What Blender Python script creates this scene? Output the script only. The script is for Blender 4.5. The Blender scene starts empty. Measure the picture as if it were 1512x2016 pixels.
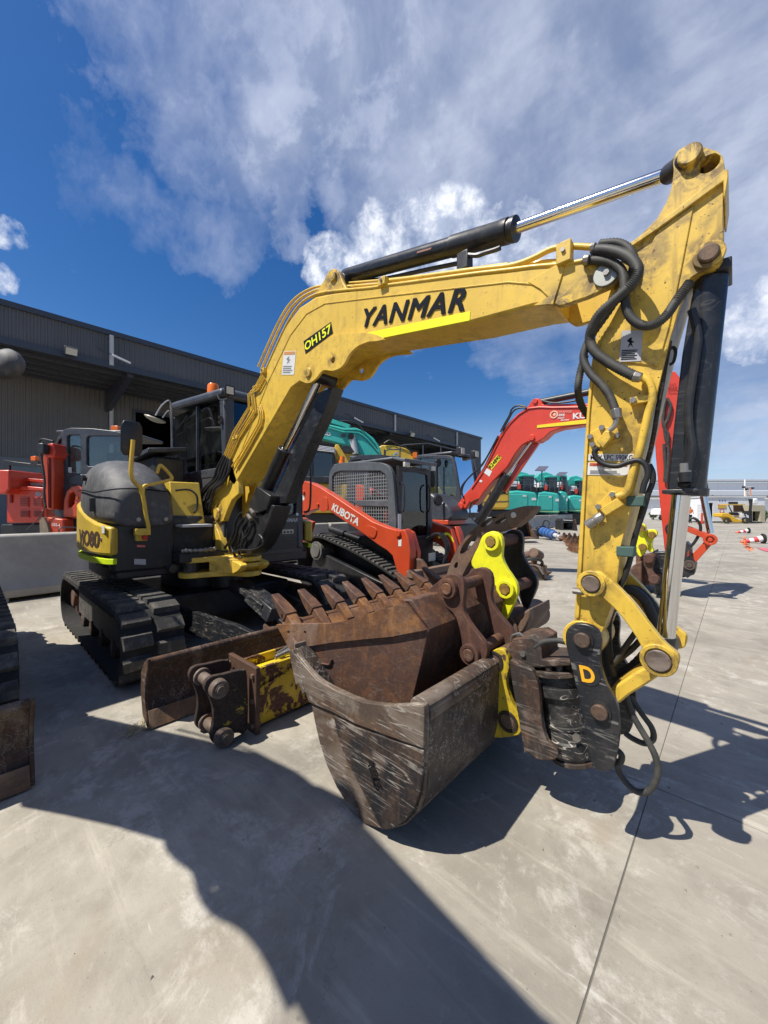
import bpy, bmesh, math, random
from math import sin, cos, pi, radians, sqrt, atan2
from mathutils import Vector, Matrix, geometry, noise as mnoise
random.seed(7)
SC = bpy.context.scene
COL = SC.collection
# ------------------------------------------------------------------ camera, world, sun, exposure
# yard frame: +X = the way the parked machines face, +Y = to their left, +Z up, metres
CA, SA = 0.7350, 0.6781           # the camera looks along (-SA, CA)
HC = 1.35                          # lens height
FPX, U0, V0 = 750.0, 756.0, 1005.0 # focal length and principal row in photograph pixels (1512 x 2016)
cam_d = bpy.data.cameras.new('camera'); cam = bpy.data.objects.new('camera', cam_d); COL.objects.link(cam)
cam.location = (0, 0, HC)
cam.rotation_euler = (radians(90), 0, atan2(SA, CA))
cam_d.sensor_fit = 'VERTICAL'; cam_d.sensor_height = 24.0
cam_d.lens = 24.0 * FPX / 2016.0
cam_d.shift_y = -3.0 / 2016.0
cam_d.clip_start = 0.05; cam_d.clip_end = 4000
SC.camera = cam
SUN_TRAVEL = Vector((0.235, 0.560, -1.0)).normalized()
sun_d = bpy.data.lights.new('sun', 'SUN'); sun = bpy.data.objects.new('sun', sun_d); COL.objects.link(sun)
sun_d.energy = 5.0; sun_d.angle = radians(0.53); sun_d.color = (1.0, 0.945, 0.85)
sun.rotation_euler = SUN_TRAVEL.to_track_quat('-Z', 'Y').to_euler()
sun.location = (-20, -15, 30)
SC.view_settings.view_transform = 'Standard'; SC.view_settings.look = 'None'
SC.view_settings.exposure = 0.38; SC.view_settings.gamma = 1.0
try: SC.view_settings.use_curve_mapping = False
except Exception: pass

# ------------------------------------------------------------------ node helpers
class NT:
    def __init__(s, nt): s.nt = nt; nt.nodes.clear()
    def n(s, typ, ins=None, **kw):
        nd = s.nt.nodes.new(typ)
        for k, v in kw.items(): setattr(nd, k, v)
        for k, v in (ins or {}).items():
            sock = nd.inputs[k]
            if isinstance(v, bpy.types.NodeSocket): s.nt.links.new(v, sock)
            else: sock.default_value = v
        return nd
    def math(s, op, a, b=0.5, c=None, clamp=False):
        nd = s.nt.nodes.new('ShaderNodeMath'); nd.operation = op; nd.use_clamp = clamp
        for i, v in enumerate([a, b] + ([c] if c is not None else [])):
            if isinstance(v, bpy.types.NodeSocket): s.nt.links.new(v, nd.inputs[i])
            else: nd.inputs[i].default_value = v
        return nd.outputs[0]
    def mix(s, f, a, b, typ='MIX'):
        nd = s.nt.nodes.new('ShaderNodeMix'); nd.data_type = 'RGBA'; nd.blend_type = typ
        for i, v in ((0, f), (6, a), (7, b)):
            if isinstance(v, bpy.types.NodeSocket): s.nt.links.new(v, nd.inputs[i])
            elif i: nd.inputs[i].default_value = (v[0], v[1], v[2], 1)
            else: nd.inputs[i].default_value = v
        return nd.outputs[2]
    def ramp(s, f, lo, hi, a=0.0, b=1.0):
        nd = s.nt.nodes.new('ShaderNodeMapRange'); nd.interpolation_type = 'SMOOTHSTEP'
        s.nt.links.new(f, nd.inputs[0])
        for i, v in ((1, lo), (2, hi), (3, a), (4, b)): nd.inputs[i].default_value = v
        return nd.outputs[0]
    def noise(s, vec, scale, detail=4, rough=0.55, dist=0.0):
        nd = s.n('ShaderNodeTexNoise', {'Vector': vec, 'Scale': scale, 'Detail': detail, 'Roughness': rough, 'Distortion': dist})
        return nd.outputs[0]
    def scale(s, vec, v):
        nd = s.n('ShaderNodeVectorMath', {0: vec, 1: v}, operation='MULTIPLY'); return nd.outputs[0]

def new_mat(name):
    m = bpy.data.materials.new(name); m.use_nodes = True
    return m, NT(m.node_tree)
def finish(m, N, color, rough, metal=0.0, bump=None, bstr=0.3, bdist=0.002, **extra):
    ins = {'Base Color': color if isinstance(color, bpy.types.NodeSocket) else (*color, 1), 'Roughness': rough, 'Metallic': metal}
    for k, v in extra.items(): ins[k.replace('_', ' ')] = v
    if bump is not None:
        b = N.n('ShaderNodeBump', {'Height': bump, 'Strength': bstr, 'Distance': bdist})
        ins['Normal'] = b.outputs[0]
    p = N.n('ShaderNodeBsdfPrincipled', ins)
    N.n('ShaderNodeOutputMaterial', {'Surface': p.outputs[0]})
    return m
MATS = {}
def scratches(N, g, scale=1.0, mask=None, dens=1.0):
    """straight thin scratch lines in several directions, gathered in patches"""
    out = None
    for i, (rx, ry, rz, k) in enumerate(((.2, .35, .1, 1.0), (.1, 1.15, .3, 1.3), (.3, 2.2, .2, .9), (.2, -.55, .1, 1.6))):
        mp = N.n('ShaderNodeMapping', {'Vector': g, 'Rotation': (rx, ry, rz), 'Scale': (1.3*scale*k, 17*scale*k, 17*scale*k)}).outputs[0]
        n = N.noise(mp, 1.0, 2, .5, .25)
        d = N.math('ABSOLUTE', N.math('SUBTRACT', n, .5))
        ln = N.ramp(d, .015, .004)
        pm = N.ramp(N.noise(g, 5.5*scale+i, 4, .6), .58-.08*dens, .70-.08*dens)
        ln = N.math('MULTIPLY', ln, pm)
        out = ln if out is None else N.math('MAXIMUM', out, ln)
    sm = N.ramp(N.noise(g, 30*scale, 5, .75, .6), .63, .71)
    out = N.math('MAXIMUM', out, N.math('MULTIPLY', N.math('MULTIPLY', sm, N.ramp(N.noise(g, 3.4*scale, 3, .6), .52, .66)), .55))
    return out
def paint(name, col, rough=0.4, dirt=0.35, rust=0.0, scratch=0.0, metal=0.0, scale=1.0, dirtcol=(.13,.10,.07), rustcol=(.075,.028,.014), scrcol=(.5,.5,.48), coat=0.0, grease=()):
    """painted or moulded surface with uneven tone, grime, chips and scratches"""
    if name in MATS: return MATS[name]
    m, N = new_mat(name)
    g = N.n('ShaderNodeNewGeometry').outputs['Position']
    n1 = N.noise(g, 2.3*scale, 5, .6); n2 = N.noise(g, 14*scale, 5, .65); n3 = N.noise(g, 60*scale, 3, .6)
    sep = N.n('ShaderNodeSeparateXYZ', {0: g})
    st = N.noise(N.scale(g, (28*scale, 28*scale, 2.2*scale)), 1.0, 4, .6)          # rain streaks
    c = N.mix(N.ramp(n1, .3, .7), [x*.86 for x in col], [min(1, x*1.07) for x in col])
    grime = N.math('MULTIPLY', N.ramp(N.math('ADD', N.math('MULTIPLY', n2, .6), N.math('MULTIPLY', n1, .4)), .47, .66), dirt)
    grime2 = N.math('MULTIPLY', N.ramp(st, .52, .74), dirt*.7)
    grime = N.math('MAXIMUM', grime, grime2)
    chip = N.math('MULTIPLY', N.math('MULTIPLY', N.ramp(N.noise(g, 38*scale, 7, .7, .4), .635, .665), N.ramp(N.noise(g, 4.2*scale, 4, .6), .46, .62)), min(1, dirt*2.0))
    spots = N.math('MULTIPLY', N.ramp(n3, .66, .72), min(1, dirt*1.5))
    c = N.mix(grime, c, dirtcol); c = N.mix(spots, c, [x*.5 for x in dirtcol]); c = N.mix(chip, c, (.05, .03, .02))
    r = N.math('ADD', N.math('MULTIPLY', n2, .25), rough-.1)
    gm = None
    for (gp, gr) in grease:          # greasy, dusty halo round a pin
        dd = N.n('ShaderNodeVectorMath', {0: g, 1: tuple(gp)}, operation='DISTANCE').outputs['Value']
        k_ = N.ramp(dd, gr, gr*.25); gm = k_ if gm is None else N.math('MAXIMUM', gm, k_)
    if gm is not None:
        gn = N.math('MULTIPLY', N.math('MULTIPLY', gm, 1.0), N.ramp(N.noise(g, 17, 7, .72, .8), .40, .58))
        c = N.mix(N.math('MULTIPLY', gn, .85), c, (.085, .052, .026)); r = N.math('ADD', r, N.math('MULTIPLY', gn, .2), clamp=True)
    if rust > 0:
        rn = N.noise(g, 7*scale, 6, .72, .4)
        rm = N.ramp(rn, .70-rust*.35, .74-rust*.35)
        rc = N.mix(N.ramp(n3, .35, .65), rustcol, [min(1, x*2.4) for x in rustcol])
        c = N.mix(rm, c, rc); r = N.math('ADD', r, N.math('MULTIPLY', rm, .3), clamp=True)
    if scratch > 0:
        sm = N.math('MULTIPLY', scratches(N, g, scale), scratch)
        c = N.mix(sm, c, scrcol)
    MATS[name] = finish(m, N, c, r, metal, bump=n3, bstr=.12, bdist=.002, Coat_Weight=coat)
    return MATS[name]
def rusty(name, a=(.07,.036,.024), b=(.20,.095,.05), c3=(.10,.075,.06), bare=0.0, barecol=(.25,.2,.165), rough=.75, scale=1.0, scratch=.0, spec=.35):
    """bare weathered steel: layered rust tones, polished wear patches, scratches"""
    if name in MATS: return MATS[name]
    m, N = new_mat(name)
    g = N.n('ShaderNodeNewGeometry').outputs['Position']
    n1 = N.noise(g, 1.9*scale, 6, .62, .6); n2 = N.noise(g, 9*scale, 7, .7, .3); n3 = N.noise(g, 75*scale, 4, .65)
    st = N.noise(N.scale(g, (22*scale, 22*scale, 3.0*scale)), 1.0, 5, .65)
    c = N.mix(N.ramp(n1, .34, .66), a, c3)
    c = N.mix(N.math('MULTIPLY', N.ramp(n2, .45, .68), .85), c, b)
    c = N.mix(N.math('MULTIPLY', N.ramp(st, .5, .75), .5), c, [x*1.35 for x in b])
    c = N.mix(N.math('MULTIPLY', N.ramp(n3, .38, .7), .35), c, [x*.45 for x in a])
    r = N.math('ADD', N.math('MULTIPLY', n2, .3), rough-.18)
    met = 0.0
    if bare > 0:
        bm = N.math('MULTIPLY', N.ramp(N.noise(g, 3.1*scale, 5, .65, .8), .62-bare*.3, .78-bare*.3), .8)
        c = N.mix(bm, c, barecol)
        r = N.math('SUBTRACT', r, N.math('MULTIPLY', bm, .22))
    if scratch > 0:
        sm = N.math('MULTIPLY', scratches(N, g, scale, dens=1.2), scratch)
        c = N.mix(sm, c, (.42, .38, .33))
    hb = N.math('ADD', N.math('MULTIPLY', n3, .5), n2)
    MATS[name] = finish(m, N, c, r, met, bump=hb, bstr=.35, bdist=.004, Specular_IOR_Level=spec)
    return MATS[name]
def plain(name, col, rough=.5, metal=0.0, var=.12, **kw):
    if name in MATS: return MATS[name]
    m, N = new_mat(name)
    g = N.n('ShaderNodeNewGeometry').outputs['Position']
    n = N.noise(g, 11, 4, .6)
    c = N.mix(n, [x*(1-var) for x in col], [min(1, x*(1+var)) for x in col])
    MATS[name] = finish(m, N, c, N.math('ADD', N.math('MULTIPLY', n, .15), rough-.07), metal, bump=N.noise(g, 90, 2), bstr=.06, **kw)
    return MATS[name]
def glass(name, tint=(.25,.32,.3), trans=.75, rough=.03):
    if name in MATS: return MATS[name]
    m, N = new_mat(name)
    g = N.n('ShaderNodeNewGeometry').outputs['Position']
    gl = N.n('ShaderNodeBsdfGlossy', {'Color': (.9,.95,1,1), 'Roughness': rough})
    tr = N.n('ShaderNodeBsdfTransparent', {'Color': (*tint, 1)})
    dr = N.n('ShaderNodeBsdfDiffuse', {'Color': (.09,.11,.10,1)})
    fr = N.n('ShaderNodeFresnel', {'IOR': 1.5})
    a = N.n('ShaderNodeMixShader', {0: N.math('MULTIPLY', N.ramp(N.noise(g, 5, 4), .4, .8), .18), 1: tr.outputs[0], 2: dr.outputs[0]})
    b = N.n('ShaderNodeMixShader', {0: N.math('ADD', N.math('MULTIPLY', fr.outputs[0], 1.15), .03, clamp=True), 1: a.outputs[0], 2: gl.outputs[0]})
    N.n('ShaderNodeOutputMaterial', {'Surface': b.outputs[0]})
    MATS[name] = m; return m

# ------------------------------------------------------------------ pixel ray -> yard-frame point on a real plane
def ray(u, v):
    x = (u-U0)/FPX; z = -(v-V0)/FPX
    return x*CA-SA, x*SA+CA, z
def onY(u, v, y):
    a, b, c = ray(u, v); t = y/b; return Vector((a*t, y, HC+c*t))
def onX(u, v, x):
    a, b, c = ray(u, v); t = x/a; return Vector((x, b*t, HC+c*t))
def onZ(u, v, z):
    a, b, c = ray(u, v); t = (z-HC)/c; return Vector((a*t, b*t, z))
def atD(u, v, d):
    a, b, c = ray(u, v); return Vector((a*d, b*d, HC+c*d))
def zs(src, k):  # points read off an enlarged crop -> photograph pixels
    x0, y0, s = src
    return [(x0+p[0]/s, y0+p[1]/s) for p in k]

def onV(u, v, p0, p1):
    """pixel ray meets the vertical plane through two plan points"""
    a, b, c = ray(u, v); dx, dy = p1[0]-p0[0], p1[1]-p0[1]
    t = (p0[0]*dy-p0[1]*dx)/(a*dy-b*dx); return Vector((a*t, b*t, HC+c*t))
def crv(pts, n=4, closed=True):
    """Catmull-Rom through 2D or 3D points"""
    P = [Vector(p) for p in pts]; out = []; m = len(P)
    rng = range(m if closed else m-1)
    for i in rng:
        if closed: p0, p1, p2, p3 = P[i-1], P[i], P[(i+1) % m], P[(i+2) % m]
        else: p0, p1, p2, p3 = P[max(i-1, 0)], P[i], P[i+1], P[min(i+2, m-1)]
        for j in range(n):
            t = j/n
            out.append(0.5*((2*p1)+(p2-p0)*t+(2*p0-5*p1+4*p2-p3)*t*t+(3*p1-p0-3*p2+p3)*t**3))
    if not closed: out.append(P[-1])
    return out

class MB:
    def __init__(s): s.v = []; s.f = []
    def add(s, vs, fs):
        o = len(s.v); s.v += [Vector(x) for x in vs]; s.f += [[i+o for i in f] for f in fs]; return s
    def box(s, x0, x1, y0, y1, z0, z1):
        vs = [(x, y, z) for z in (z0, z1) for y in (y0, y1) for x in (x0, x1)]
        return s.add(vs, [(0,2,3,1),(4,5,7,6),(0,1,5,4),(2,6,7,3),(0,4,6,2),(1,3,7,5)])
    def obox(s, c, h, R=None, rz=0.0):
        R = R or Matrix.Rotation(rz, 3, 'Z'); c = Vector(c)
        vs = [c + R @ Vector((x*h[0], y*h[1], z*h[2])) for z in (-1,1) for y in (-1,1) for x in (-1,1)]
        return s.add(vs, [(0,2,3,1),(4,5,7,6),(0,1,5,4),(2,6,7,3),(0,4,6,2),(1,3,7,5)])
    def bar(s, p0, p1, w, h, up=(0,0,1)):
        p0, p1 = Vector(p0), Vector(p1); d = (p1-p0); L = d.length; d.normalize(); up = Vector(up)
        if abs(d.dot(up)) > .98: up = Vector((1,0,0))
        a = d.cross(up).normalized(); b = a.cross(d)
        R = Matrix((d, a, b)).transposed()
        return s.obox((p0+p1)/2, (L/2, w/2, h/2), R)
    def prism(s, poly, to3, d0, d1, holes=()):
        """poly in 2D; to3(x, z, d) -> 3D; holes allowed"""
        loops = [[Vector((p[0], p[1], 0)) for p in L] for L in [poly]+list(holes)]
        def area(L): return sum(L[i-1].x*L[i].y-L[i].x*L[i-1].y for i in range(len(L)))
        if area(loops[0]) < 0: loops[0].reverse()
        for L in loops[1:]:
            if area(L) > 0: L.reverse()
        flat = [p for L in loops for p in L]; n = len(flat)
        A = [to3(p.x, p.y, d0) for p in flat]; B = [to3(p.x, p.y, d1) for p in flat]
        if len(loops) == 1:
            fs = [list(range(n))[::-1], [i+n for i in range(n)]]
        else:
            tr = geometry.tessellate_polygon(loops)
            fs = [list(t)[::-1] for t in tr]+[[i+n for i in t] for t in tr]
        o = 0
        for L in loops:
            m = len(L)
            for i in range(m):
                j = (i+1) % m; fs.append([o+i, o+j, o+j+n, o+i+n])
            o += m
        return s.add(A+B, fs)
    def py(s, poly, y0, y1, holes=()):   # outline in X-Z, thickness along Y
        return s.prism(poly, lambda x, z, d: Vector((x, d, z)), y0, y1, holes)
    def px(s, poly, x0, x1, holes=()):   # outline in Y-Z
        return s.prism(poly, lambda y, z, d: Vector((d, y, z)), x0, x1, holes)
    def pz(s, poly, z0, z1, holes=()):   # outline in X-Y
        return s.prism(poly, lambda x, y, d: Vector((x, y, d)), z0, z1, holes)
    def cyl(s, p0, p1, r0, r1=None, n=20, caps=True):
        r1 = r0 if r1 is None else r1
        p0, p1 = Vector(p0), Vector(p1); d = (p1-p0).normalized()
        a = d.orthogonal().normalized(); b = d.cross(a)
        vs = [p + (a*cos(2*pi*i/n)+b*sin(2*pi*i/n))*r for p, r in ((p0, r0), (p1, r1)) for i in range(n)]
        fs = [[i, (i+1) % n, (i+1) % n+n, i+n] for i in range(n)]
        if caps: fs += [list(range(n))[::-1], [i+n for i in range(n)]]
        return s.add(vs, fs)
    def ring(s, p0, p1, ro, ri, n=24):
        p0, p1 = Vector(p0), Vector(p1); d = (p1-p0).normalized()
        a = d.orthogonal().normalized(); b = d.cross(a)
        vs = [p + (a*cos(2*pi*i/n)+b*sin(2*pi*i/n))*r for p, r in ((p0, ro), (p1, ro), (p1, ri), (p0, ri)) for i in range(n)]
        fs = [[k*n+i, k*n+(i+1) % n, ((k+1) % 4)*n+(i+1) % n, ((k+1) % 4)*n+i] for k in range(4) for i in range(n)]
        return s.add(vs, fs)
    def lathe(s, p0, axis, prof, n=24):
        p0 = Vector(p0); d = Vector(axis).normalized(); a = d.orthogonal().normalized(); b = d.cross(a)
        vs = [p0+d*h+(a*cos(2*pi*i/n)+b*sin(2*pi*i/n))*r for (h, r) in prof for i in range(n)]
        m = len(prof)
        fs = [[k*n+i, k*n+(i+1) % n, (k+1)*n+(i+1) % n, (k+1)*n+i] for k in range(m-1) for i in range(n)]
        fs += [list(range(n))[::-1], [(m-1)*n+i for i in range(n)]]
        return s.add(vs, fs)
    def tube(s, pts, r, n=10, sm=6, closed=False, rib=0.0, ribn=0):
        P = crv(pts, sm, closed) if sm > 1 else [Vector(p) for p in pts]
        m = len(P); rr = r if callable(r) else (lambda t: r)
        T = [((P[(i+1) % m] if closed else P[min(i+1, m-1)]) - (P[i-1] if closed else P[max(i-1, 0)])).normalized() for i in range(m)]
        a = T[0].orthogonal().normalized(); vs = []
        for i in range(m):
            a = (a - T[i]*a.dot(T[i])).normalized(); b = T[i].cross(a); R = rr(i/max(1, m-1))
            if rib: R = R+(rib if (i % 2) else 0)
            vs += [P[i]+(a*cos(2*pi*k/n)+b*sin(2*pi*k/n))*R for k in range(n)]
        fs = [[i*n+k, i*n+(k+1) % n, ((i+1) % m)*n+(k+1) % n, ((i+1) % m)*n+k] for i in range(m if closed else m-1) for k in range(n)]
        if not closed: fs += [list(range(n))[::-1], [(m-1)*n+k for k in range(n)]]
        return s.add(vs, fs)
    def loft(s, secs, caps=True):
        n = len(secs[0]); vs = [p for S in secs for p in S]
        fs = [[k*n+i, k*n+(i+1) % n, (k+1)*n+(i+1) % n, (k+1)*n+i] for k in range(len(secs)-1) for i in range(n)]
        if caps: fs += [list(range(n))[::-1], [(len(secs)-1)*n+i for i in range(n)]]
        return s.add(vs, fs)
    def xf(s, M):
        s.v = [M @ x for x in s.v]; return s
    def bolt(s, p, ax, r=.014, h=.01):
        return s.cyl(p, Vector(p)+Vector(ax)*h, r, r*.94, 6)

def circ(cx, cz, r, n=20): return [(cx+r*cos(2*pi*i/n), cz+r*sin(2*pi*i/n)) for i in range(n)]

def thing(name, label, cat, loc=(0,0,0), group=None, rz=0.0):
    o = bpy.data.objects.new(name, None); o.empty_display_size = .2; COL.objects.link(o)
    o.location = loc; o.rotation_euler = (0, 0, rz)
    o['label'] = label; o['category'] = cat
    if group: o['group'] = group
    return o
WORLD = {}
def base_of(par):
    """world location of the thing a part belongs to (roots may stand anywhere, parts carry no offset of their own)"""
    v = Vector((0,0,0)); o = par
    while o is not None: v = v + Vector(o.location); o = o.parent
    return v
def part(name, mb, mat, par=None, bev=0.0, label=None, seg=2, sharp=35, local=False, stuff=False, subd=0):
    me = bpy.data.meshes.new(name)
    off = Vector((0,0,0)) if (par is None or local) else base_of(par)
    me.from_pydata([tuple(x-off) for x in mb.v], [], [f for f in mb.f])
    me.validate(verbose=False)
    bm = bmesh.new(); bm.from_mesh(me)
    bmesh.ops.recalc_face_normals(bm, faces=bm.faces); bm.to_mesh(me); bm.free()
    me.polygons.foreach_set('use_smooth', [True]*len(me.polygons))
    me.set_sharp_from_angle(angle=radians(sharp))
    me.materials.append(mat)
    o = bpy.data.objects.new(name, me); COL.objects.link(o)
    if par is not None: o.parent = par
    if bev > 0:
        md = o.modifiers.new('bevel', 'BEVEL'); md.width = bev; md.segments = seg; md.limit_method = 'ANGLE'; md.angle_limit = radians(40)
        md.harden_normals = False
    if subd:
        md = o.modifiers.new('sub', 'SUBSURF'); md.levels = subd; md.render_levels = subd
    if label: o['label'] = label
    if stuff: o['kind'] = 'stuff'
    return o
def single(name, mb, mat, label, cat, loc=None, group=None, **kw):
    """a thing that is one mesh, origin at its base"""
    if loc is None:
        xs = [p.x for p in mb.v]; ys = [p.y for p in mb.v]; zz = [p.z for p in mb.v]
        loc = Vector(((min(xs)+max(xs))/2, (min(ys)+max(ys))/2, min(zz)))
    loc = Vector(loc); mb.v = [p-loc for p in mb.v]
    o = part(name, mb, mat, None, **kw); o.location = loc
    o['label'] = label; o['category'] = cat
    if group: o['group'] = group
    return o
def structure(o): o['kind'] = 'structure'; return o
def copy_tree(o, parent=None):
    c = o.copy(); COL.objects.link(c); c.parent = parent
    for ch in o.children: copy_tree(ch, c)
    return c
def lettering(name, txt, mat, par, A, B, C, off=.004, weight=.0, shear=0.0, space=1.0, nrm=None, label=None, extr=0.0, bold=0.0):
    """flat print: text fitted to the parallelogram baseline A->B, height A->C (3D points)"""
    cu = bpy.data.curves.new(name, 'FONT'); cu.body = txt; cu.offset = weight; cu.shear = shear; cu.space_character = space
    cu.resolution_u = 4; cu.fill_mode = 'FRONT'; cu.extrude = extr
    ob = bpy.data.objects.new('tmp', cu); me = bpy.data.meshes.new_from_object(ob); bpy.data.objects.remove(ob)
    if bold:
        bm = bmesh.new(); bm.from_mesh(me); src = list(bm.verts)+list(bm.edges)+list(bm.faces)
        for k, (ox, oy) in enumerate(((1, 0), (-1, 0), (0, .6), (0, -.6), (.7, .5), (-.7, .5), (.7, -.5), (-.7, -.5))):
            r = bmesh.ops.duplicate(bm, geom=src); vs_ = [e for e in r['geom'] if isinstance(e, bmesh.types.BMVert)]
            bmesh.ops.translate(bm, vec=(ox*bold, oy*bold, .0004*(k+1)), verts=vs_)
        bm.to_mesh(me); bm.free()
    xs = [v.co.x for v in me.vertices]; ys = [v.co.y for v in me.vertices]
    x0, x1, y0, y1 = min(xs), max(xs), min(ys), max(ys)
    A, B, C = Vector(A), Vector(B), Vector(C); e1, e2 = B-A, C-A
    n = Vector(nrm) if nrm is not None else e1.cross(e2).normalized()
    O = base_of(par)
    for v in me.vertices:
        fx, fy = (v.co.x-x0)/(x1-x0), (v.co.y-y0)/(y1-y0)
        v.co = A+e1*fx+e2*fy+n*(off+v.co.z)-O
    me.materials.append(mat); me.name = name
    o = bpy.data.objects.new(name, me); COL.objects.link(o); o.parent = par
    if label: o['label'] = label
    return o
def quad(name, mat, par, pts, off=.003, nrm=None, th=.0015, label=None):
    """thin sticker or plate from four 3D corners"""
    P = [Vector(p) for p in pts]; n = Vector(nrm) if nrm is not None else (P[1]-P[0]).cross(P[2]-P[0]).normalized()
    mb = MB(); m = len(P)
    mb.add([p+n*off for p in P]+[p+n*(off-th) for p in P], [list(range(m)), [i+m for i in range(m)][::-1]]+[[i, (i+1) % m, (i+1) % m+m, i+m] for i in range(m)])
    return part(name, mb, mat, par, label=label)
# ------------------------------------------------------------------ sky
W = bpy.data.worlds.new('World'); SC.world = W; W.use_nodes = True
N = NT(W.node_tree)
tc = N.n('ShaderNodeNewGeometry').outputs['Incoming']
dirv = N.n('ShaderNodeVectorMath', {0: N.n('ShaderNodeTexCoord').outputs['Generated'], 1: (1, 1, 1)}, operation='MULTIPLY').outputs[0]
dirn = N.n('ShaderNodeVectorMath', {0: dirv}, operation='NORMALIZE').outputs[0]
toSun = -SUN_TRAVEL
sky = N.n('ShaderNodeTexSky', sky_type='NISHITA', sun_disc=False, sun_elevation=math.asin(toSun.z), sun_rotation=atan2(toSun.x, toSun.y),
          altitude=0.0, air_density=1.0, dust_density=0.6, ozone_density=2.5)
hs = N.n('ShaderNodeHueSaturation', {'Saturation': 1.38, 'Value': 1.0, 'Hue': .508, 'Color': sky.outputs[0]}).outputs[0]
sp = N.n('ShaderNodeSeparateXYZ', {0: dirn}).outputs
zc = N.math('MAXIMUM', sp[2], .02)
zz = N.math('ADD', zc, .12)
flat = N.n('ShaderNodeCombineXYZ', {0: N.math('DIVIDE', sp[0], zz), 1: N.math('DIVIDE', sp[1], zz), 2: 0.0}).outputs[0]
nz = N.n('ShaderNodeTexNoise', {'Vector': dirn, 'Scale': 4.5, 'Detail': 7.0, 'Roughness': .62}).outputs[1]
off_ = N.n('ShaderNodeVectorMath', {0: N.n('ShaderNodeVectorMath', {0: nz, 1: (.5, .5, .5)}, operation='SUBTRACT').outputs[0], 'Scale': .42}, operation='SCALE').outputs[0]
warp = N.n('ShaderNodeVectorMath', {0: N.n('ShaderNodeVectorMath', {0: dirn, 1: off_}, operation='ADD').outputs[0]}, operation='NORMALIZE').outputs[0]
def blob(u, v, r0, r1, w, src=None):
    a, b, c = ray(u, v); d = Vector((a, b, c)).normalized()
    dt = N.n('ShaderNodeVectorMath', {0: src or dirn, 1: tuple(d)}, operation='DOT_PRODUCT').outputs['Value']
    return N.ramp(dt, cos(r1), cos(r0), 0.0, w)
def total(bl, src=None):
    s = None
    for b in bl: 
        k = blob(*b, src=src); s = k if s is None else N.math('MAXIMUM', s, k)
    return s
veil = total([(420, 80, .05, .30, .8), (640, 60, .08, .36, .95), (900, 150, .14, .5, 1.0), (1250, 150, .25, .75, 1.0), (1500, 500, .1, .5, 1.0), (570, 330, .02, .13, .8),
              (540, 400, .01, .08, .75), (390, 430, .0, .26, .66), (230, 370, .0, .2, .60), (1480, 700, .05, .3, 1.0), (1050, 330, .1, .35, .9), (740, 400, .02, .1, .7), (100, 550, .0, .05, .6)], warp)
puff = total([(790, 500, .10, .16, 1.0), (660, 530, .05, .11, 1.0), (900, 450, .05, .12, 1.0), (1000, 520, .1, .16, .9), (560, 560, .0, .03, .8), (20, 462, .01, .055, .95), (0, 545, .01, .05, .95), (100, 548, .0, .03, .75), (1500, 640, .04, .13, .9), (1405, 880, .0, .022, .8)])
back = N.ramp(N.n('ShaderNodeVectorMath', {0: dirn, 1: (SA, -CA, .25)}, operation='DOT_PRODUCT').outputs['Value'], -.25, .55, .0, .62)  # unseen cloud behind the camera, added to make the ambient light less blue
veil = N.math('MAXIMUM', veil, back)
w1 = N.noise(flat, 1.15, 9, .60, .35); w2 = N.noise(dirn, 5.2, 9, .62, .25); w3 = N.noise(dirn, 15.0, 6, .6, .2)
streak = N.noise(N.n('ShaderNodeMapping', {'Vector': flat, 'Rotation': (0, 0, .9), 'Scale': (.8, 2.6, 1)}).outputs[0], 1.0, 8, .62, .5)
wv = N.math('ADD', N.math('MULTIPLY', w2, .38), N.math('ADD', N.math('MULTIPLY', w1, .24), N.math('MULTIPLY', streak, .38)))
th = N.math('SUBTRACT', .80, N.math('MULTIPLY', veil, .52))
m1 = N.math('MULTIPLY', N.math('SUBTRACT', wv, th), 2.5, clamp=True)
m1 = N.math('MULTIPLY', N.math('POWER', m1, .9), .93)
m1 = N.math('MULTIPLY', m1, N.ramp(veil, .0, .15))
w4 = N.noise(dirn, 34.0, 7, .66, .3)
pv = N.math('ADD', N.math('ADD', N.math('MULTIPLY', w3, .36), N.math('MULTIPLY', w2, .40)), N.math('MULTIPLY', w4, .24))
m2 = N.math('MULTIPLY', N.math('SUBTRACT', pv, N.math('SUBTRACT', .96, N.math('MULTIPLY', puff, .57))), 6.0, clamp=True)
m2 = N.math('MULTIPLY', m2, N.ramp(puff, .0, .12))
shade = N.ramp(N.noise(dirn, 3.2, 6, .6, .4), .36, .66)
c1 = N.mix(shade, (.30, .355, .485), (.60, .64, .755))
bright = N.ramp(N.math('MULTIPLY', w3, N.ramp(blob(420, 90, .0, .45, 1.0), 0, 1, .85, 1.1)), .48, .66)
c1 = N.mix(N.math('MULTIPLY', bright, .45), c1, (.76, .80, .92))
c2 = N.mix(N.ramp(N.math('ADD', N.math('MULTIPLY', w3, .5), N.math('MULTIPLY', w4, .5)), .38, .60), (.42, .49, .64), (.78, .81, .88))
hor = N.ramp(sp[2], .0, .28, 1.0, 0.0)
skyb = N.n('ShaderNodeVectorMath', {0: hs, 'Scale': .088}, operation='SCALE').outputs[0]
skyb = N.mix(N.math('MULTIPLY', hor, .68), skyb, (.38, .50, .72))
cc = N.mix(m1, skyb, c1); cc = N.mix(m2, cc, c2)
under = N.ramp(sp[2], -.02, .0)
cc = N.mix(under, (.16, .155, .15), cc)
bg = N.n('ShaderNodeBackground', {'Color': cc, 'Strength': 1.0})
N.n('ShaderNodeOutputWorld', {'Surface': bg.outputs[0]})

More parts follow.
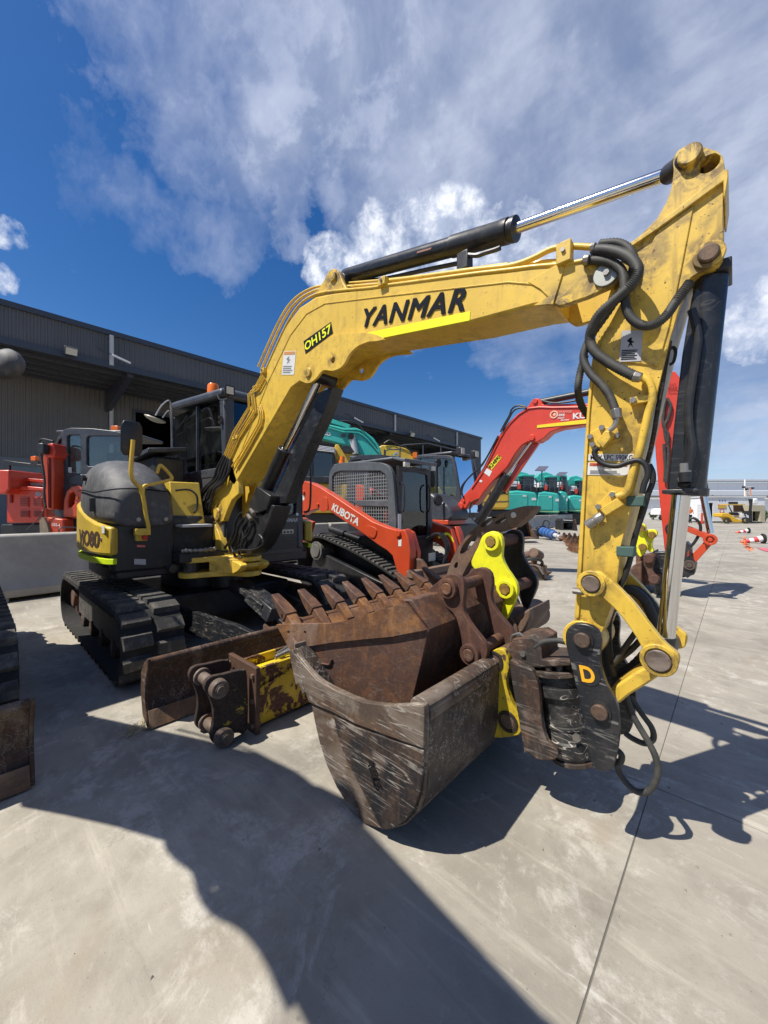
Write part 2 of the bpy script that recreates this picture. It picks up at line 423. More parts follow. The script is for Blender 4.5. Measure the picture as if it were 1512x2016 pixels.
# ------------------------------------------------------------------ concrete yard
def concrete(name, a, b, joint=0.0, streaks=1.0):
    m, N = new_mat(name)
    g = N.n('ShaderNodeNewGeometry').outputs['Position']
    n1 = N.noise(g, .45, 6, .6, .5); n2 = N.noise(g, 2.6, 7, .68, .3); n3 = N.noise(g, 26, 5, .7); n4 = N.noise(g, 140, 3, .6)
    rot = N.n('ShaderNodeMapping', {'Vector': g, 'Rotation': (0, 0, .35), 'Scale': (1.1, 9.0, 1)}).outputs[0]
    s1 = N.noise(rot, 1.5, 6, .66, .35)
    rot2 = N.n('ShaderNodeMapping', {'Vector': g, 'Rotation': (0, 0, -.75), 'Scale': (.8, 7.5, 1)}).outputs[0]
    s2 = N.noise(rot2, 1.3, 6, .7, .6)
    c = N.mix(N.ramp(n1, .34, .66), a, b)
    c = N.mix(N.math('MULTIPLY', N.ramp(n2, .42, .66), .45), c, [x*.74 for x in a])
    if streaks:
        c = N.mix(N.math('MULTIPLY', N.ramp(s1, .52, .76), .5*streaks), c, [min(1, x*1.42) for x in b])
        c = N.mix(N.math('MULTIPLY', N.ramp(s2, .58, .74), .32*streaks), c, [x*.62 for x in a])
        sc = N.noise(N.n('ShaderNodeMapping', {'Vector': g, 'Rotation': (0, 0, 1.25), 'Scale': (1.6, 22, 1)}).outputs[0], 1.2, 4, .72, .9)
        c = N.mix(N.math('MULTIPLY', N.ramp(sc, .66, .74), .55*streaks), c, (.62, .60, .55))
        blot = N.math('MULTIPLY', N.ramp(N.noise(g, 1.15, 5, .55, 1.4), .64, .72), .42)
        c = N.mix(blot, c, (.13, .12, .105))
        bl2 = N.math('MULTIPLY', N.ramp(N.noise(g, 5.5, 3, .5, .5), .73, .78), .6)
        c = N.mix(bl2, c, (.09, .08, .07))
    if streaks:
        cl = N.math('MULTIPLY', N.ramp(N.noise(g, 1.0, 8, .78, 1.2), .50, .60), N.ramp(N.noise(g, 9, 6, .75), .42, .60))
        c = N.mix(N.math('MULTIPLY', cl, .62), c, (.54, .515, .455))
        dk = N.math('MULTIPLY', N.ramp(N.noise(g, .75, 7, .72, 1.6), .52, .64), .45)
        c = N.mix(dk, c, (.155, .145, .125))
        tn = N.math('MULTIPLY', N.ramp(N.noise(g, 1.7, 4, .6, .8), .56, .70), .35)
        c = N.mix(tn, c, (.26, .205, .14))
        spk = N.n('ShaderNodeTexVoronoi', {'Vector': g, 'Scale': 34.0, 'Randomness': 1.0}).outputs[0]
        c = N.mix(N.math('MULTIPLY', N.ramp(spk, .10, .05), N.ramp(n2, .45, .6, .0, .5)), c, (.07, .065, .055))
    c = N.mix(N.math('MULTIPLY', N.ramp(n3, .55, .75), .3), c, [min(1, x*1.3) for x in b])
    c = N.mix(N.math('MULTIPLY', N.ramp(n4, .58, .78), .5), c, [x*.55 for x in a])
    if streaks:
        for i, (sc_, w_, am) in enumerate(((.55, .0030, .16),)):
            cr = N.math('ABSOLUTE', N.math('SUBTRACT', N.noise(g, sc_, 7, .62, .5+i), .5))
            cm_ = N.math('MULTIPLY', N.ramp(cr, w_, w_*.3), N.ramp(N.noise(g, .6+i, 3, .5), .50, .60))
            c = N.mix(N.math('MULTIPLY', cm_, am), c, (.06, .055, .045))
    rnd = N.n('ShaderNodeObjectInfo').outputs['Random']
    c = N.mix(N.math('MULTIPLY', rnd, .12), c, [x*.8 for x in a])
    hb = N.math('ADD', N.math('MULTIPLY', n4, .4), N.math('ADD', N.math('MULTIPLY', n3, .7), n2))
    MATS[name] = finish(m, N, c, N.math('ADD', N.math('MULTIPLY', n3, .25), .58), 0, bump=hb, bstr=.28, bdist=.006, Specular_IOR_Level=.3)
    return MATS[name]
M_slab = concrete('yard concrete', (.262, .238, .196), (.375, .345, .285))
M_gap = plain('joint dirt', (.12, .11, .09), .9)
GX, GY, GS = -0.305, 2.26, 6.0
ix0, ix1, iy0, iy1 = -5, 4, -3, 6
X0, X1, Y0, Y1 = GX+ix0*GS, GX+ix1*GS, GY+iy0*GS, GY+iy1*GS
ground = structure(part('ground', MB().box(X0, X1, Y0, Y1, -.40, -.0025), M_gap))
outer = MB()
for (a, b, c, d) in ((-900, X0, -900, 900), (X1, 900, -900, 900), (X0, X1, -900, Y0), (X0, X1, Y1, 900)):
    outer.box(a, b, c, d, -.4, -.0005)
structure(part('yard_apron', outer, M_slab))
slabm = MB().box(-GS/2+.002, GS/2-.002, -GS/2+.002, GS/2-.002, -.09, 0)
first = None
for i in range(ix0, ix1):
    for j in range(iy0, iy1):
        if first is None:
            first = part('concrete_slab', slabm, M_slab, ground, bev=.0015, seg=1); o = first
        else:
            o = first.copy(); COL.objects.link(o); o.parent = ground
        o.location = (GX+(i+.5)*GS, GY+(j+.5)*GS, 0)

# ------------------------------------------------------------------ dark warehouse with canopy
def cladding(name, par, x, y0, y1, z0, z1, mat, pitch=.2, dep=.03, face=1):
    """vertical ribbed steel sheet in a plane X = x facing +X"""
    n = int((y1-y0)/pitch); pitch = (y1-y0)/n; prof = []
    for i in range(n):
        y = y0+i*pitch
        prof += [(x, y), (x, y+pitch*.55), (x+dep, y+pitch*.65), (x+dep, y+pitch*.9)]
    prof.append((x, y1)); mb = MB(); m = len(prof)
    vs = [(p[0], p[1], z0) for p in prof]+[(p[0], p[1], z1) for p in prof]
    mb.add(vs, [[i, i+1, i+1+m, i+m] for i in range(m-1)])
    return part(name, mb, mat, par, sharp=20)
M_clad = paint('charcoal cladding', (.10, .10, .102), .45, dirt=.25, scale=.15)
M_clad2 = paint('grey cladding under canopy', (.15, .142, .135), .5, dirt=.25, scale=.15)
M_trim = plain('dark trim steel', (.045, .05, .065), .4)
M_precast = plain('precast panel', (.20, .205, .21), .8)
M_galv = plain('galvanised steel', (.5, .5, .5), .45)
M_soffit = plain('canopy soffit', (.30, .29, .265), .6)
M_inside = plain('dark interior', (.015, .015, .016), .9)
XF, XW, ZT, ZF = -20.0, -24.4, 9.08, 7.69
wh = thing('warehouse', 'long dark grey steel warehouse with a deep canopy behind the parked machines', 'warehouse', (XF-8, 11, 0))
bays = [-14.3, -5.1, 4.1, 13.4, 22.7, 32.1]
for a, b in zip(bays[:-1], bays[1:]):
    cladding('fascia_panel', wh, XF, a, b, ZF+.1, ZT-.12, M_clad)
cladding('end_bay_panel', wh, XF, 32.1, 36.9, 0, ZT-.12, M_clad)
part('roof_trim', MB().box(XF-.4, XF+.12, -14.3, 37.05, ZT-.13, ZT+.08), M_trim, wh)
part('fascia_trim', MB().box(XF-.12, XF+.10, -14.3, 32.1, ZF-.16, ZF+.1), M_trim, wh)
part('roof', MB().prism([(XF-.4, ZT-.1), (-48, 11.2), (-48, 10.9), (XF-.4, ZT-.4)], lambda x, z, d: Vector((x, d, z)), -14.3, 36.9), M_clad, wh)
part('end_wall', MB().box(-48, XF-.02, 36.9, 37.0, 0, ZT-.2), M_clad, wh)
sof = MB()
nrib = 60
for i in range(22):
    x = XF-.15-i*.2; sof.box(x-.12, x, -14.3, 32.1, ZF-.04+(.008*i), ZF+(.008*i))
sof.box(XW, XF-.1, -14.3, 32.1, ZF+.19, ZF+.24)
part('canopy_soffit', sof, M_soffit, wh)
for y in (-14, -5.1, 4.9, 13.4, 22.7, 32.0):
    part('canopy_beam', MB().prism([(XW, ZF-1.15), (XF-.15, ZF-.3), (XF-.15, ZF-.02), (XW, ZF-.02)], lambda x, z, d: Vector((x, d, z)), y-.12, y+.12), M_trim, wh)
for i in range(5):
    x = XF-.6-i*.8; part('purlin', MB().box(x-.05, x+.05, -14.3, 32.1, ZF-.2, ZF-.05), M_trim, wh)
doors = [(6.15, 12.2, 6.8), (15.2, 21.2, 6.6), (24.2, 30.4, 6.6)]
segs = []; y = -14.3
for a, b, t in doors:
    segs.append((y, a)); y = b
segs.append((y, 36.9))
for a, b in segs:
    cladding('wall_panel', wh, XW, a, b, 3.8, ZF+.2, M_clad2)
    part('precast_panel', MB().box(XW-.15, XW+.06, a, b, 0, 3.79), M_precast, wh)
for a, b, t in doors:
    cladding('door_head_panel', wh, XW, a, b, t, ZF+.2, M_clad2)
    part('door_frame', MB().box(XW-.1, XW+.09, a-.12, a, 0, t).box(XW-.1, XW+.09, b, b+.12, 0, t).box(XW-.1, XW+.09, a-.12, b+.12, t, t+.14), M_trim, wh)
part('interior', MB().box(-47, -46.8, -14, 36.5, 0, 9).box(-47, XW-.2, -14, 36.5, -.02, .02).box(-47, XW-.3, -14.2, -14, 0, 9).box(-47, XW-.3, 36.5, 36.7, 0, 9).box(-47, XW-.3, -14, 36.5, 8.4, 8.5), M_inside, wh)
for y in (-5.1, 4.13, 13.4, 22.85, 32.0):
    part('downpipe', MB().cyl((XF+.12, y, ZF-.05), (XF+.12, y, ZT-.15), .085, n=12), M_galv, wh)
    part('downpipe', MB().cyl((XW+.14, y+.9, 0), (XW+.14, y+.9, ZF-.1), .10, n=12), M_galv, wh)
M_white = plain('white paint', (.78, .78, .76), .5)
M_lens = plain('lamp lens', (.55, .53, .45), .2)
def floodlight(u, v, w, label):
    p = onX(u, v, XF+.45)
    t = thing('floodlight', label, 'floodlight', (p.x, p.y, p.z-.2), 'floodlights on the canopy edge')
    part('housing', MB().obox(p, (.10, w/2, w*.36), Matrix.Rotation(radians(28), 3, 'Y')), M_trim, t, bev=.015)
    part('lens', MB().obox(p+Vector((.095, 0, -.05)), (.012, w*.43, w*.3), Matrix.Rotation(radians(28), 3, 'Y')), M_lens, t)
    part('bracket', MB().bar(p, (XF, p.y, p.z-.05), .05, .05), M_trim, t)
floodlight(140, 691, .42, 'square floodlight on the canopy edge, the nearest one at the left')
floodlight(811, 855, .5, 'small tilted floodlight far along the canopy edge')
for (u, v, lab) in ((240, 708, 'slim white lamp on a bracket beside the nearest downpipe of the fascia'), (707, 828, 'slim white lamp on the fascia above the teal boom'),
                    (860, 866, 'slim white lamp on the fascia farthest along the canopy')):
    p = onX(u, v, XF+.55)
    t = thing('wall_lamp', lab, 'wall lamp', (p.x, p.y, p.z-.1), 'slim lamps on the warehouse fascia')
    part('arm', MB().bar((XF+.02, p.y-.8, p.z+.45), p, .03, .03), M_trim, t)
    part('lamp_tube', MB().bar(p+Vector((-.12, -.32, .14)), p+Vector((.1, .3, -.1)), .10, .07), M_white, t, bev=.01)

# ------------------------------------------------------------------ concrete barriers
M_barrier = concrete('barrier concrete', (.35, .33, .29), (.46, .44, .39), streaks=.0)
bprof = [(-.30, 0.06), (-.30, .17), (-.15, .36), (-.10, .96), (-.07, .99), (.07, .99), (.10, .96), (.15, .36), (.30, .17), (.30, .06)]
brd = Vector((-.088, 1, 0)).normalized(); brz = atan2(-brd.x, brd.y)
b0 = None; sides = ['at the left edge of the photo', 'behind the front excavator', 'behind the excavator cab', 'behind the track loader', 'in line behind the loader cab', 'behind the red boom foot',
         'behind the yellow wheel loader', 'below the yellow counterweight', 'below the first teal machine', 'left of the open joint below the teal machines', 'right of the open joint below the teal machines', 'last in line behind the augers']
for k in range(12):
    yc = 1.1-3.95+k*3.95 if True else 0
    if k == 0: yc = 1.1-3.95
    loc = Vector((-8.12-.088*(yc-.3), yc, 0))
    if b0 is None:
        t = thing('concrete_barrier', 'concrete road barrier, %s' % 'just outside the left edge', 'barrier', loc, 'row of concrete road barriers', rz=brz); b0 = t
        mb = MB().prism(bprof, lambda x, z, d: Vector((x, d, z)), -1.94, 1.94)
        part('barrier_body', mb, M_barrier, t, bev=.015, local=True)
        f = MB()
        for s in (-1.2, 1.2): f.box(-.28, .28, s-.45, s+.45, 0, .06)
        part('foot', f, M_barrier, t, local=True)
        part('lifting_loop', MB().tube([(0, -.12, .98), (0, -.1, 1.06), (0, .1, 1.06), (0, .12, .98)], .01, 6), M_trim, t, local=True)
    else:
        t = copy_tree(b0); t.location = loc
    t['label'] = 'concrete road barrier, %s' % ['standing nearest the left edge of the photo', 'behind the left track of the yellow excavator', 'behind the counterweight of the yellow excavator', 'hidden mostly behind the excavator cab', 'behind the rear of the red track loader', 'behind the cab of the red track loader', 'behind the hood of the red excavator', 'below the foot of the red boom', 'below the yellow counterweight', 'left of the open joint under the teal machines', 'right of the open joint under the teal machines', 'farthest in the row, behind the augers'][k]

# ------------------------------------------------------------------ far side of the yard (camera-facing things at the right)
RZ = atan2(SA, CA)                       # things that face the camera square on
Rf = Matrix.Rotation(RZ, 3, 'Z')
def fr(u, v, d):                         # frontal frame: (right, forward, up) metres from the lens axis foot
    return Vector(((u-U0)/FPX*d, d, HC-(v-V0)/FPX*d))
def toW(p): return Vector((p.x*CA-p.y*SA, p.x*SA+p.y*CA, p.z))
class FB(MB):
    """mesh builder in the frontal frame: x = right, y = away, z = up"""
    def done(s): s.v = [toW(p) for p in s.v]; return s
M_shed = plain('pale steel sheet', (.92, .93, .93), .6)
M_shed2 = plain('light grey sheet', (.68, .69, .70), .6)
M_roofg = plain('grey roof sheet', (.25, .25, .26), .5)
c = fr(1400, 1010, 95)
fw = thing('far_warehouse', 'long low white warehouse on the far side of the yard', 'warehouse', toW(Vector((c.x, 95, 0))))
x0, x1 = fr(1120, 0, 95).x, 125
zt = HC+(1005-950)/FPX*95; z2 = HC+(1005-967)/FPX*95; z3 = HC+(1005-978)/FPX*95
part('roof', FB().add([(x0, 94.5, zt+.4), (x1, 94.5, zt+.4), (x1, 112, zt+2.2), (x0, 112, zt+2.2), (x0, 94.5, zt+.1), (x1, 94.5, zt+.1), (x1, 112, zt+1.9), (x0, 112, zt+1.9)],
     [(0,1,2,3), (4,5,6,7), (0,1,5,4), (2,3,7,6), (1,2,6,5), (0,3,7,4)]).done(), M_roofg, fw)
x = x0
while x < x1-1:
    part('wall_sheet', FB().box(x+.03, min(x+6.2, x1)-.03, 95, 95.3, z2, zt).done(), M_shed, fw)
    part('lower_sheet', FB().box(x+.03, min(x+6.2, x1)-.03, 95.05, 95.3, z3+.25, z2-.12).done(), M_shed2, fw)
    x += 6.2
part('awning_trim', FB().box(x0, x1, 93.6, 95, z3, z3+.22).done(), M_trim, fw)
part('base_wall', FB().box(x0, x1, 95.2, 95.4, 0, z3).done(), M_shed, fw)
# white boundary wall
c = fr(1300, 0, 60)
single('boundary_wall', FB().box(fr(1140, 0, 60).x, fr(1392, 0, 60).x, 60, 60.25, 0, 1.6).done(), M_white, 'low white boundary wall below the trees across the yard', 'wall')
# mesh fence in front of it
fn = thing('mesh_fence', 'thin grey mesh fence in front of the white boundary wall', 'fence', toW(Vector((fr(1290, 0, 58).x, 58, 0))))
for i in range(13):
    x = fr(1150+i*19, 0, 58).x; part('post', FB().cyl((x, 58, 0), (x, 58, 2.1), .04, n=6).done(), M_galv, fn)
for z in (.1, .7, 1.3, 2.05):
    part('rail', FB().cyl((fr(1150, 0, 58).x, 58, z), (fr(1378, 0, 58).x, 58, z), .02, n=5).done(), M_galv, fn)
# portable office
M_hut = plain('office white', (.72, .73, .74), .5)
def F(u, v, d): return fr(u, v, d)
d = 42.0
hx0, hx1 = F(1386, 0, d).x, F(1500, 0, d).x+.3; hz = HC+(1005-979)/FPX*d
hut = thing('site_office', 'white portable site office with an open dark doorway', 'site office', toW(Vector(((hx0+hx1)/2, d+1.5, 0))))
dx0, dx1 = F(1390.5, 0, d).x, F(1404, 0, d).x; dzt = HC+(1005-990)/FPX*d
part('wall', FB().box(hx0, dx0, d, d+.1, .15, hz).box(dx1, hx1, d, d+.1, .15, hz).box(dx0, dx1, d, d+.1, dzt, hz).box(hx0, hx0+.1, d+.1, d+3, .15, hz).box(hx1-.1, hx1, d+.1, d+3, .15, hz).box(hx0, hx1, d+3, d+3.1, .15, hz).done(), M_hut, hut)
part('roof', FB().box(hx0-.1, hx1+.1, d-.1, d+3.2, hz, hz+.12).done(), M_shed2, hut)
part('floor', FB().box(hx0, hx1, d+.1, d+3, .1, .2).done(), M_inside, hut)
part('window', FB().box(F(1434, 0, d).x, F(1452, 0, d).x, d-.04, d, HC+(1005-992)/FPX*d, HC+(1005-988)/FPX*d).done(), M_inside, hut)
M_sign1 = plain('orange sign', (.55, .25, .08), .5); M_signy = plain('yellow sign', (.6, .42, .06), .5); M_red = plain('sign red', (.55, .03, .03), .5)
part('sign_board', FB().box(F(1413, 0, d).x, F(1429.5, 0, d).x, d-.03, d, HC+(1005-1001)/FPX*d, HC+(1005-993)/FPX*d).done(), M_sign1, hut)
part('sign_panel', FB().box(F(1413.5, 0, d).x, F(1429, 0, d).x, d-.045, d-.03, HC+(1005-1000.4)/FPX*d, HC+(1005-996)/FPX*d).done(), M_signy, hut)
pc = F(1420.5, 1005.8, d); pc.y = d-.05
part('round_sign', FB().cyl((pc.x, d-.02, pc.z), (pc.x, d-.035, pc.z), .24, n=20).done(), M_white, hut)
part('sign_ring', FB().ring((pc.x, d-.036, pc.z), (pc.x, d-.05, pc.z), .245, .185, n=20).done(), M_red, hut)
for i in range(3):
    q = F(1416.6+i*5.3, 985.5, d); part('sign_symbol', FB().cyl((q.x, d-.01, q.z), (q.x, d-.03, q.z), .07, n=8).done(), plain('sign blue', (.05,.1,.3), .5), hut)
part('meter_box', FB().box(F(1490, 0, d).x, F(1498, 0, d).x, d-.06, d, .3, 1.9).done(), M_shed2, hut)
# ------------------------------------------------------------------ the yellow excavator in front
GP1 = [(onY(656,545,1.73), .16), (onY(1194,542,1.73), .16), (onY(611,735,1.73), .10), (onY(656,709,1.73), .07), (onY(429,1012,1.73), .25), (onY(1100,600,1.73), .12)]
GP2 = [(onY(1359,311,1.76), .17), (onY(1396,322,1.76), .10), (onY(1396,503,1.76), .12), (onY(1240,540,1.76), .14), (onY(1165,1148,1.70), .12), (onY(1297,1299,1.70), .10), (onY(1147,1250,1.76), .11), (onY(1275,465,1.76), .08)]
YEL = paint('excavator yellow', (.74, .49, .062), .38, dirt=.40, grease=GP1+GP2[4:6], rust=.0, scale=1.0, dirtcol=(.16, .10, .035), coat=.15)
YEL2 = paint('excavator yellow worn', (.70, .46, .06), .42, dirt=.66, rust=.05, grease=GP2+GP1[:2], dirtcol=(.11, .075, .035), coat=.1)
M_body_y = paint('body yellow', (.60, .42, .05), .35, dirt=.3)
BLK = paint('black machine paint', (.018, .019, .022), .38, dirt=.35, scratch=.0, dirtcol=(.09, .08, .065))
BLK2 = paint('black machine paint scuffed', (.014, .016, .020), .33, dirt=.35, scratch=.6, dirtcol=(.08, .07, .06), scrcol=(.24, .23, .21))
M_hood = paint('faded hood plastic', (.072, .075, .083), .6, dirt=.8, dirtcol=(.16, .155, .15))
M_cabm = paint('cab charcoal', (.040, .047, .060), .4, dirt=.35, dirtcol=(.12, .11, .10))
M_rub = paint('track rubber', (.050, .048, .045), .8, dirt=.95, dirtcol=(.16, .145, .12))
M_rub_in = paint('track belt rubber', (.016, .016, .016), .9, dirt=.35, dirtcol=(.08, .07, .06))
M_hose = paint('hose rubber', (.035, .036, .034), .62, dirt=.4, dirtcol=(.12, .11, .09))
M_hosed = plain('dark hose', (.016, .016, .017), .5)
CHR = plain('chromed rod', (.72, .72, .72), .12, 1.0, var=.04)
M_steel = plain('worn fitting steel', (.33, .31, .28), .38, .8)
M_pin = rusty('greasy pin steel', (.07, .05, .04), (.16, .095, .055), (.13, .10, .08), bare=.4, rough=.55)
M_glass = glass('cab glass', (.028, .055, .050), .7)
BLK3 = paint('black cylinder paint', (.016, .018, .022), .28, dirt=.25, scratch=.14, dirtcol=(.07, .065, .06), scrcol=(.24, .23, .21))
M_glassc = glass('clear cab glass', (.55, .62, .60), .7)
M_lime = plain('lime reflective tape', (.62, .82, .02), .5, var=.05)
M_flyel = plain('fluorescent yellow tape', (.85, .86, .01), .45, var=.03)
M_ink = plain('print black', (.010, .012, .020), .85, var=.0, Specular_IOR_Level=.15)
M_wht = plain('sticker white', (.66, .66, .64), .45, var=.03)
M_orange = plain('orange lens', (.85, .17, .01), .25)
M_redp = plain('red knob', (.55, .02, .015), .35)
M_silver = plain('silver sticker', (.42, .42, .43), .4)
M_seat = plain('seat vinyl', (.03, .03, .035), .7)
M_rustblk = rusty('rusted black steel', (.030, .022, .018), (.12, .06, .035), (.05, .042, .036), bare=.25, scratch=.25)
YC = 1.86
YN, YF = YC-.13, YC+.13           # boom side faces
AN, AF = YC-.10, YC+.10           # arm side faces
def P2(px, y): return [(p.x, p.z) for p in (onY(u, v, y) for u, v in px)]
Z2 = (1050, 250, 3.273); Z3 = (1050, 650, 3.666); Z4 = (450, 380, 2.52); Z5 = (300, 600, 3.666); Z1 = (850, 1000, 3.024); Z6 = (0, 700, 3.78); Z8 = (500, 1000, 2.52); Z7 = (250, 1050, 3.36)
ex = thing('excavator', 'large yellow excavator in the foreground with black lettering on its bent boom', 'excavator', (-4.68, YC, 0))

# --- boom
b_top = [(452,905),(518,735),(561,643),(590,605),(622,584),(660,576),(748,564),(807,552),(1005,532),(1050,524),(1077,515),(1095,513)]
b_bot = [(1087,595),(1050,601),(926,634),(716,674),(668,690),(622,728),(573,764),(461,957)]
foot = [(447,935),(437,955),(415,975),(413,1000),(417,1020),(428,1030),(440,1026),(446,1008),(456,985),(470,972)]
tip = [(1123,512),(1150,518),(1180,518),(1197,517),(1212,523),(1221,535),(1221,549),(1209,562),(1157,585),(1111,601),(1099,603)]
body = P2(b_top+b_bot+[(450,945)], YN)
mb = MB().py(body, YN, YF)
boom = part('boom', mb, YEL, ex, bev=.012)
forkpts = P2([(1085,514)]+tip+[(1086,596)], YN)
part('boom_fork_plate', MB().py(forkpts, YN, YN+.028), YEL, ex, bev=.006)
part('boom_fork_plate', MB().py(forkpts, YF-.028, YF), YEL, ex, bev=.006)
legp = P2([(452,900)]+foot+[(468,950)], YN)
part('boom_foot', MB().py(legp, YN, YN+.055), YEL, ex, bev=.008)
part('boom_foot', MB().py(legp, YF-.055, YF), YEL, ex, bev=.008)
pf = onY(429, 1012, YN)
part('foot_pin_boss', MB().cyl((pf.x, YN-.02, pf.z), (pf.x, YF+.02, pf.z), .065, n=24), YEL, ex, bev=.006)
# curved doubler plates that carry the boom cylinder
lobe = crv(P2([(585,742),(597,752),(609,754),(622,745),(636,729),(654,730),(670,724),(680,712),(688,697),(702,683),(722,674),(756,668),(730,656),(690,656),(650,664),(618,688),(596,716)], YN-.015), 3)
hol = circ(*P2([(656,709)], YN-.015)[0], .022, 12)
part('cylinder_bracket', MB().py(lobe, YN-.016, YN+.004, [hol]), YEL, ex, bev=.004)
part('cylinder_bracket', MB().py(lobe, YF-.004, YF+.016, [hol]), YEL, ex, bev=.004)
lob2 = P2([(600,740),(609,753),(622,744),(636,729),(655,731),(672,725),(688,697),(712,676),(690,665),(640,680)], YN)
c1 = P2([(611,735)], YN)[0]
part('bracket_pin', MB().cyl((c1[0], YN-.03, c1[1]), (c1[0], YF+.03, c1[1]), .036, n=20), YEL, ex, bev=.005)
c1b = P2([(640,738)], YN)[0]
# top weld seams / stiffener lines
seam = [onY(u, v, YN) for u, v in [(461,925),(530,748),(572,660),(604,618),(640,598),(745,585),(1000,556),(1050,560)]]
part('weld_seam', MB().tube([p+Vector((0, -.001, 0)) for p in seam], .004, 5, sm=1), YEL, ex)
part('boom_end_stiffener', MB().py(P2([(1040,556),(1100,520),(1112,527),(1090,600),(1050,603),(1080,585),(1064,570)], YN), YN-.007, YN+.002), YEL, ex, bev=.002)
# cylinder lug on top of the bend
lug = crv(P2([(612,590),(634,556),(643,538),(652,529),(661,529),(668,538),(673,552),(684,572),(690,586),(650,592)], YN), 3)
for a, b in ((YN+.005, YN+.035), (YF-.035, YF-.005)):
    part('arm_cylinder_lug', MB().py(lug, a, b), YEL2, ex, bev=.005)
cpin = onY(656, 545, YN)
part('lug_pin', MB().cyl((cpin.x, YN-.012, cpin.z), (cpin.x, YF+.012, cpin.z), .034, n=20), YEL2, ex, bev=.004)
# boom tip pin cap
pt = onY(1194, 542, YN)
part('boom_tip_cap', MB().cyl((pt.x, YN-.012, pt.z), (pt.x, YN+.0, pt.z), .047, n=28), plain('zinc cap', (.34, .35, .31), .45, .6), ex, bev=.003)
part('boom_tip_cap', MB().cyl((pt.x, YF, pt.z), (pt.x, YF+.012, pt.z), .047, n=28), plain('zinc cap', (.34, .35, .31), .45, .6), ex, bev=.003)
part('cap_bolt', MB().bolt((pt.x+.003, YN-.012, pt.z+.002), (0, -1, 0), .013, .012), M_steel, ex)

# --- arm
armpx = [(1326,340),(1325,311),(1335,296),(1350,287),(1368,284),(1389,290),(1412,297),(1423,308),(1427,329),(1424,366),(1423,433),(1425,491),(1423,510),(1415,522),(1401,528),(1380,533),
         (1361,545),(1350,562),(1342,590),(1320,665),(1292,782),(1264,905),(1242,999),(1222,1075),(1215,1149),(1203,1195),(1186,1243),(1174,1262),(1155,1272),(1138,1266),(1131,1247),(1131,1212),
         (1140,1059),(1145,977),(1155,814),(1163,727),(1174,660),(1193,600),(1215,530),(1236,486),(1264,460),(1294,430),(1312,398),(1322,370)]
arm_pl = P2(armpx, AN)
slot = circ(*P2([(1396,322)], AN)[0], .030, 16)
arm = part('arm', MB().py(arm_pl, AN, AF, [slot]), YEL2, ex, bev=.012, sharp=30)
# raised flange along the machine side edge and the rib across the ears
fl = P2([(1134,1216),(1142,1060),(1147,977),(1157,814),(1165,727),(1170,727),(1162,814),(1153,977),(1149,1060),(1141,1216)], AN)
part('arm_edge_flange', MB().py(fl, AN-.009, AN+.002), YEL, ex, bev=.002)
rb = P2([(1434,340),(1434,352),(1428,392),(1424,392),(1424,362),(1368,403),(1300,452),(1241,492),(1237,486),(1298,441),(1366,390),(1428,338)], AN)
part('arm_ear_rib', MB().py(rb, AN-.016, AF+.016), YEL2, ex, bev=.004)
db = P2([(1296,455),(1366,405),(1343,525),(1319,640),(1296,722),(1215,712),(1172,708),(1200,640),(1250,545)], AN)
part('arm_doubler', MB().py(db, AN-.006, AN+.002), YEL2, ex, bev=.003)
for (u, v, r, nm) in ((1359, 311, .036, 'arm_top_pin'), (1396, 503, .030, 'bucket_cylinder_pin')):
    p = onY(u, v, AN); part(nm, MB().cyl((p.x, AN-.026, p.z), (p.x, AF+.026, p.z), r, n=24), YEL2 if nm[0] == 'a' else M_pin, ex, bev=.005)
p = onY(1396, 503, AN); part('pin_collar', MB().ring((p.x, AN-.012, p.z), (p.x, AN, p.z), .046, .03), YEL2, ex, bev=.003)
p = onY(1432, 510, AN); part('pin_stop', MB().box(p.x-.03, p.x+.012, AN+.02, AF-.02, p.z-.018, p.z+.018), BLK, ex, bev=.004)
# box section front plate grime: side strip hose rails
def onarm(pts, y): return [onY(u, v, y) for u, v in pts]
# --- arm cylinder
a0, a1, a2 = onY(678, 546, YC), onY(1000, 455, YC), onY(1338, 336, YC)
d = (a1-a0).normalized()
cy = MB().cyl(a0+d*.02, a1, .052, n=32)
part('arm_cylinder_barrel', cy, BLK3, ex, bev=.004)
g1 = MB().lathe(a1-d*.34, d, [(0, .053), (.002, .057), (.30, .057), (.305, .060), (.345, .060), (.35, .052), (.36, .052), (.362, .059), (.385, .059), (.39, .04)], 32)
part('cylinder_gland', g1, BLK, ex)
part('arm_cylinder_rod', MB().cyl(a1, a2-d*.03, .0265, n=32), CHR, ex)
ep = onY(1357, 313, AN)
part('rod_eye', MB().cyl(a2-d*.035, ep, .036, n=24).cyl((ep.x, YC-.07, ep.z), (ep.x, YC+.07, ep.z), .046, n=24), BLK, ex, bev=.004)
part('barrel_eye', MB().cyl((cpin.x, YC-.07, cpin.z), (cpin.x, YC+.07, cpin.z), .055, n=24).cyl(a0-d*.06, a0+d*.04, .04, n=24), BLK, ex, bev=.004)
q = onY(915, 517, YC-.03)
part('cylinder_port_block', MB().obox(q, (.035, .03, .05)), BLK, ex, bev=.006)
part('cylinder_port_tube', MB().tube(onarm([(918,502),(940,503),(955,498),(975,492),(985,488)], YC-.045), .012, 8), BLK, ex)
part('cylinder_port_tube', MB().tube(onarm([(700,556),(760,548),(840,531),(905,518)], YC+.02), .013, 8), BLK, ex)
quad('maker_label', plain('faded brown label', (.25, .10, .07), .5), ex, [onY(820, 499, YC-.0525), onY(848, 491, YC-.0525), onY(850, 487, YC-.0525), onY(822, 495, YC-.0525)], off=0.001, nrm=(0, -1, 0))

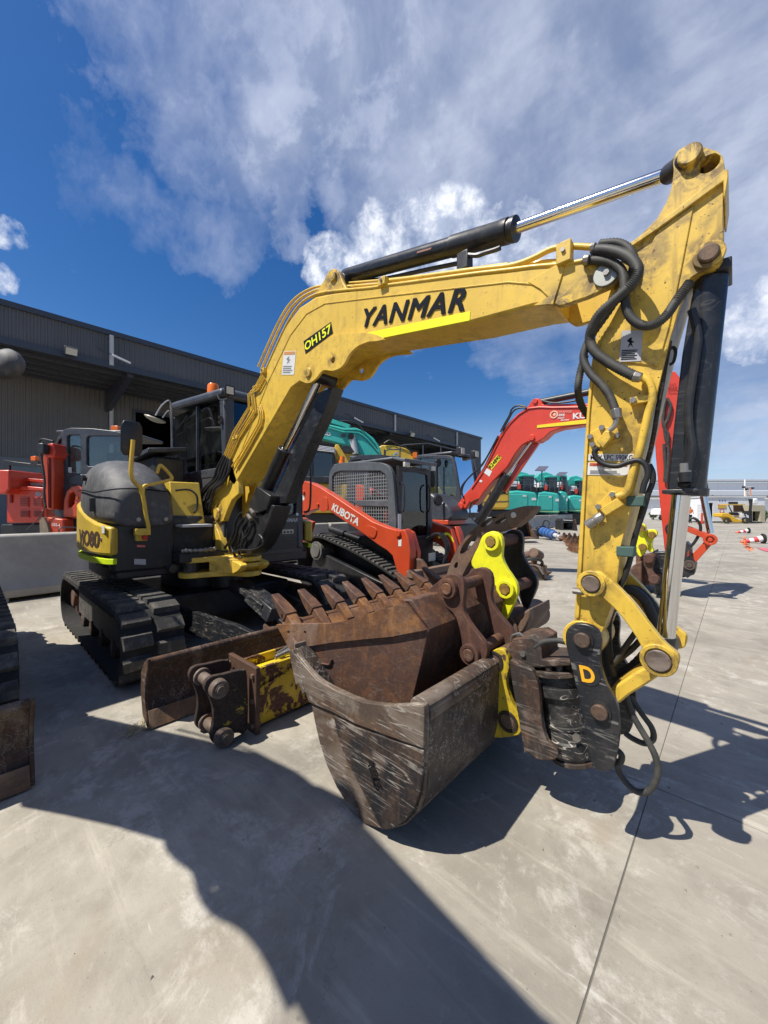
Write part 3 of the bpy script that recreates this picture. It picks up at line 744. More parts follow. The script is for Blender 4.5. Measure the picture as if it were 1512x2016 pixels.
# --- bucket cylinder beside the arm
c0, c1_, c2 = onY(1399, 545, YC), onY(1343, 970, YC), onY(1306, 1262, YC)
c0 = onY(1400, 550, YC-.02); cm = onY(1356, 968, YC-.02)
dd = (cm-c0).normalized()
part('bucket_cylinder_barrel', MB().cyl(c0, cm, .050, n=32), BLK3, ex, bev=.004)
gp = P2([(1366,700),(1384,574),(1372,565),(1362,585),(1343,700),(1328,830),(1314,962),(1318,966),(1360,972),(1354,925),(1349,870)], YC-.06)
part('cylinder_guard', MB().py(gp, YC-.065, YC-.01), BLK3, ex, bev=.005)
part('cylinder_guard_pipe', MB().tube(onarm([(1362,610),(1374,660),(1370,700),(1356,800),(1358,850),(1362,880),(1354,925)], YC-.085), .014, 10), BLK, ex)
e = onY(1337, 972, YC-.02)
part('gland_plate', MB().cyl(cm-dd*.015, cm+dd*.015, .06, n=28).obox(onY(1340, 968, YC-.03), (.052, .05, .008)), BLK2, ex, bev=.003)
nt = onY(1349, 922, YC-.085)
part('hex_nut', MB().cyl(nt+Vector((0, 0, -.015)), nt+Vector((0, 0, .018)), .019, n=6), M_steel, ex)
part('port_elbow', MB().cyl(nt+Vector((0, 0, -.05)), nt+Vector((0, 0, -.015)), .020, n=12).cyl(nt+Vector((0, 0, -.04)), nt+Vector((-.01, .06, -.08)), .022, n=12), BLK, ex)
r0 = onY(1341, 975, YC-.02); r1 = onY(1310, 1262, YC-.02)
part('bucket_cylinder_rod', MB().cyl(r0, r1, .030, n=32), CHR, ex)
part('rod_eye', MB().cyl(r1-dd*.02, r1+dd*.05, .034, n=20), BLK, ex, bev=.003)
part('barrel_eye', MB().cyl(onY(1393, 520, YC), c0+dd*.02, .042, .05, n=24), BLK, ex, bev=.003)

# --- bucket linkage
LN = YC-.165
l1 = crv(P2(zs(Z1, [(893,470),(888,420),(905,385),(945,372),(1000,383),(1060,425),(1130,492),(1200,566),(1280,672),(1360,775),(1420,835),(1462,868),(1475,905),(1462,955),(1425,972),(1365,968),(1310,950),(1276,915),(1250,830),(1180,715),(1105,618),(1045,560),(985,515),(930,508)]), LN), 2)
for y in (LN, YC+.130): part('guide_link', MB().py(l1, y, y+.035), YEL, ex, bev=.004)
for (z, r, nm) in (((950, 450), .052, 'link_boss'), ((1350, 905), .058, 'link_boss')):
    u, v = zs(Z1, [z])[0]; p = onY(u, v, LN)
    part(nm, MB().ring((p.x, LN-.010, p.z), (p.x, LN+.03, p.z), r, r-.016), YEL, ex, bev=.003)
    part('link_pin', MB().cyl((p.x, LN-.016, p.z), (p.x, YC+.17, p.z), r-.019, n=24), M_pin, ex, bev=.004)
l2 = P2(zs(Z1, [(1300,930),(1395,960),(1370,990),(1280,1050),(1180,1110),(1120,1160),(1098,1168),(1060,1085),(1090,1060),(1200,985)]), YC-.085)
part('bucket_link', MB().py(l2, YC-.09, YC+.09), YEL2, ex, bev=.008)
u, v = zs(Z1, [(885, 490)])[0]; p = onY(u, v, AN)
part('link_stop_bolt', MB().cyl((p.x-.02, AN-.03, p.z), (p.x+.02, AN-.03, p.z), .014, n=8), M_steel, ex)
part('arm_end_boss', MB().ring((onY(1147, 1258, AN).x, AN-.012, onY(1147, 1258, AN).z), (onY(1147, 1258, AN).x, AF+.012, onY(1147, 1258, AN).z), .078, .04), YEL, ex, bev=.004)

# --- tilting hitch
hp = crv(P2(zs(Z1, [(800,770),(812,718),(855,688),(925,690),(990,725),(1012,790),(1005,880),(1012,950),(1045,1050),(1095,1140),(1117,1230),(1118,1370),(1100,1480),(1078,1545),(1040,1560),(995,1558),(960,1535),(940,1450),(915,1300),(880,1130),(845,980),(812,850)]), YC-.17), 2)
HN = YC-.18
hit1 = part('hitch_side_plate', MB().py(hp, HN, HN+.030), BLK2, ex, bev=.004)
part('hitch_side_plate', MB().py(hp, YC+.15, YC+.18), BLK2, ex, bev=.004)
for z in ((900, 783), (1003, 1210)):
    u, v = zs(Z1, [z])[0]; p = onY(u, v, HN)
    part('hitch_pin', MB().cyl((p.x, HN-.022, p.z), (p.x, YC+.20, p.z), .030, n=24), M_pin, ex, bev=.004)
    part('pin_recess', MB().ring((p.x, HN-.006, p.z), (p.x, HN, p.z), .040, .031), BLK, ex)
u, v = zs(Z1, [(932, 990)])[0]; lc = onY(u, v, HN)
part('round_badge', MB().cyl((lc.x, HN-.003, lc.z), (lc.x, HN, lc.z), .044, n=28), BLK, ex)
lettering('badge_print', 'D', plain('badge amber', (.85, .42, .02), .4), ex, (lc.x-.022, HN-.004, lc.z-.034), (lc.x+.030, HN-.004, lc.z-.030), (lc.x-.034, HN-.004, lc.z+.030), off=.001, weight=.035, nrm=(0, -1, 0))
t0, t1 = onY(1096, 1318, YC), onY(1126, 1478, YC); ax = (t1-t0); La = ax.length; ax.normalize()
act = MB().lathe(t0, ax, [(0, .108), (.025, .112), (.03, .100), (.055, .100), (.057, .108), (.095, .108), (.10, .094), (.11, .090), (La*.62, .090), (La*.63, .096), (La*.66, .096), (La*.67, .090), (La*.80, .094), (La*.82, .101), (La*.95, .103), (La, .096), (La+.02, .085)], 40)
part('tilt_actuator', act, rusty('scuffed actuator', (.022, .022, .023), (.07, .065, .058), (.03, .03, .031), bare=.15, barecol=(.20, .19, .17), rough=.55, scratch=.9), ex)
tb = t0-ax*.02
for k in range(12):
    a = k*2*pi/12; o = tb+Vector((cos(a)*.088, sin(a)*.088, 0)); part('cap_screw', MB().cyl(o, o-ax*.032, .015, n=10), M_rustblk, ex, bev=.002)
part('actuator_flange', MB().cyl(t0-ax*.02, t0+ax*.004, .125, n=32), M_rustblk, ex, bev=.003)
part('actuator_flange', MB().cyl(t1+ax*.01, t1+ax*.03, .10, n=32), M_rustblk, ex, bev=.003)
tp = P2(zs(Z1, [(455,835),(490,775),(600,768),(655,800),(660,900),(830,905),(830,938),(620,948),(500,940)]), YC-.10)
part('coupler_top_block', MB().py(tp, YC-.11, YC+.11), M_rustblk, ex, bev=.006)
cp = crv(P2(zs(Z1, [(470,900),(530,930),(600,960),(640,1060),(650,1180),(665,1300),(690,1385),(745,1435),(755,1480),(705,1500),(620,1488),(555,1425),(530,1300),(505,1160),(480,1020)]), YC-.13), 2)
for y in (YC-.14, YC+.105): part('coupler_side_plate', MB().py(cp, y, y+.035), M_rustblk, ex, bev=.005)
part('coupler_web', MB().py(P2(zs(Z1, [(560,950),(640,960),(660,1380),(600,1400)]), YC), YC-.1, YC+.1), M_rustblk, ex)
for z in ((545, 868),): 
    u, v = zs(Z1, [z])[0]; p = onY(u, v, YC-.11); part('block_bolt', MB().bolt(p, (0, -1, 0), .014, .01), M_steel, ex)
part('actuator_bolt', MB().bolt(onY(850+865/3.024, 1000+1365/3.024, YC-.09), (0, -1, 0), .018, .014), M_steel, ex)
part('grab_loop', MB().tube(onarm(zs(Z1, [(475,790),(480,760),(520,748),(545,765),(548,790)]), YC-.08), .006, 6), M_steel, ex)

# --- rigid pipes and hoses on the boom
def pipe(name, px, y, r, mat=YEL, n=10, sm=4, rib=0, off=None):
    pts = [onY(u, v, y if not callable(y) else y(i/(len(px)-1))) for i, (u, v) in enumerate(px)]
    return part(name, MB().tube(pts, r, n, sm, rib=rib), mat, ex, sharp=60)
pipe('steel_pipe', [(1166,487),(1126,485),(1087,490),(1050,508),(1005,523),(926,532),(807,548),(767,553),(757,560)], YN+.02, .013)
pipe('steel_pipe', [(1151,513),(1111,520),(1050,525),(1005,531),(926,540),(807,556),(767,561),(728,567),(660,573),(621,580),(590,600),(562,643),(523,728)], YN+.002, .010)
pipe('steel_pipe', [(1100,514),(1050,518),(926,536),(807,552),(740,560),(660,566),(618,573),(582,596),(553,640),(515,726)], YN+.05, .010)
pipe('steel_pipe', [(1000,520),(926,530),(807,546),(740,553),(660,560),(612,568),(574,594),(545,640),(508,722)], YN+.10, .009)
for (u, v, w, h) in ((1112, 500, .030, .045), (755, 556, .03, .025), (520, 731, .03, .022), (466, 862, .05, .016)):
    p = onY(u, v, YN-.006)
    part('pipe_clamp', MB().obox(p, (w, .022, h), Matrix.Rotation(radians(0), 3, 'Y')), YEL2, ex, bev=.004)
    part('clamp_bolt', MB().bolt(p+Vector((0, -.022, .005)), (0, -1, 0), .010, .009), M_steel, ex)
grp = [[(792,500),(742,592),(690,652),(694,740),(580,925),(517,1090)], [(800,510),(752,596),(700,662),(703,745),(592,935),(527,1095)],
       [(806,520),(760,604),(712,622),(716,660),(726,752),(604,945),(538,1102)], [(812,530),(768,612),(722,640),(738,770),(616,955),(549,1108)],
       [(780,575),(728,590),(738,690),(750,768),(628,965),(560,1118)], [(770,735),(781,762),(788,800),(776,860),(680,1030),(590,1190)],
       [(778,722),(795,765),(800,805),(789,868),(692,1045),(612,1180)], [(762,748),(768,770),(774,805),(762,858),(664,1030),(573,1170)]]
for i, g in enumerate(grp): pipe('thin_pipe', zs(Z5, g), YN-.012-.004*(i % 2), .0068, sm=1, n=8)
for (u, v) in ((466, 862), (480, 872)):
    pass
hs_ = [[(517,1090),(470,1180),(440,1260),(380,1320),(330,1400),(310,1490),(300,1600)], [(530,1095),(490,1180),(470,1250),(400,1320),(350,1400),(335,1500),(310,1620)],
       [(545,1105),(510,1190),(480,1270),(410,1340),(385,1420),(390,1500),(330,1540)], [(556,1115),(530,1200),(500,1270),(430,1330),(400,1400),(330,1480),(290,1690)],
       [(565,1120),(550,1210),(510,1280),(450,1330),(420,1430),(400,1520),(380,1600)]]
for g in hs_: pipe('boom_hose', zs(Z5, g), lambda t: YN-.02-.03*sin(pi*t), .016, M_hosed, sm=5)
for z in ((515,1090),(530,1100),(548,1110),(570,1150)):
    u, v = zs(Z5, [z])[0]; p = onY(u, v, YN-.015); part('hose_fitting', MB().cyl(p, p+Vector((-.02, -.002, -.04)), .014, n=8), M_steel, ex)

# --- arm hoses (wrapped)
def wrapped(pts, y, r=.019):
    P = [onY(u, v, y if not callable(y) else y(i/(len(pts)-1))) for i, (u, v) in enumerate(pts)]
    part('wrapped_hose', MB().tube(P, r, 14, 12, rib=.0026), M_hose, ex, sharp=70)
wrapped(zs(Z2, [(385,790),(470,792),(560,812),(630,850),(672,915),(655,985),(600,1050),(510,1130),(425,1210),(378,1295),(365,1375),(400,1450),(475,1510),(560,1560),(650,1605)]), lambda t: YN-.02-.05*sin(pi*min(1, t*1.4)), .0175)
wrapped(zs(Z2, [(325,862),(410,858),(500,872),(560,915),(585,980),(590,1080),(600,1170),(640,1240),(710,1280),(790,1268),(860,1210),(915,1130),(965,1060),(1010,1000)]), lambda t: YN-.01-.03*sin(pi*t), .0148)
wrapped([(1180,480),(1215,478),(1240,492),(1248,520),(1232,560),(1200,610),(1165,660),(1151,690),(1150,712),(1164,737),(1184,757),(1200,779),(1210,803),(1214,822)], lambda t: YN+.01-.035*t, .0138)
wrapped([(1152,700),(1142,735),(1138,768),(1144,796),(1160,822),(1185,850)], lambda t: YN+.06+max(0, t-.4)*.45, .0135)
pipe('hose_tail', [(1214,822),(1210,838),(1199,848)], YN-.03, .010, M_steel)
for (a, b) in (((1248,741),(1262,744)), ((1212,806),(1215,824)), ((1164,488),(1172,487)), ((1150,512),(1160,511))):
    pa, pb = onY(*a, YN-.028), onY(*b, YN-.028)
    part('hose_ferrule', MB().cyl(pa, pb, .021, .018, 8), M_steel, ex, bev=.002)
pipe('arm_pipe', [(1262,742),(1275,750),(1283,768),(1284,790),(1276,815),(1261,880),(1247,925),(1239,955),(1230,972),(1214,978)], AN-.022, .0145, YEL2)
p = onY(1262, 788, AN-.015); part('pipe_clamp', MB().obox(p, (.035, .016, .014)), YEL2, ex, bev=.003)
part('clamp_bolt', MB().bolt(p+Vector((-.022, -.016, 0)), (0, -1, 0), .012, .012), M_steel, ex)
def block(px, y0, y1, nm='valve_block'):
    part(nm, MB().py(P2(px, y0), y0, y1), YEL2, ex, bev=.003)
block(zs(Z3, [(478,1292),(602,1212),(648,1262),(522,1342)]), AN-.052, AN)
block(zs(Z3, [(445,1270),(560,1160),(600,1165),(605,1210),(520,1290),(462,1302)]), AN-.010, AN, 'mounting_tab')
block(zs(Z3, [(455,800),(520,722),(585,742),(500,852)]), AN-.050, AN)
block(zs(Z3, [(408,738),(500,690),(640,725),(636,790),(470,850),(405,800)]), AN-.010, AN, 'mounting_tab')
for z in ((573,1187),(472,1275),(496,705),(430,827),(412,770),(608,760)):
    u, v = zs(Z3, [z])[0]; p = onY(u, v, AN-.01); part('tab_bolt', MB().bolt(p, (0, -1, 0), .012, .012), M_steel, ex)
qa, qb = onY(*zs(Z3, [(500, 1335)])[0], AN-.032), onY(*zs(Z3, [(398, 1408)])[0], AN-.032); qd = (qb-qa).normalized(); qL = (qb-qa).length
part('quick_coupler', MB().lathe(qa, qd, [(0, .014), (.01, .020), (.03, .020), (.031, .016), (.038, .016), (.039, .021), (.07, .021), (.072, .015), (qL-.01, .013), (qL, .011)], 20), M_steel, ex)
pipe('arm_hose', zs(Z3, [(470,850),(440,880),(465,935),(530,972),(610,980),(690,952),(760,940),(812,975),(826,1040),(800,1110),(785,1180)]), AN-.035, .0105, M_hosed)
pipe('arm_hose', zs(Z3, [(835,970),(862,1030),(860,1100),(830,1180),(800,1290),(770,1380),(730,1500),(700,1650),(660,1780),(620,1850)]), AN+.03, .010, M_hosed)
pipe('arm_hose', zs(Z3, [(800,1240),(760,1400),(720,1560),(690,1680),(640,1800)]), AN+.10, .010, M_hosed)
for z in ((745,1235),(672,1595)):
    u, v = zs(Z3, [z])[0]; p = onY(u, v, AN+.02); part('rubber_clamp', MB().obox(p, (.030, .03, .020)), plain('teal rubber', (.05, .10, .085), .7), ex, bev=.004)
pipe('front_rail', zs(Z3, [(985,80),(940,330),(900,560),(860,800),(820,960)]), AN+.02, .008, M_rustblk)
part('rail_bracket', MB().tube(onarm([(1316,690),(1325,684),(1330,692),(1326,712),(1318,718)], AN+.05), .006, 6), BLK, ex)
# lower hoses round the hitch
pipe('hitch_hose', zs(Z1, [(1150,1100),(1195,1230),(1285,1385),(1335,1490),(1345,1590),(1290,1685),(1205,1680),(1125,1590),(1100,1500)]), YC-.03, .0125, M_hose, sm=8)
pipe('hitch_hose', zs(Z1, [(1180,1120),(1250,1225),(1310,1310),(1318,1375),(1270,1402),(1200,1375),(1150,1340)]), YC+.05, .0115, M_hose, sm=8)
pipe('hitch_hose', zs(Z1, [(1075,580),(1045,660),(1040,760),(1050,880),(1075,1000)]), YC+.02, .020, M_hose, sm=8, rib=.0015)
pipe('hitch_hose', zs(Z1, [(1130,490),(1190,490),(1262,545),(1310,640),(1330,720),(1290,840),(1200,940),(1110,995)]), YC+.08, .019, M_hose, sm=8, rib=.0015)
pipe('hitch_hose', zs(Z1, [(1160,480),(1240,500),(1320,590),(1350,700),(1360,760)]), YC+.12, .018, M_hose, sm=8, rib=.0015)
pipe('hitch_hose', zs(Z1, [(1215,740),(1150,830),(1110,890),(1075,930)]), YC-.02, .011, M_hose, sm=8)
pipe('hitch_hose', zs(Z1, [(1240,790),(1180,850),(1095,915),(1060,940)]), YC+.02, .012, M_hose, sm=8)
pipe('hitch_hose', zs(Z1, [(615,830),(660,800),(740,790),(800,800),(840,830)]), YC-.10, .012, M_hose, sm=8, rib=.001)
pipe('hitch_hose', zs(Z1, [(1100,1440),(1130,1470),(1125,1510),(1105,1530)]), YC-.1, .012, M_hose, sm=6)

# --- print on boom and arm
def BP(u, v, y=YN): return onY(u, v, y)
lettering('maker_lettering', 'YANMAR', M_ink, ex, BP(718,645), BP(924,611), BP(714,609), off=.003, weight=.0, shear=.5, space=1.12, bold=.034, nrm=(0,-1,0))
quad('reflective_strip', M_flyel, ex, [BP(715,657), BP(926,613), BP(925,631), BP(715,673)], nrm=(0,-1,0), label='fluorescent yellow strip under the lettering')
quad('fleet_number_tag', M_ink, ex, [BP(598,672), BP(652,634), BP(656,656), BP(602,697)], nrm=(0,-1,0))
lettering('fleet_number', 'OH157', M_flyel, ex, BP(602,692), BP(654,654), BP(600,676), off=.005, weight=.022, nrm=(0,-1,0))
M_wtxt = plain('sticker grey print', (.22,.22,.22), .5)
def sticker(name, corners, y, top=None, lines=4, fig=True, base=M_wht, ink=M_wtxt, topmat=None, tfrac=.18):
    """warning sticker: corners tl, tr, br, bl in photograph pixels"""
    tl, tr, br, bl = [onY(u, v, y) for u, v in corners]
    q_ = quad(name, base, ex, [tl, tr, br, bl], off=.0025, nrm=(0,-1,0))
    def at(s, t, o=.0035): return (tl*(1-s)+tr*s)*(1-t)+(bl*(1-s)+br*s)*t+Vector((0, -o, 0))
    if topmat:
        quad('sticker_header', topmat, ex, [at(.05, .02), at(.95, .02), at(.95, tfrac-.03), at(.05, tfrac-.03)], off=.0002, nrm=(0,-1,0))
    mb = MB()
    for k in range(lines):
        t = .62+k*.34/lines; e = random.uniform(.7, .93)
        p = [at(.08, t), at(e, t), at(e, t+.20/lines), at(.08, t+.20/lines)]; mb.add(p, [[0,1,2,3]])
    if fig:
        c = [at(.40,.25), at(.52,.22), at(.50,.32), at(.66,.38), at(.52,.40), at(.60,.55), at(.48,.46), at(.34,.56), at(.42,.40), at(.28,.33)]
        mb.add(c, [[0,1,2,3,4,5,6,7,8,9]])
    o = part('sticker_print', mb, ink, q_); o.location = Vector(ex.location)*0
    return q_
sticker('warning_sticker', [(559,692),(583,691),(579,738),(555,738)], YN, topmat=M_sign1, lines=4)
sticker('warning_sticker', [(1225,651),(1266,651),(1262,711),(1219,713)], AN-.006, lines=6, base=M_silver, ink=M_ink)
quad('load_sticker', M_wht, ex, [onY(u, v, AN) for u, v in ((1159,894),(1249,894),(1248,907),(1158,907))], off=.0025, nrm=(0,-1,0))
lettering('load_print', 'MAX LPC 590KG', M_ink, ex, onY(1163,905,AN), onY(1246,905.5,AN), onY(1163,896,AN), off=.004, weight=.006, nrm=(0,-1,0))
sticker('warning_sticker', [(1158,911),(1240,913),(1239,936),(1155,935)], AN, topmat=plain('warning red', (.45,.10,.05), .5), lines=3, fig=True, tfrac=.28)
lettering('warning_word', 'WARNING', M_redp, ex, onY(1167,917,AN), onY(1208,918,AN), onY(1167,912,AN), off=.005, weight=.01, nrm=(0,-1,0))

# --- boom cylinder with its guards
k0, k1, k2 = onY(485, 1050, YC-.03), onY(561, 884, YC-.03), onY(632, 742, YC-.03)
kd = (k1-k0).normalized()
part('boom_cylinder_barrel', MB().cyl(k0, k1, .058, n=28), BLK, ex, bev=.004)
part('boom_cylinder_rod', MB().cyl(k1, k2, .030, n=24), CHR, ex)
part('rod_eye', MB().cyl((k2.x, YC-.09, k2.z), (k2.x, YC+.09, k2.z), .055, n=20), BLK, ex)
gg = P2(zs(Z5, [(1150,640),(1290,585),(1215,790),(1110,1010),(1020,1230),(945,1430),(860,1445),(850,1380),(930,1220),(1000,1010),(1075,810)]), YC-.04)
part('boom_cylinder_guard', MB().py(gg, YC-.02, YC+.09), BLK3, ex, bev=.006)
part('guard_bracket', MB().py(P2(zs(Z5, [(760,1310),(860,1380),(830,1480),(720,1520),(700,1440),(730,1380)]), YC-.1), YC-.11, YC+.1), BLK, ex, bev=.006)
cb = P2(zs(Z5, [(700,1460),(800,1520),(850,1440),(880,1450),(830,1600),(760,1740),(700,1800),(600,1800),(570,1740),(620,1640),(660,1540)]), YC-.09)
part('cylinder_base', MB().py(cb, YC-.09, YC+.09), BLK, ex, bev=.008)
for g in ([(660,1540),(620,1600),(600,1680),(570,1740),(600,1820)], [(690,1560),(650,1620),(660,1700),(620,1760),(640,1830)], [(720,1580),(690,1660),(650,1700),(640,1760),(590,1790)], [(640,1500),(600,1570),(590,1640),(560,1700),(520,1760)]):
    pipe('cylinder_hose', zs(Z5, g), YC-.12, .012, M_hosed)
pipe('bumper_rail', zs(Z5, [(570,1790),(640,1770),(720,1770),(790,1740),(795,1690),(770,1660)]), YC-.14, .010, BLK)
for z in ((710,1480),(690,1520)):
    u, v = zs(Z5, [z])[0]; part('port_fitting', MB().cyl(onY(u, v, YC-.11), onY(u+6, v+8, YC-.13), .018, n=8), M_steel, ex)

# --- swing bracket
sb = crv(P2(zs(Z5, [(375,1560),(440,1545),(470,1600),(505,1690),(520,1770),(560,1830),(640,1865),(650,1900),(600,1940),(500,1955),(410,1962),(405,1900),(418,1850),(428,1800),(425,1730),(395,1690),(350,1640)]), YN), 2)
for a, b in ((YN-.02, YN+.05), (YF-.05, YF+.02)): part('swing_bracket', MB().py(sb, a, b), YEL, ex, bev=.008)
part('bracket_floor', MB().py(P2(zs(Z5, [(410,1880),(500,1860),(640,1870),(640,1900),(600,1940),(410,1955)]), YN), YN+.03, YF-.03), YEL2, ex, bev=.006)
lx = onX(380, 1115, -3.88)
for z in (.71, .855):
    part('swing_lug', MB().pz(crv([(-3.99, 1.38), (-3.86, 1.33), (-3.76, 1.38), (-3.72, 1.52), (-3.62, 1.72), (-3.45, 1.80), (-3.5, 1.98), (-3.9, 2.0), (-4.02, 1.7), (-4.04, 1.45)], 3), z, z+.048), YEL, ex, bev=.006)
part('swing_web', MB().add([Vector((-3.74,1.56,.74)), Vector((-3.50,1.78,.74)), Vector((-3.50,1.78,.88)), Vector((-3.74,1.56,.88)), Vector((-3.80,1.60,.74)), Vector((-3.60,1.84,.74)), Vector((-3.60,1.84,.88)), Vector((-3.80,1.60,.88))], [(0,1,2,3),(5,4,7,6),(3,2,6,7),(0,3,7,4),(1,5,6,2),(0,4,5,1)]), YEL2, ex, bev=.006)
part('swing_pin', MB().cyl((-3.89, 1.45, .70), (-3.89, 1.45, .915), .045, n=20), M_pin, ex, bev=.004)
part('swing_cylinder', MB().cyl((-3.89, 1.45, .75), (-3.89, 1.45, .85), .075, n=20).cyl((-3.9, 1.3, .80), (-4.6, 1.12, .80), .045, n=16), BLK2, ex, bev=.004)
part('swing_post', MB().cyl((-4.0, 1.86, .55), (-4.0, 1.86, 1.05), .16, n=24), BLK, ex, bev=.01)

BOOM_DATA = {c.data for c in ex.children if c.data}
# --- undercarriage: two rubber tracks
def track_path(r, xa=-5.76, xb=-3.53, zc=.315, n=16):
    pts = [(xb+r*sin(pi*i/n), zc+r*cos(pi*i/n)) for i in range(n+1)]
    pts += [(xa-r*sin(pi*i/n), zc-r*cos(pi*i/n)) for i in range(n+1)]
    return pts
def make_track(par, y0, y1, xa, xb, zc, ro, pitch_n, near, mats=(M_rub_in, M_rub), lugh=.045):
    t = part('rubber_track', MB().py(track_path(ro-lugh, xa, xb, zc), y0+.01, y1-.01, [track_path(ro-lugh-.035, xa, xb, zc)]), mats[0], par, sharp=40)
    per = 2*(xb-xa)+2*pi*(ro-lugh); w = (y1-y0); lug = None
    for i in range(pitch_n):
        s = i*per/pitch_n
        for col in (0, 1):
            s_ = (s+(per/pitch_n/2 if col else 0)) % per
            L = xb-xa; A = pi*(ro-lugh)
            if s_ < L: x, z, ang = xa+s_, zc+ro-lugh, 0
            elif s_ < L+A: th = (s_-L)/(ro-lugh); x, z, ang = xb+(ro-lugh)*sin(th), zc+(ro-lugh)*cos(th), th
            elif s_ < 2*L+A: x, z, ang = xb-(s_-L-A), zc-ro+lugh, pi
            else: th = (s_-2*L-A)/(ro-lugh); x, z, ang = xa-(ro-lugh)*sin(th), zc-(ro-lugh)*cos(th), pi+th
            if lug is None:
                hl = per/pitch_n*.33
                m_ = MB().loft([[Vector((-hl, -w*.225, -.006)), Vector((hl, -w*.205, -.006)), Vector((hl, w*.235, -.006)), Vector((-hl, w*.215, -.006))],
                                [Vector((-hl*.8, -w*.215, lugh*.9)), Vector((hl*.8, -w*.195, lugh*.9)), Vector((hl*.8, w*.222, lugh*.9)), Vector((-hl*.8, w*.20, lugh*.9))]])
                o = part('track_lug', m_, mats[1], t, local=True); lug = o
            else:
                o = lug.copy(); COL.objects.link(o); o.parent = t
            O = base_of(t)
            o.location = Vector((x, y0+w*(.25 if col == 0 else .75), z))-O; o.rotation_euler = (0, ang, 0)
    return t
M_idler = rusty('rusted idler', (.09,.05,.04), (.24,.11,.07), (.13,.08,.065))
for y0, y1 in ((.725, 1.175), (2.545, 2.995)):
    make_track(ex, y0, y1, -5.76, -3.53, .315, .315, 38, True)
    ym = (y0+y1)/2
    for x in (-5.76, -3.53):
        part('idler_wheel' if x > -5 else 'sprocket', MB().cyl((x, ym-.09, .315), (x, ym+.09, .315), .20, n=28).cyl((x, ym-.14, .315), (x, ym+.14, .315), .10, n=20), M_idler, ex, bev=.01)
    for k in range(4): part('track_roller', MB().cyl((-5.3+k*.44, ym-.12, .14), (-5.3+k*.44, ym+.12, .14), .085, n=18), M_rustblk, ex, bev=.008)
    part('track_frame', MB().box(-5.55, -3.75, ym-.11, ym+.11, .18, .42), paint('dusty frame paint', (.05,.048,.045), .7, dirt=.9, dirtcol=(.13,.115,.095)), ex, bev=.015)
M_ucar = BLK
part('car_body', MB().box(-5.3, -4.0, 1.1, 2.62, .25, .52).cyl((-4.68, YC, .5), (-4.68, YC, .78), .42, n=32), M_ucar, ex, bev=.02)

# --- dozer blade
bx = -2.69
sec = [(bx+.035, .015), (bx-.03, .07), (bx-.07, .18), (bx-.065, .30), (bx-.02, .385), (bx+.02, .415), (bx+.03, .395), (bx-.02, .35), (bx-.04, .28), (bx-.045, .18), (bx-.0, .075), (bx+.05, .02)]
M_blade = rusty('blade rust', (.045,.025,.018), (.13,.065,.035), (.07,.045,.03), bare=.2, barecol=(.17,.13,.10), scratch=.3)
part('dozer_blade', MB().py(sec, .74, 2.99), M_blade, ex, bev=.004)
part('blade_top_tube', MB().cyl((bx+.005, .745, .405), (bx+.005, 2.985, .405), .024, n=14), M_blade, ex)
part('cutting_edge', MB().py([(bx+.052, .008), (bx+.060, .012), (bx+.012, .105), (bx+.0, .10)], .745, 2.985), rusty('worn cutting edge', (.10,.06,.035), (.22,.11,.05), (.16,.10,.06), bare=.5, barecol=(.24,.17,.11)), ex, bev=.002)
for y in (.733, 2.985): part('blade_end_plate', MB().py([(bx+.045, .01), (bx-.06, .06), (bx-.10, .2), (bx-.09, .32), (bx-.03, .40), (bx+.04, .435), (bx+.045, .38), (bx+.0, .3), (bx-.02, .18), (bx+.02, .08)], y, y+.018), M_blade, ex, bev=.003)
for y0, y1 in ((1.30, 1.48), (2.42, 2.24)):
    m_ = MB().loft([[Vector((-4.05, y0, .22)), Vector((-4.05, y0+.05, .22)), Vector((-4.05, y0+.05, .44)), Vector((-4.05, y0, .44))],
                    [Vector((-3.05, y1, .20)), Vector((-3.05, y1+.05, .20)), Vector((-3.05, y1+.05, .40)), Vector((-3.05, y1, .40))],
                    [Vector((-2.74, y1+.02, .10)), Vector((-2.74, y1+.07, .10)), Vector((-2.74, y1+.07, .38)), Vector((-2.74, y1+.02, .38))]])
    part('blade_arm', m_, BLK2, ex, bev=.006)
part('blade_gusset', MB().pz(crv([(-2.72, 1.5), (-2.72, 2.3), (-2.9, 2.2), (-3.12, 2.05), (-3.12, 1.8), (-2.9, 1.66)], 3), .30, .34), M_blade, ex, bev=.004)
part('blade_cylinder', MB().cyl((-3.85, YC, .55), (-3.15, YC, .42), .055, n=20), BLK, ex)
part('blade_cylinder_rod', MB().cyl((-3.15, YC, .42), (-2.82, YC, .33), .028, n=16), CHR, ex)
gq = [onZ(470,1183,.60), onZ(505,1183,.60), onZ(543,1215,.52), onZ(535,1228,.50), onZ(508,1237,.49), onZ(465,1195,.56)]
part('cylinder_cover', MB().loft([[Vector((-3.75,1.77,.60)), Vector((-3.75,1.95,.60)), Vector((-3.75,1.95,.64)), Vector((-3.75,1.77,.64))], [Vector((-3.10,1.75,.45)), Vector((-3.10,1.97,.45)), Vector((-3.10,1.97,.51)), Vector((-3.10,1.75,.51))]]), BLK2, ex, bev=.006)
part('cylinder_cover_hood', MB().loft([[Vector((-3.40,1.74,.50)), Vector((-3.40,1.98,.50)), Vector((-3.40,1.93,.60)), Vector((-3.40,1.79,.60))], [Vector((-2.98,1.73,.38)), Vector((-2.98,1.99,.38)), Vector((-2.98,1.94,.49)), Vector((-2.98,1.78,.49))]]), BLK2, ex, bev=.006)

UNDER_DATA = {c.data for c in ex.children if c.data}-BOOM_DATA
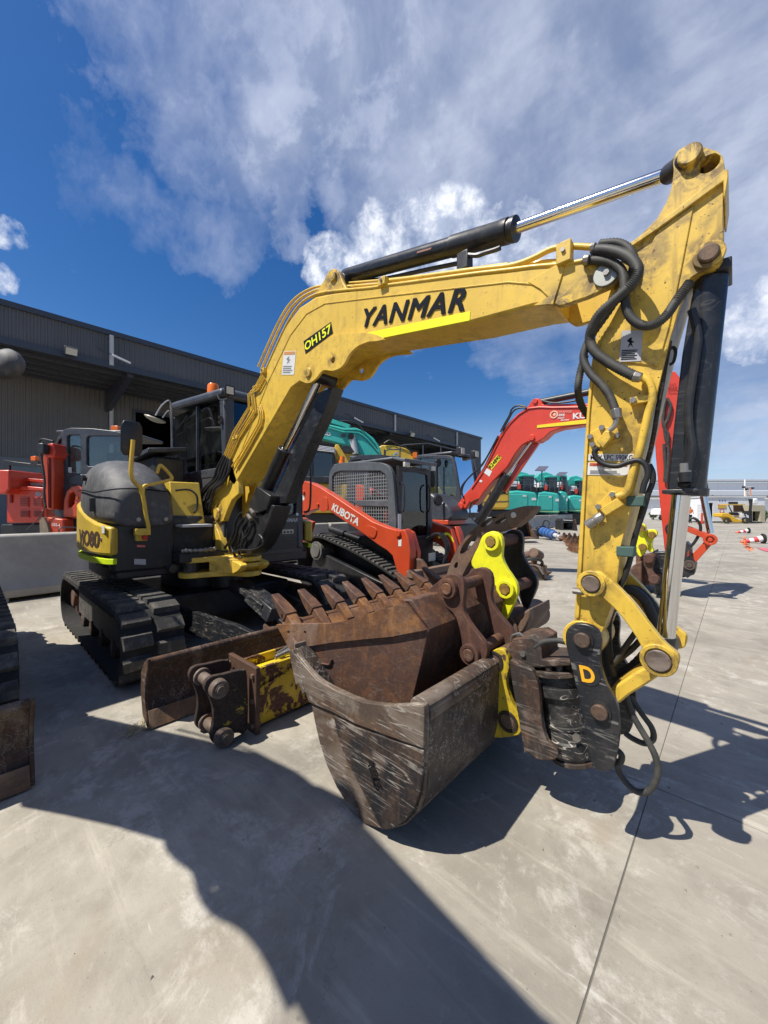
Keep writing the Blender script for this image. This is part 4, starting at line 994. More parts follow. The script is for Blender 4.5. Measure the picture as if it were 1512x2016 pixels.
# --- superstructure
CX = -4.68
def planarc(r, y0=.80, xf=-3.9, n=20, yl=2.92, cut=None):
    pts = [(xf, y0+.02)]
    a0_ = math.asin((y0-YC)/r) if abs(y0-YC) < r else -pi/2
    for i in range(n+1):
        a = -pi/2-(pi/2+a0_)*0 - i*pi/n
        pts.append((CX+r*cos(a), YC+r*sin(a)))
    pts.append((xf, yl-.02)); return pts
R0 = 1.12
def ring_plan(r, xf):
    pts = [(xf, YC-r*.94), (xf-.1, YC-r)]
    for i in range(19):
        a = -pi/2-pi*i/18; pts.append((CX+r*cos(a), YC+r*sin(a)))
    pts += [(xf-.1, YC+r), (xf, YC+r*.94)]; return pts
part('turntable_skirt', MB().pz(ring_plan(1.06, -3.95), .74, .86), BLK, ex, bev=.02)
part('counterweight_band', MB().pz(ring_plan(1.11, -4.1), .855, .985), BLK, ex, bev=.03)
def side_plan():
    P = [(-3.90, .815), (-3.96, .775), (-4.15, .735), (-4.4, .715), (-4.68, .705)]
    for k in range(1, 19): 
        an = radians(270-k*10); P.append((CX+1.155*cos(an), YC+1.155*sin(an)))
    return P+[(-4.4, 3.005), (-4.15, 2.985), (-3.96, 2.94), (-3.90, 2.90)]
SPN = side_plan()
def planwall(th, zlo, zhi, i0=0, i1=None, out=0.0):
    secs = []; P = SPN[i0:i1]; m = len(P)
    for i, (x, y) in enumerate(P):
        a_, b_ = P[max(i-1, 0)], P[min(i+1, m-1)]; d_ = Vector((b_[0]-a_[0], b_[1]-a_[1], 0)).normalized(); n_ = Vector((d_.y, -d_.x, 0))
        if n_.dot(Vector((x-CX, y-YC, 0))) < 0: n_ = -n_
        p = Vector((x, y, 0)); zl, zh = zlo(i), zhi(i)
        secs.append([p+n_*out+Vector((0,0,zl)), p+n_*out+Vector((0,0,zh)), p-n_*th+Vector((0,0,zh)), p-n_*th+Vector((0,0,zl))])
    return MB().loft(secs)
ZHI = [1.205, 1.215, 1.245, 1.29, 1.37, 1.42, 1.45, 1.46]
part('counterweight', planwall(.10, lambda i: .965, lambda i: ZHI[min(i, 7)] if i < 20 else ZHI[min(len(SPN)-1-i, 7)]), M_body_y, ex, bev=.02)
part('reflective_band', planwall(.05, lambda i: .885, lambda i: .935, out=-.01), M_lime, ex, bev=.004)
tA, tB, tC = onY(155, 1071, .70), onY(190, 1080, .732), onY(155, 1041, .70)
vt = lettering('model_lettering', 'ViO80', plain('brown print', (.07,.04,.03), .5), ex, tA, tB, tC, off=.0, weight=.0, shear=.1, nrm=(-.05,-1,0), bold=.04)
def ypanel(x):
    for (xa_, ya_), (xb_, yb_) in zip(SPN[:-1], SPN[1:]):
        if xb_ <= x <= xa_: return ya_+(yb_-ya_)*(x-xa_)/(xb_-xa_)
    return SPN[8][1]
for i, v_ in enumerate(vt.data.vertices): v_.co.y = ypanel(v_.co.x+ex.location.x)-.004-ex.location.y+(v_.co.y-(tA.y-ex.location.y))*.01
quad('capacity_sticker', M_wht, ex, [onY(203,1035,.775), onY(209,1035,.78), onY(209,1050,.78), onY(203,1050,.775)], off=.012, nrm=(-.15,-1,0))
pq = onY(203, 1061, .775); part('key_lock', MB().cyl(pq, pq+Vector((-.002,-.02,0)), .016, n=12), M_steel, ex)
# core box + hood
part('engine_bay', MB().box(-5.5, -4.0, 1.0, 2.8, .86, 1.30), BLK, ex, bev=.03)
part('front_lower_panel', MB().box(-4.3, -3.93, .82, 1.32, .80, 1.24), BLK, ex, bev=.03)
def hsec(x, y0, y1, zt, zl=1.20, tilt=0):
    return [Vector((x, y0+.015, zl)), Vector((x, y0-.01, zl+.10)), Vector((x, y0-.005, zt-.24)), Vector((x, y0+.04, zt-.07)), Vector((x, y0+.15, zt+.005)), Vector((x, (y0+y1)/2+.04, zt+.015)), Vector((x, y1-.14, zt)), Vector((x, y1-.02, zt-.09)), Vector((x, y1+.01, zt-.27)), Vector((x, y1, zl))]
hood = MB().loft([hsec(-3.862, .87, 1.25, 1.50), hsec(-3.868, .83, 1.28, 1.555), hsec(-3.93, .785, 1.30, 1.61), hsec(-4.10, .755, 1.31, 1.74), hsec(-4.32, .735, 1.31, 1.83), hsec(-4.6, .725, 1.31, 1.84), hsec(-4.95, .755, 1.31, 1.81), hsec(-5.25, .90, 1.31, 1.72), hsec(-5.5, 1.10, 1.31, 1.55)])
part('hood', hood, M_hood, ex, subd=1, sharp=80)
# hood seam, latches and vents
part('hood_seam', MB().tube([Vector((-4.95,.745,1.55)), Vector((-4.5,.712,1.54)), Vector((-4.15,.728,1.51)), Vector((-3.95,.775,1.52)), Vector((-3.868,.86,1.535)), Vector((-3.860,1.0,1.54)), Vector((-3.862,1.24,1.525))], .006, 5), M_ink, ex)
for p in ((-3.868,1.0,1.27), (-3.868,1.22,1.27)): part('hood_bolt', MB().cyl(p, (p[0]+.012, p[1], p[2]), .018, n=12), M_steel, ex)
part('hood_latch', MB().box(-4.20,-4.165,.708,.76,1.34,1.46), BLK, ex, bev=.004)
part('tail_vent', MB().cyl((-4.55,.712,1.66), (-4.55,.74,1.66), .03, n=14), BLK, ex)
# yellow inner cover and black air cleaner box between hood and cab
part('inner_cover', MB().add([Vector((-4.05,1.34,1.22)), Vector((-3.98,1.62,1.22)), Vector((-4.12,1.62,1.64)), Vector((-4.15,1.34,1.64)), Vector((-4.3,1.34,1.22)), Vector((-4.3,1.62,1.22)), Vector((-4.3,1.62,1.64)), Vector((-4.3,1.34,1.64))], [(0,1,2,3),(5,4,7,6),(3,2,6,7),(0,3,7,4),(1,5,6,2),(0,4,5,1)]), M_body_y, ex, bev=.01)
part('cover_hose', MB().tube([Vector((-4.10,1.38,1.55)), Vector((-4.08,1.5,1.56)), Vector((-4.04,1.56,1.50)), Vector((-4.03,1.56,1.38)), Vector((-4.0,1.52,1.33))], .01, 6), M_hosed, ex)
part('rear_box', MB().box(-5.3, -4.5, 1.30, 1.62, 1.2, 1.93), BLK, ex, bev=.03)
part('rear_box_lid', MB().add([Vector((-5.3,1.2,1.88)), Vector((-4.46,1.24,1.95)), Vector((-4.46,1.62,2.0)), Vector((-5.3,1.62,1.97)), Vector((-5.3,1.2,1.93)), Vector((-4.46,1.24,2.0)), Vector((-4.46,1.62,2.05)), Vector((-5.3,1.62,2.02))], [(3,2,1,0),(4,5,6,7),(0,1,5,4),(1,2,6,5),(2,3,7,6),(3,0,4,7)]), M_cabm, ex, bev=.01)
part('step_plate', MB().box(-4.0,-3.8,1.34,1.62,1.19,1.215), M_galv, ex, bev=.003)
part('frame_deck', MB().box(-4.2,-3.75,1.3,1.76,.86,.95), BLK, ex, bev=.01)
part('chain', MB().tube([Vector((-3.72,1.30,.98)), Vector((-3.72,1.45,.975)), Vector((-3.72,1.62,.98))], .012, 6, 8, rib=.008), M_steel, ex)
# handrail and mirror
hr = lambda pts, x=-3.83: [onX(u, v, x) for u, v in pts]
part('handrail', MB().tube(hr([(262,866),(261,880),(259,902),(258,932),(264,948),(277,962),(283,985),(288,1018),(292,1038),(290,1046),(283,1047)]), .017, 12), YEL, ex)
part('handrail', MB().tube(hr([(281,976),(282,962),(286,956),(300,953),(334,945),(338,940),(332,931),(318,917),(313,919),(309,932)]), .015, 12), YEL, ex)
part('handrail_web', MB().px([(p.y, p.z) for p in hr([(270,950),(283,958),(284,975),(276,972)])], -3.845, -3.825), YEL, ex)
part('rail_foot', MB().obox(onX(280, 1047, -3.85), (.03, .06, .03)), YEL, ex, bev=.006)
mc = onX(258, 864, -3.92)
rm = Matrix.Rotation(radians(-8), 3, 'X')
part('side_mirror', MB().loft([[mc+Vector((x, sx*y, sz*z)) for (sx, sz) in ((-1,-.7),(-.72,-1),(.72,-1),(1,-.7),(1,.7),(.72,1),(-.72,1),(-1,.7))] for x, y, z in ((-.03, .055, .12), (-.01, .078, .148), (.025, .082, .152), (.03, .07, .14))]), BLK, ex, bev=.004)
part('mirror_arm', MB().tube([mc+Vector((.01,0,-.1)), onX(259,900,-3.84), onX(262,905,-3.84)], .01, 8), BLK, ex)
# emergency stop and labels on the front lower panel
e0 = onX(277, 1056, -3.92)
part('stop_box', MB().obox(e0, (.035, .045, .04)), YEL, ex, bev=.008)
part('stop_button', MB().cyl(e0+Vector((.035,.02,-.01)), e0+Vector((.065,.02,-.01)), .022, n=16), M_redp, ex, bev=.004)
quad('stop_label', M_redp, ex, [onX(269,1072,-3.925), onX(286,1073,-3.925), onX(286,1078,-3.925), onX(269,1077,-3.925)], nrm=(1,0,0))
lettering('stop_print', 'ENGINE STOP', M_wht, ex, onX(270,1076.5,-3.925), onX(285,1077,-3.925), onX(270,1073.5,-3.925), off=.005, nrm=(1,0,0))
quad('lift_label', M_silver, ex, [onX(264,1100,-3.925), onX(287,1101,-3.925), onX(287,1112,-3.925), onX(264,1111,-3.925)], nrm=(1,0,0))

# --- cab
cx0, cx1, cy0, cy1 = -5.35, -3.85, 1.75, 2.70
zb, zt_ = .86, 2.55
def pl(a, b, w=.07, h=.07): return MB().bar(a, b, w, h)
part('cab_pillar', MB().loft([[Vector((cx1-.02,cy0,1.62)), Vector((cx1+.05,cy0,1.62)), Vector((cx1+.05,cy0+.10,1.62)), Vector((cx1-.02,cy0+.10,1.62))], [Vector((cx1-.13,cy0+.01,zt_-.02)), Vector((cx1-.02,cy0+.01,zt_-.02)), Vector((cx1-.02,cy0+.13,zt_-.02)), Vector((cx1-.13,cy0+.13,zt_-.02))]]), M_cabm, ex, bev=.02)
part('cab_pillar', pl((cx1+.01,cy1-.04,.9), (cx1-.07,cy1-.04,zt_), .08, .08), M_cabm, ex, bev=.015)
part('cab_pillar', pl((cx0,cy0+.03,.9), (cx0,cy0+.03,zt_), .06, .06), M_cabm, ex, bev=.01)
part('cab_pillar', pl((cx0,cy1-.03,.9), (cx0,cy1-.03,zt_), .06, .06), M_cabm, ex, bev=.01)
roof = MB().loft([[Vector((x, y, z)) for x, y in ((cx0-.03+i_,cy0-.02+i_), (cx1-.02-i_,cy0-.02+i_), (cx1-.02-i_,cy1+.02-i_), (cx0-.03+i_,cy1+.02-i_))] for z, i_ in ((zt_-.03, 0), (zt_+.05, .0), (zt_+.085, .06))])
for i_ in range(len(roof.v)):
    if roof.v[i_].x < -5: roof.v[i_].z += .12
part('cab_roof', roof, M_cabm, ex, bev=.025)
part('side_window', MB().box(cx0+.03, cx0+.78, cy0+.02, cy0+.028, 1.80, zt_), M_glass, ex)
part('side_window', MB().box(cx0+.79, cx1-.05, cy0+.035, cy0+.043, 1.80, zt_-.04), M_glass, ex)
part('window_divider', MB().box(cx0+.775, cx0+.795, cy0+.01, cy0+.05, 1.70, zt_), M_cabm, ex)
part('side_sill', MB().box(cx0, cx1, cy0-.005, cy0+.06, 1.70, 1.80), M_cabm, ex, bev=.01)
for k in range(5): part('sill_bolt', MB().bolt((cx0+.5+k*.2, cy0-.005, 1.77), (0,-1,0), .009, .005), M_steel, ex)
part('side_lower_panel', MB().box(cx0, cx1+.01, cy0, cy0+.05, zb, 1.71), paint('lower cab panel', (.055,.055,.06), .5, dirt=.4), ex, bev=.01)
for (u, v) in ((385,948),(402,938),(402,973),(393,973),(402,985)): 
    p = onY(u, v, cy0); part('panel_bolt', MB().bolt(p, (0,-1,0), .012, .01), M_steel, ex)
part('rear_window', MB().box(cx0, cx0+.01, cy0+.05, cy1-.05, 1.75, zt_), M_glassc, ex)
part('door_window', MB().box(cx0+.1, cx1-.1, cy1-.03, cy1-.02, 1.2, zt_-.05), M_glassc, ex)
part('windshield', MB().add([Vector((cx1+.02,cy0+.12,1.60)), Vector((cx1+.02,cy1-.09,1.60)), Vector((cx1-.07,cy1-.09,zt_-.05)), Vector((cx1-.07,cy0+.14,zt_-.05))], [(0,1,2,3)]), M_glass, ex)
fpl = [(cy0+.02,zb),(cy1,zb),(cy1,1.64),(cy0+.02,1.64)]
fwin = crv([(cy0+.3,1.30),(cy0+.5,1.29),(cy1-.14,1.30),(cy1-.09,1.36),(cy1-.09,1.52),(cy1-.12,1.585),(cy0+.5,1.59),(cy0+.3,1.58),(cy0+.26,1.45)], 3)
part('front_lower_frame', MB().px(fpl, cx1-.03, cx1+.03, [fwin]), BLK, ex, bev=.006)
part('front_lower_window', MB().px(fwin, cx1-.01, cx1-.002), M_glassc, ex)
lettering('maker_lettering', 'YANMAR', M_silver, ex, Vector((cx1+.03,2.38,1.215)), Vector((cx1+.03,2.63,1.215)), Vector((cx1+.03,2.38,1.262)), off=.002, weight=.03, shear=.25, nrm=(1,0,0))
part('round_reflector', MB().cyl((cx1+.03,2.62,1.305), (cx1+.036,2.62,1.305), .018, n=14), M_wht, ex)
quad('warning_label', plain('cream label', (.5,.47,.36), .5), ex, [Vector((cx1+.03,2.42,1.13)), Vector((cx1+.03,2.57,1.13)), Vector((cx1+.03,2.57,1.08)), Vector((cx1+.03,2.42,1.08))], nrm=(1,0,0))
for k in range(3): quad('hazard_triangle', M_ink, ex, [Vector((cx1+.033,2.43+k*.045,1.09)), Vector((cx1+.033,2.465+k*.045,1.09)), Vector((cx1+.033,2.447+k*.045,1.12))], nrm=(1,0,0))
for k in range(9): part('vent_slat', MB().box(cx1+.03, cx1+.042, 2.28, 2.62, .90+k*.017, .908+k*.017), BLK, ex)
part('grab_bar', MB().tube([Vector((cx1+.04,cy1+.01,2.05)), Vector((cx1+.10,cy1+.05,2.0)), Vector((cx1+.11,cy1+.06,1.7)), Vector((cx1+.10,cy1+.05,1.38)), Vector((cx1+.04,cy1+.01,1.33))], .012, 8), BLK, ex)
# interior
part('seat', MB().box(-4.95,-4.45,2.0,2.5,1.25,1.40).box(-5.02,-4.90,2.02,2.48,1.35,2.05), M_seat, ex, bev=.05)
part('control_console', MB().box(-4.6,-4.2,1.86,1.98,1.2,1.6).box(-4.6,-4.2,2.5,2.6,1.2,1.6), M_seat, ex, bev=.03)
part('control_lever', MB().tube([Vector((-4.3,1.92,1.6)), Vector((-4.28,1.92,1.75))], .012, 6).tube([Vector((-4.05,2.15,1.1)), Vector((-4.02,2.15,1.6))], .012, 6), BLK, ex)
part('cab_floor', MB().box(cx0,cx1-.03,cy0+.05,cy1,.9,1.0), BLK, ex)
part('headliner', MB().box(cx0+.05,cx1-.15,cy0+.06,cy1-.05,zt_-.08,zt_-.03), M_seat, ex)
# beacon, work lights, mirrors
bp = Vector((-4.35,1.86,zt_+.10))
part('beacon_base', MB().cyl(bp, bp+Vector((0,0,.02)), .07, n=20), BLK, ex)
part('beacon_lens', MB().lathe(bp+Vector((0,0,.02)), (0,0,1), [(0,.064),(.09,.060),(.11,.05),(.115,.03)], 20), M_orange, ex)
wl = onX(452, 769, cx1+.06)
part('work_light', MB().loft([[wl+Vector((x, sx*y, sz*y)) for (sx, sz) in ((-1,-.8),(-.8,-1),(.8,-1),(1,-.8),(1,.8),(.8,1),(-.8,1),(-1,.8))] for x, y in ((-.06,.025),(-.03,.045),(.0,.052),(.01,.052))]), BLK, ex)
part('work_light_lens', MB().box(wl.x+.008, wl.x+.014, wl.y-.037, wl.y+.037, wl.z-.037, wl.z+.037), M_lens, ex, bev=.01)
part('work_light_bracket', MB().tube([wl+Vector((-.02,0,-.05)), wl+Vector((-.02,-.03,-.09)), wl+Vector((-.07,-.07,-.09)), wl+Vector((-.1,-.08,-.04))], .008, 6), BLK, ex)
for z in (2.30, 2.25): part('pillar_clip', MB().cyl((cx1-.04,cy0+.0,z+.01), (cx1-.04,cy0-.03,z), .018, n=8), BLK, ex)
part('wiper', MB().tube([Vector((cx1+.03,1.95,1.66)), Vector((cx1+.05,2.15,1.9)), Vector((cx1+.01,2.2,2.25))], .008, 6).tube([Vector((cx1+.02,2.05,2.35)), Vector((cx1+.03,2.2,1.9))], .006, 5), BLK, ex)
part('wiper_motor', MB().obox((cx1+.05,1.93,1.98), (.03,.05,.03)), BLK, ex, bev=.008)
rmx = onY(306, 823, 1.45); 
part('round_mirror', MB().lathe(rmx, (-.2,-.25,-1), [(0,.11),(.012,.115),(.03,.09),(.045,.04)], 24), plain('mirror back cream', (.5,.47,.36), .3), ex)
part('round_mirror_frame', MB().tube([rmx+Vector((.0,.0,.03)), rmx+Vector((.05,.06,.16)), rmx+Vector((.06,.14,.2)), Vector((cx0+.02,cy0,2.42))], .010, 6).tube([rmx+Vector((.08,.05,.0)), rmx+Vector((.1,.12,.08)), Vector((cx0+.02,cy0,2.3))], .008, 6), M_silver, ex)
part('aerial', MB().tube([Vector((cx0+.5,cy0+.1,zt_+.12)), Vector((cx0+.65,cy0+.05,zt_+.05)), Vector((cx0+.2,cy0-.01,zt_-.2))], .005, 5), BLK, ex)
# ------------------------------------------------------------------ buckets and attachments on the ground
R_mud = rusty('mud bucket scuffed black', (.018, .017, .018), (.09, .055, .035), (.035, .029, .026), bare=.25, barecol=(.15, .125, .10), rough=.5, scratch=.5, spec=.5)
R_mudl = rusty('mud bucket worn flank', (.065, .044, .033), (.135, .078, .045), (.115, .088, .066), bare=.4, barecol=(.20, .165, .13), rough=.6, scratch=.6)
R_brown = rusty('chocolate rust', (.072, .036, .025), (.19, .085, .038), (.105, .058, .042), bare=.22, barecol=(.19, .13, .10), scratch=.12)
R_brown2 = rusty('orange rust', (.12, .052, .024), (.30, .14, .05), (.16, .085, .05), bare=.3, barecol=(.24, .17, .13), scratch=.1)
R_earb = rusty('ear rust', (.075, .036, .026), (.15, .07, .04), (.10, .052, .04), bare=.1, barecol=(.09, .12, .13))
Y_ear = paint('bucket ear yellow', (.56, .40, .02), .45, dirt=.75, rust=.42, rustcol=(.045, .022, .014), dirtcol=(.10, .075, .03))
Y_fl = paint('fluorescent ear yellow', (.80, .78, .02), .42, dirt=.3, rust=.05, dirtcol=(.25, .2, .04), rustcol=(.1, .05, .02))
def ribbon(poly, th):
    """open outline -> closed strip of thickness th to its left"""
    P = [Vector((p[0], p[1])) for p in poly]; out = []
    for i, p in enumerate(P):
        a = P[max(i-1, 0)]; b = P[min(i+1, len(P)-1)]; d = (b-a).normalized(); out.append(p+Vector((-d.y, d.x))*th)
    return [tuple(p) for p in P]+[tuple(p) for p in reversed(out)]
# --- black mud bucket
MY0, MY1 = 1.158, 2.30
mud = thing('mud_bucket', 'wide scratched black mud bucket with a D shaped end plate standing on the concrete', 'bucket', (-1.05, YC, 0))
sh = P2(zs(Z8, [(200,703),(232,780),(262,870),(292,962),(312,1060),(335,1160),(370,1270),(420,1380),(490,1490),(560,1560),(630,1582),(695,1584),(762,1562),(819,1505),(848,1430),(859,1290),(862,1180),(864,1080),(862,990)]), MY0)
zmin = min(p[1] for p in sh); sh = [(p[0], p[1]-zmin+.004) for p in sh]; ZSH = -zmin+.004
shc = [tuple(p) for p in crv(sh, 2, closed=False)]
part('bucket_shell', MB().py(ribbon(shc, .014), MY0+.01, MY1-.01), R_mud, mud, sharp=50)
rim = [(p[0], p[1]+ZSH) for p in P2(zs(Z8, [(862,972),(800,966),(700,972),(560,955),(430,900),(330,845),(262,770),(205,700)]), MY0)]
endp = sh+rim[0:1]+[tuple(p) for p in crv(rim, 2, closed=False)][1:]
part('end_plate', MB().py(endp, MY0-.012, MY0+.012), R_mudl, mud, bev=.004)
part('end_plate', MB().py(endp, MY1-.012, MY1+.012), R_mud, mud, bev=.004)
def MPx(l): return [(p[0], p[1]+ZSH) for p in P2(zs(Z8, l), MY0)]
part('rim_band', MB().py(MPx([(862,972),(800,966),(700,972),(560,955),(430,900),(330,845),(262,770),(205,700),(225,760),(262,868),(290,955),(405,1003),(520,1060),(700,1125),(862,1180)]), MY0-.024, MY0-.011), R_mudl, mud, bev=.003)
part('wear_plate', MB().py(MPx([(412,1020),(520,1075),(700,1140),(858,1192),(856,1285),(843,1390),(812,1478),(765,1538),(700,1578),(650,1580),(560,1400),(470,1230),(430,1110)]), MY0-.022, MY0-.011), R_mud, mud, bev=.003)
part('side_cutter', MB().py(MPx([(194,700),(212,698),(250,800),(275,905),(262,915),(244,860),(230,870),(212,790)]), MY0-.028, MY0+.03), R_mudl, mud, bev=.003)
la, lb, lc_ = MPx([(655,1372)]), MPx([(592,1226)]), MPx([(618,1372)])
A_ = Vector((MPx([(578,1222)])[0][0], MY0-.022, MPx([(578,1222)])[0][1])); B_ = Vector((MPx([(622,1372)])[0][0], MY0-.022, MPx([(622,1372)])[0][1])); C_ = Vector((MPx([(612,1220)])[0][0], MY0-.022, MPx([(612,1220)])[0][1]))
lettering('raised_letters', 'ABLS', rusty('letter steel', (.008,.007,.007), (.02,.015,.012), (.012,.010,.009)), mud, A_, B_, C_, off=.006, weight=.0, nrm=(0,-1,0), bold=.03)
ctop = MPx([(862,985)])[0]
part('back_tube', MB().cyl((ctop[0]-.045, MY0+.012, ctop[1]-.036), (ctop[0]-.045, MY1+.03, ctop[1]-.036), .052, n=20), R_mudl, mud, bev=.003)
lip = MPx([(200,703)])[0]
part('cutting_edge', MB().py([(lip[0]-.012, lip[1]-.10), (lip[0]+.016, lip[1]-.11), (lip[0]+.004, lip[1]+.03), (lip[0]-.006, lip[1]+.032)], MY0, MY1), R_mudl, mud, bev=.003)
earp = [tuple(p) for p in crv(P2(zs(Z8, [(1118,806),(1150,740),(1190,705),(1232,700),(1260,738),(1266,800),(1250,850),(1257,905),(1278,965),(1318,1035),(1332,1088),(1320,1120),(1288,1133),(1166,1136),(1158,1040),(1154,900),(1135,830)]), 1.74), 2)]
for y, lab in ((1.74, None), (2.02, None)): part('pin_ear', MB().py(earp, y, y+.032), Y_ear, mud, bev=.004)
for z in ((1190,760),(1260,1060)):
    u, v = zs(Z8, [z])[0]; p = onY(u, v, 1.74)
    part('bucket_pin', MB().cyl((p.x, 1.737, p.z), (p.x, 2.08, p.z), .032, n=22), M_pin, mud, bev=.004)
    part('pin_boss', MB().ring((p.x, 1.734, p.z), (p.x, 1.745, p.z), .050, .034), rusty('greasy black boss', (.02,.015,.012), (.06,.035,.02), (.03,.022,.018)), mud, bev=.002)
part('ear_gusset', MB().box(ctop[0]-.03, ctop[0]+.05, 1.78, 2.01, .26, .46), R_mud, mud, bev=.004)

# --- rusty toothed bucket lying in the mud bucket
RY0, RY1 = 1.48, 2.86
RB0, RB1 = 1.52, 2.46      # the bucket narrows towards its back
gp_ = thing('toothed_bucket', 'rusty brown digging bucket with a row of teeth on top of the mud bucket', 'bucket', (-1.5, 1.96, .34))
PA, PB = (-1.86, 1.20), (-1.08, 1.50)
def RP(l, y=None): return [(p.x, p.z) for p in (onV(u, v, PA, PB) for u, v in zs(Z8, l))]
def ynear(x): return PA[1]+(x-PA[0])/(PB[0]-PA[0])*(PB[1]-PA[1])
def yfar(x): return 2.78-(x-PA[0])/(PB[0]-PA[0])*.48
rout = RP([(135,575),(400,570),(480,555),(560,528),(660,498),(760,470),(872,612),(835,780),(788,975),(700,1090),(560,1120),(420,1030),(300,860),(232,735),(205,700)])
xa_r, xb_r = min(p[0] for p in rout), max(p[0] for p in rout)
def taper(mb):
    for p in mb.v:
        f_ = (p.y-RY0)/(RY1-RY0); n0, n1 = ynear(p.x), yfar(p.x); p.y = n0+f_*(n1-n0) if 0 <= f_ <= 1 else (n0+(p.y-RY0) if f_ < 0 else n1+(p.y-RY1))
    return mb
part('end_plate', taper(MB().py(rout, RY0-.012, RY0+.012)), R_brown, gp_, bev=.004)
part('end_plate', taper(MB().py(rout, RY1-.012, RY1+.012)), R_brown, gp_, bev=.004)
shell = RP([(140,580),(205,700),(232,735),(300,860),(420,1030),(560,1120),(700,1090),(788,975),(835,780),(872,612),(800,520)])
part('bucket_shell', taper(MB().py(ribbon(shell, .016), RY0+.01, RY1-.01)), R_brown, gp_, bev=.003)
band = RP([(133,573),(400,568),(480,553),(560,526),(660,496),(760,468),(866,600),(700,632),(560,645),(400,662),(292,680),(262,690),(250,710),(222,712),(196,690)])
holes = [circ(*RP([z])[0], .008, 10) for z in ((193,610),(236,668),(275,610))]
part('side_cutter', taper(MB().py(band, RY0-.030, RY0-.011, holes)), R_brown2, gp_, bev=.003)
tq = RP([(745,475),(800,462),(895,420),(990,520),(1000,560),(872,612)], RY0)
bp2 = RP([(762,470),(872,612)])
tt = [bp2[0], bp2[1], (bp2[1][0]+.012, bp2[1][1]+.012), (bp2[0][0]+.02, bp2[0][1]+.016), (bp2[0][0]-.04, bp2[0][1]+.01)]
part('torque_tube', taper(MB().py(tt, RY0, RY1)), R_brown, gp_, bev=.006)
twig = RP([(268,760),(300,772),(350,768),(385,772),(395,752),(400,745)])
part('weld_bead', MB().tube([Vector((p[0], ynear(p[0])-.018, p[1])) for p in twig], .006, 6), R_earb, gp_)
# lip plate with adapters and teeth
lip0, lip1 = RP([(150,578)])[0], RP([(228,735)])[0]
L0 = Vector((lip0[0], 0, lip0[1])); q0_, q1_ = RP([(165,560)])[0], RP([(72,478)])[0]; dirT = Vector((q1_[0]-q0_[0], 0, q1_[1]-q0_[1])); TL = dirT.length; dirT.normalize()
nrmT = Vector((-dirT.z, 0, dirT.x))
if nrmT.z < 0: nrmT = -nrmT
part('lip_plate', MB().py([(L0.x+dirT.x*.02, L0.z+dirT.z*.02), (L0.x-dirT.x*.20, L0.z-dirT.z*.20), (L0.x-dirT.x*.20-nrmT.x*.03, L0.z-dirT.z*.20-nrmT.z*.03), (L0.x-nrmT.x*.03, L0.z-nrmT.z*.03)], ynear(L0.x), yfar(L0.x)), R_brown2, gp_, bev=.004)
nt_ = 9; ad0 = None
for i in range(nt_):
    y = ynear(L0.x)+.05+i*(yfar(L0.x)-ynear(L0.x)-.10)/(nt_-1)
    if ad0 is None:
        R = Matrix((dirT, Vector((0,1,0)), dirT.cross(Vector((0,1,0))))).transposed()
        ad = MB().loft([[R@Vector((-.13,-.028,-.018)), R@Vector((-.13,.028,-.018)), R@Vector((-.13,.022,.010)), R@Vector((-.13,-.022,.010))],
                        [R@Vector((-.02,-.034,-.030)), R@Vector((-.02,.034,-.030)), R@Vector((-.02,.030,.036)), R@Vector((-.02,-.030,.036))],
                        [R@Vector((.02,-.030,-.026)), R@Vector((.02,.030,-.026)), R@Vector((.02,.026,.030)), R@Vector((.02,-.026,.030))]])
        to = MB().loft([[R@Vector((.0,-.038,-.036)), R@Vector((.0,.038,-.036)), R@Vector((.0,.036,.038)), R@Vector((.0,-.036,.038))],
                        [R@Vector((.08,-.036,-.026)), R@Vector((.08,.036,-.026)), R@Vector((.08,.034,.028)), R@Vector((.08,-.034,.028))],
                        [R@Vector((TL+.05,-.026,-.006)), R@Vector((TL+.05,.026,-.006)), R@Vector((TL+.05,.026,.005)), R@Vector((TL+.05,-.026,.005))]])
        a = part('tooth_adapter', ad, R_brown2, gp_, bev=.006, local=True)
        b = part('tooth', to, R_brown, a, bev=.006, local=True)
        c = part('tooth_pin', MB().cyl(R@Vector((.035,-.045,0)), R@Vector((.035,.045,0)), .009, n=8), R_earb, b, local=True)
        ad0 = (a, b, c)
    else:
        a = ad0[0].copy(); COL.objects.link(a); a.parent = gp_
        b = ad0[1].copy(); COL.objects.link(b); b.parent = a
    a.location = Vector((L0.x, y, L0.z))+dirT*.03+nrmT*.012-Vector(gp_.location)
# fold the tooth pins of the first tooth into its tooth (no fourth level)
pn = ad0[2]; pn.parent = gp_; pn.location = ad0[0].location
ear = [tuple(p) for p in crv(P2(zs(Z8, [(870,402),(915,365),(955,333),(1000,330),(1035,360),(1044,420),(1036,480),(1050,540),(1090,602),(1140,665),(1158,715),(1140,765),(1098,785),(1052,770),(1035,730),(1030,660),(1012,575),(985,520),(920,470),(890,440)]), 1.69), 2)]
for y in (1.69, 1.99): part('pin_ear', MB().py(ear, y, y+.034), R_earb, gp_, bev=.004)
for z in ((972,397),(1080,722)):
    u, v = zs(Z8, [z])[0]; p = onY(u, v, 1.69)
    part('bucket_pin', MB().cyl((p.x, 1.65, p.z), (p.x, 2.06, p.z), .031, n=22), R_brown, gp_, bev=.004)
    part('pin_collar', MB().ring((p.x, 1.66, p.z), (p.x, 1.69, p.z), .052, .033), R_earb, gp_, bev=.003)
    part('pin_collar', MB().ring((p.x, 2.024, p.z), (p.x, 2.045, p.z), .052, .033), R_earb, gp_, bev=.003)

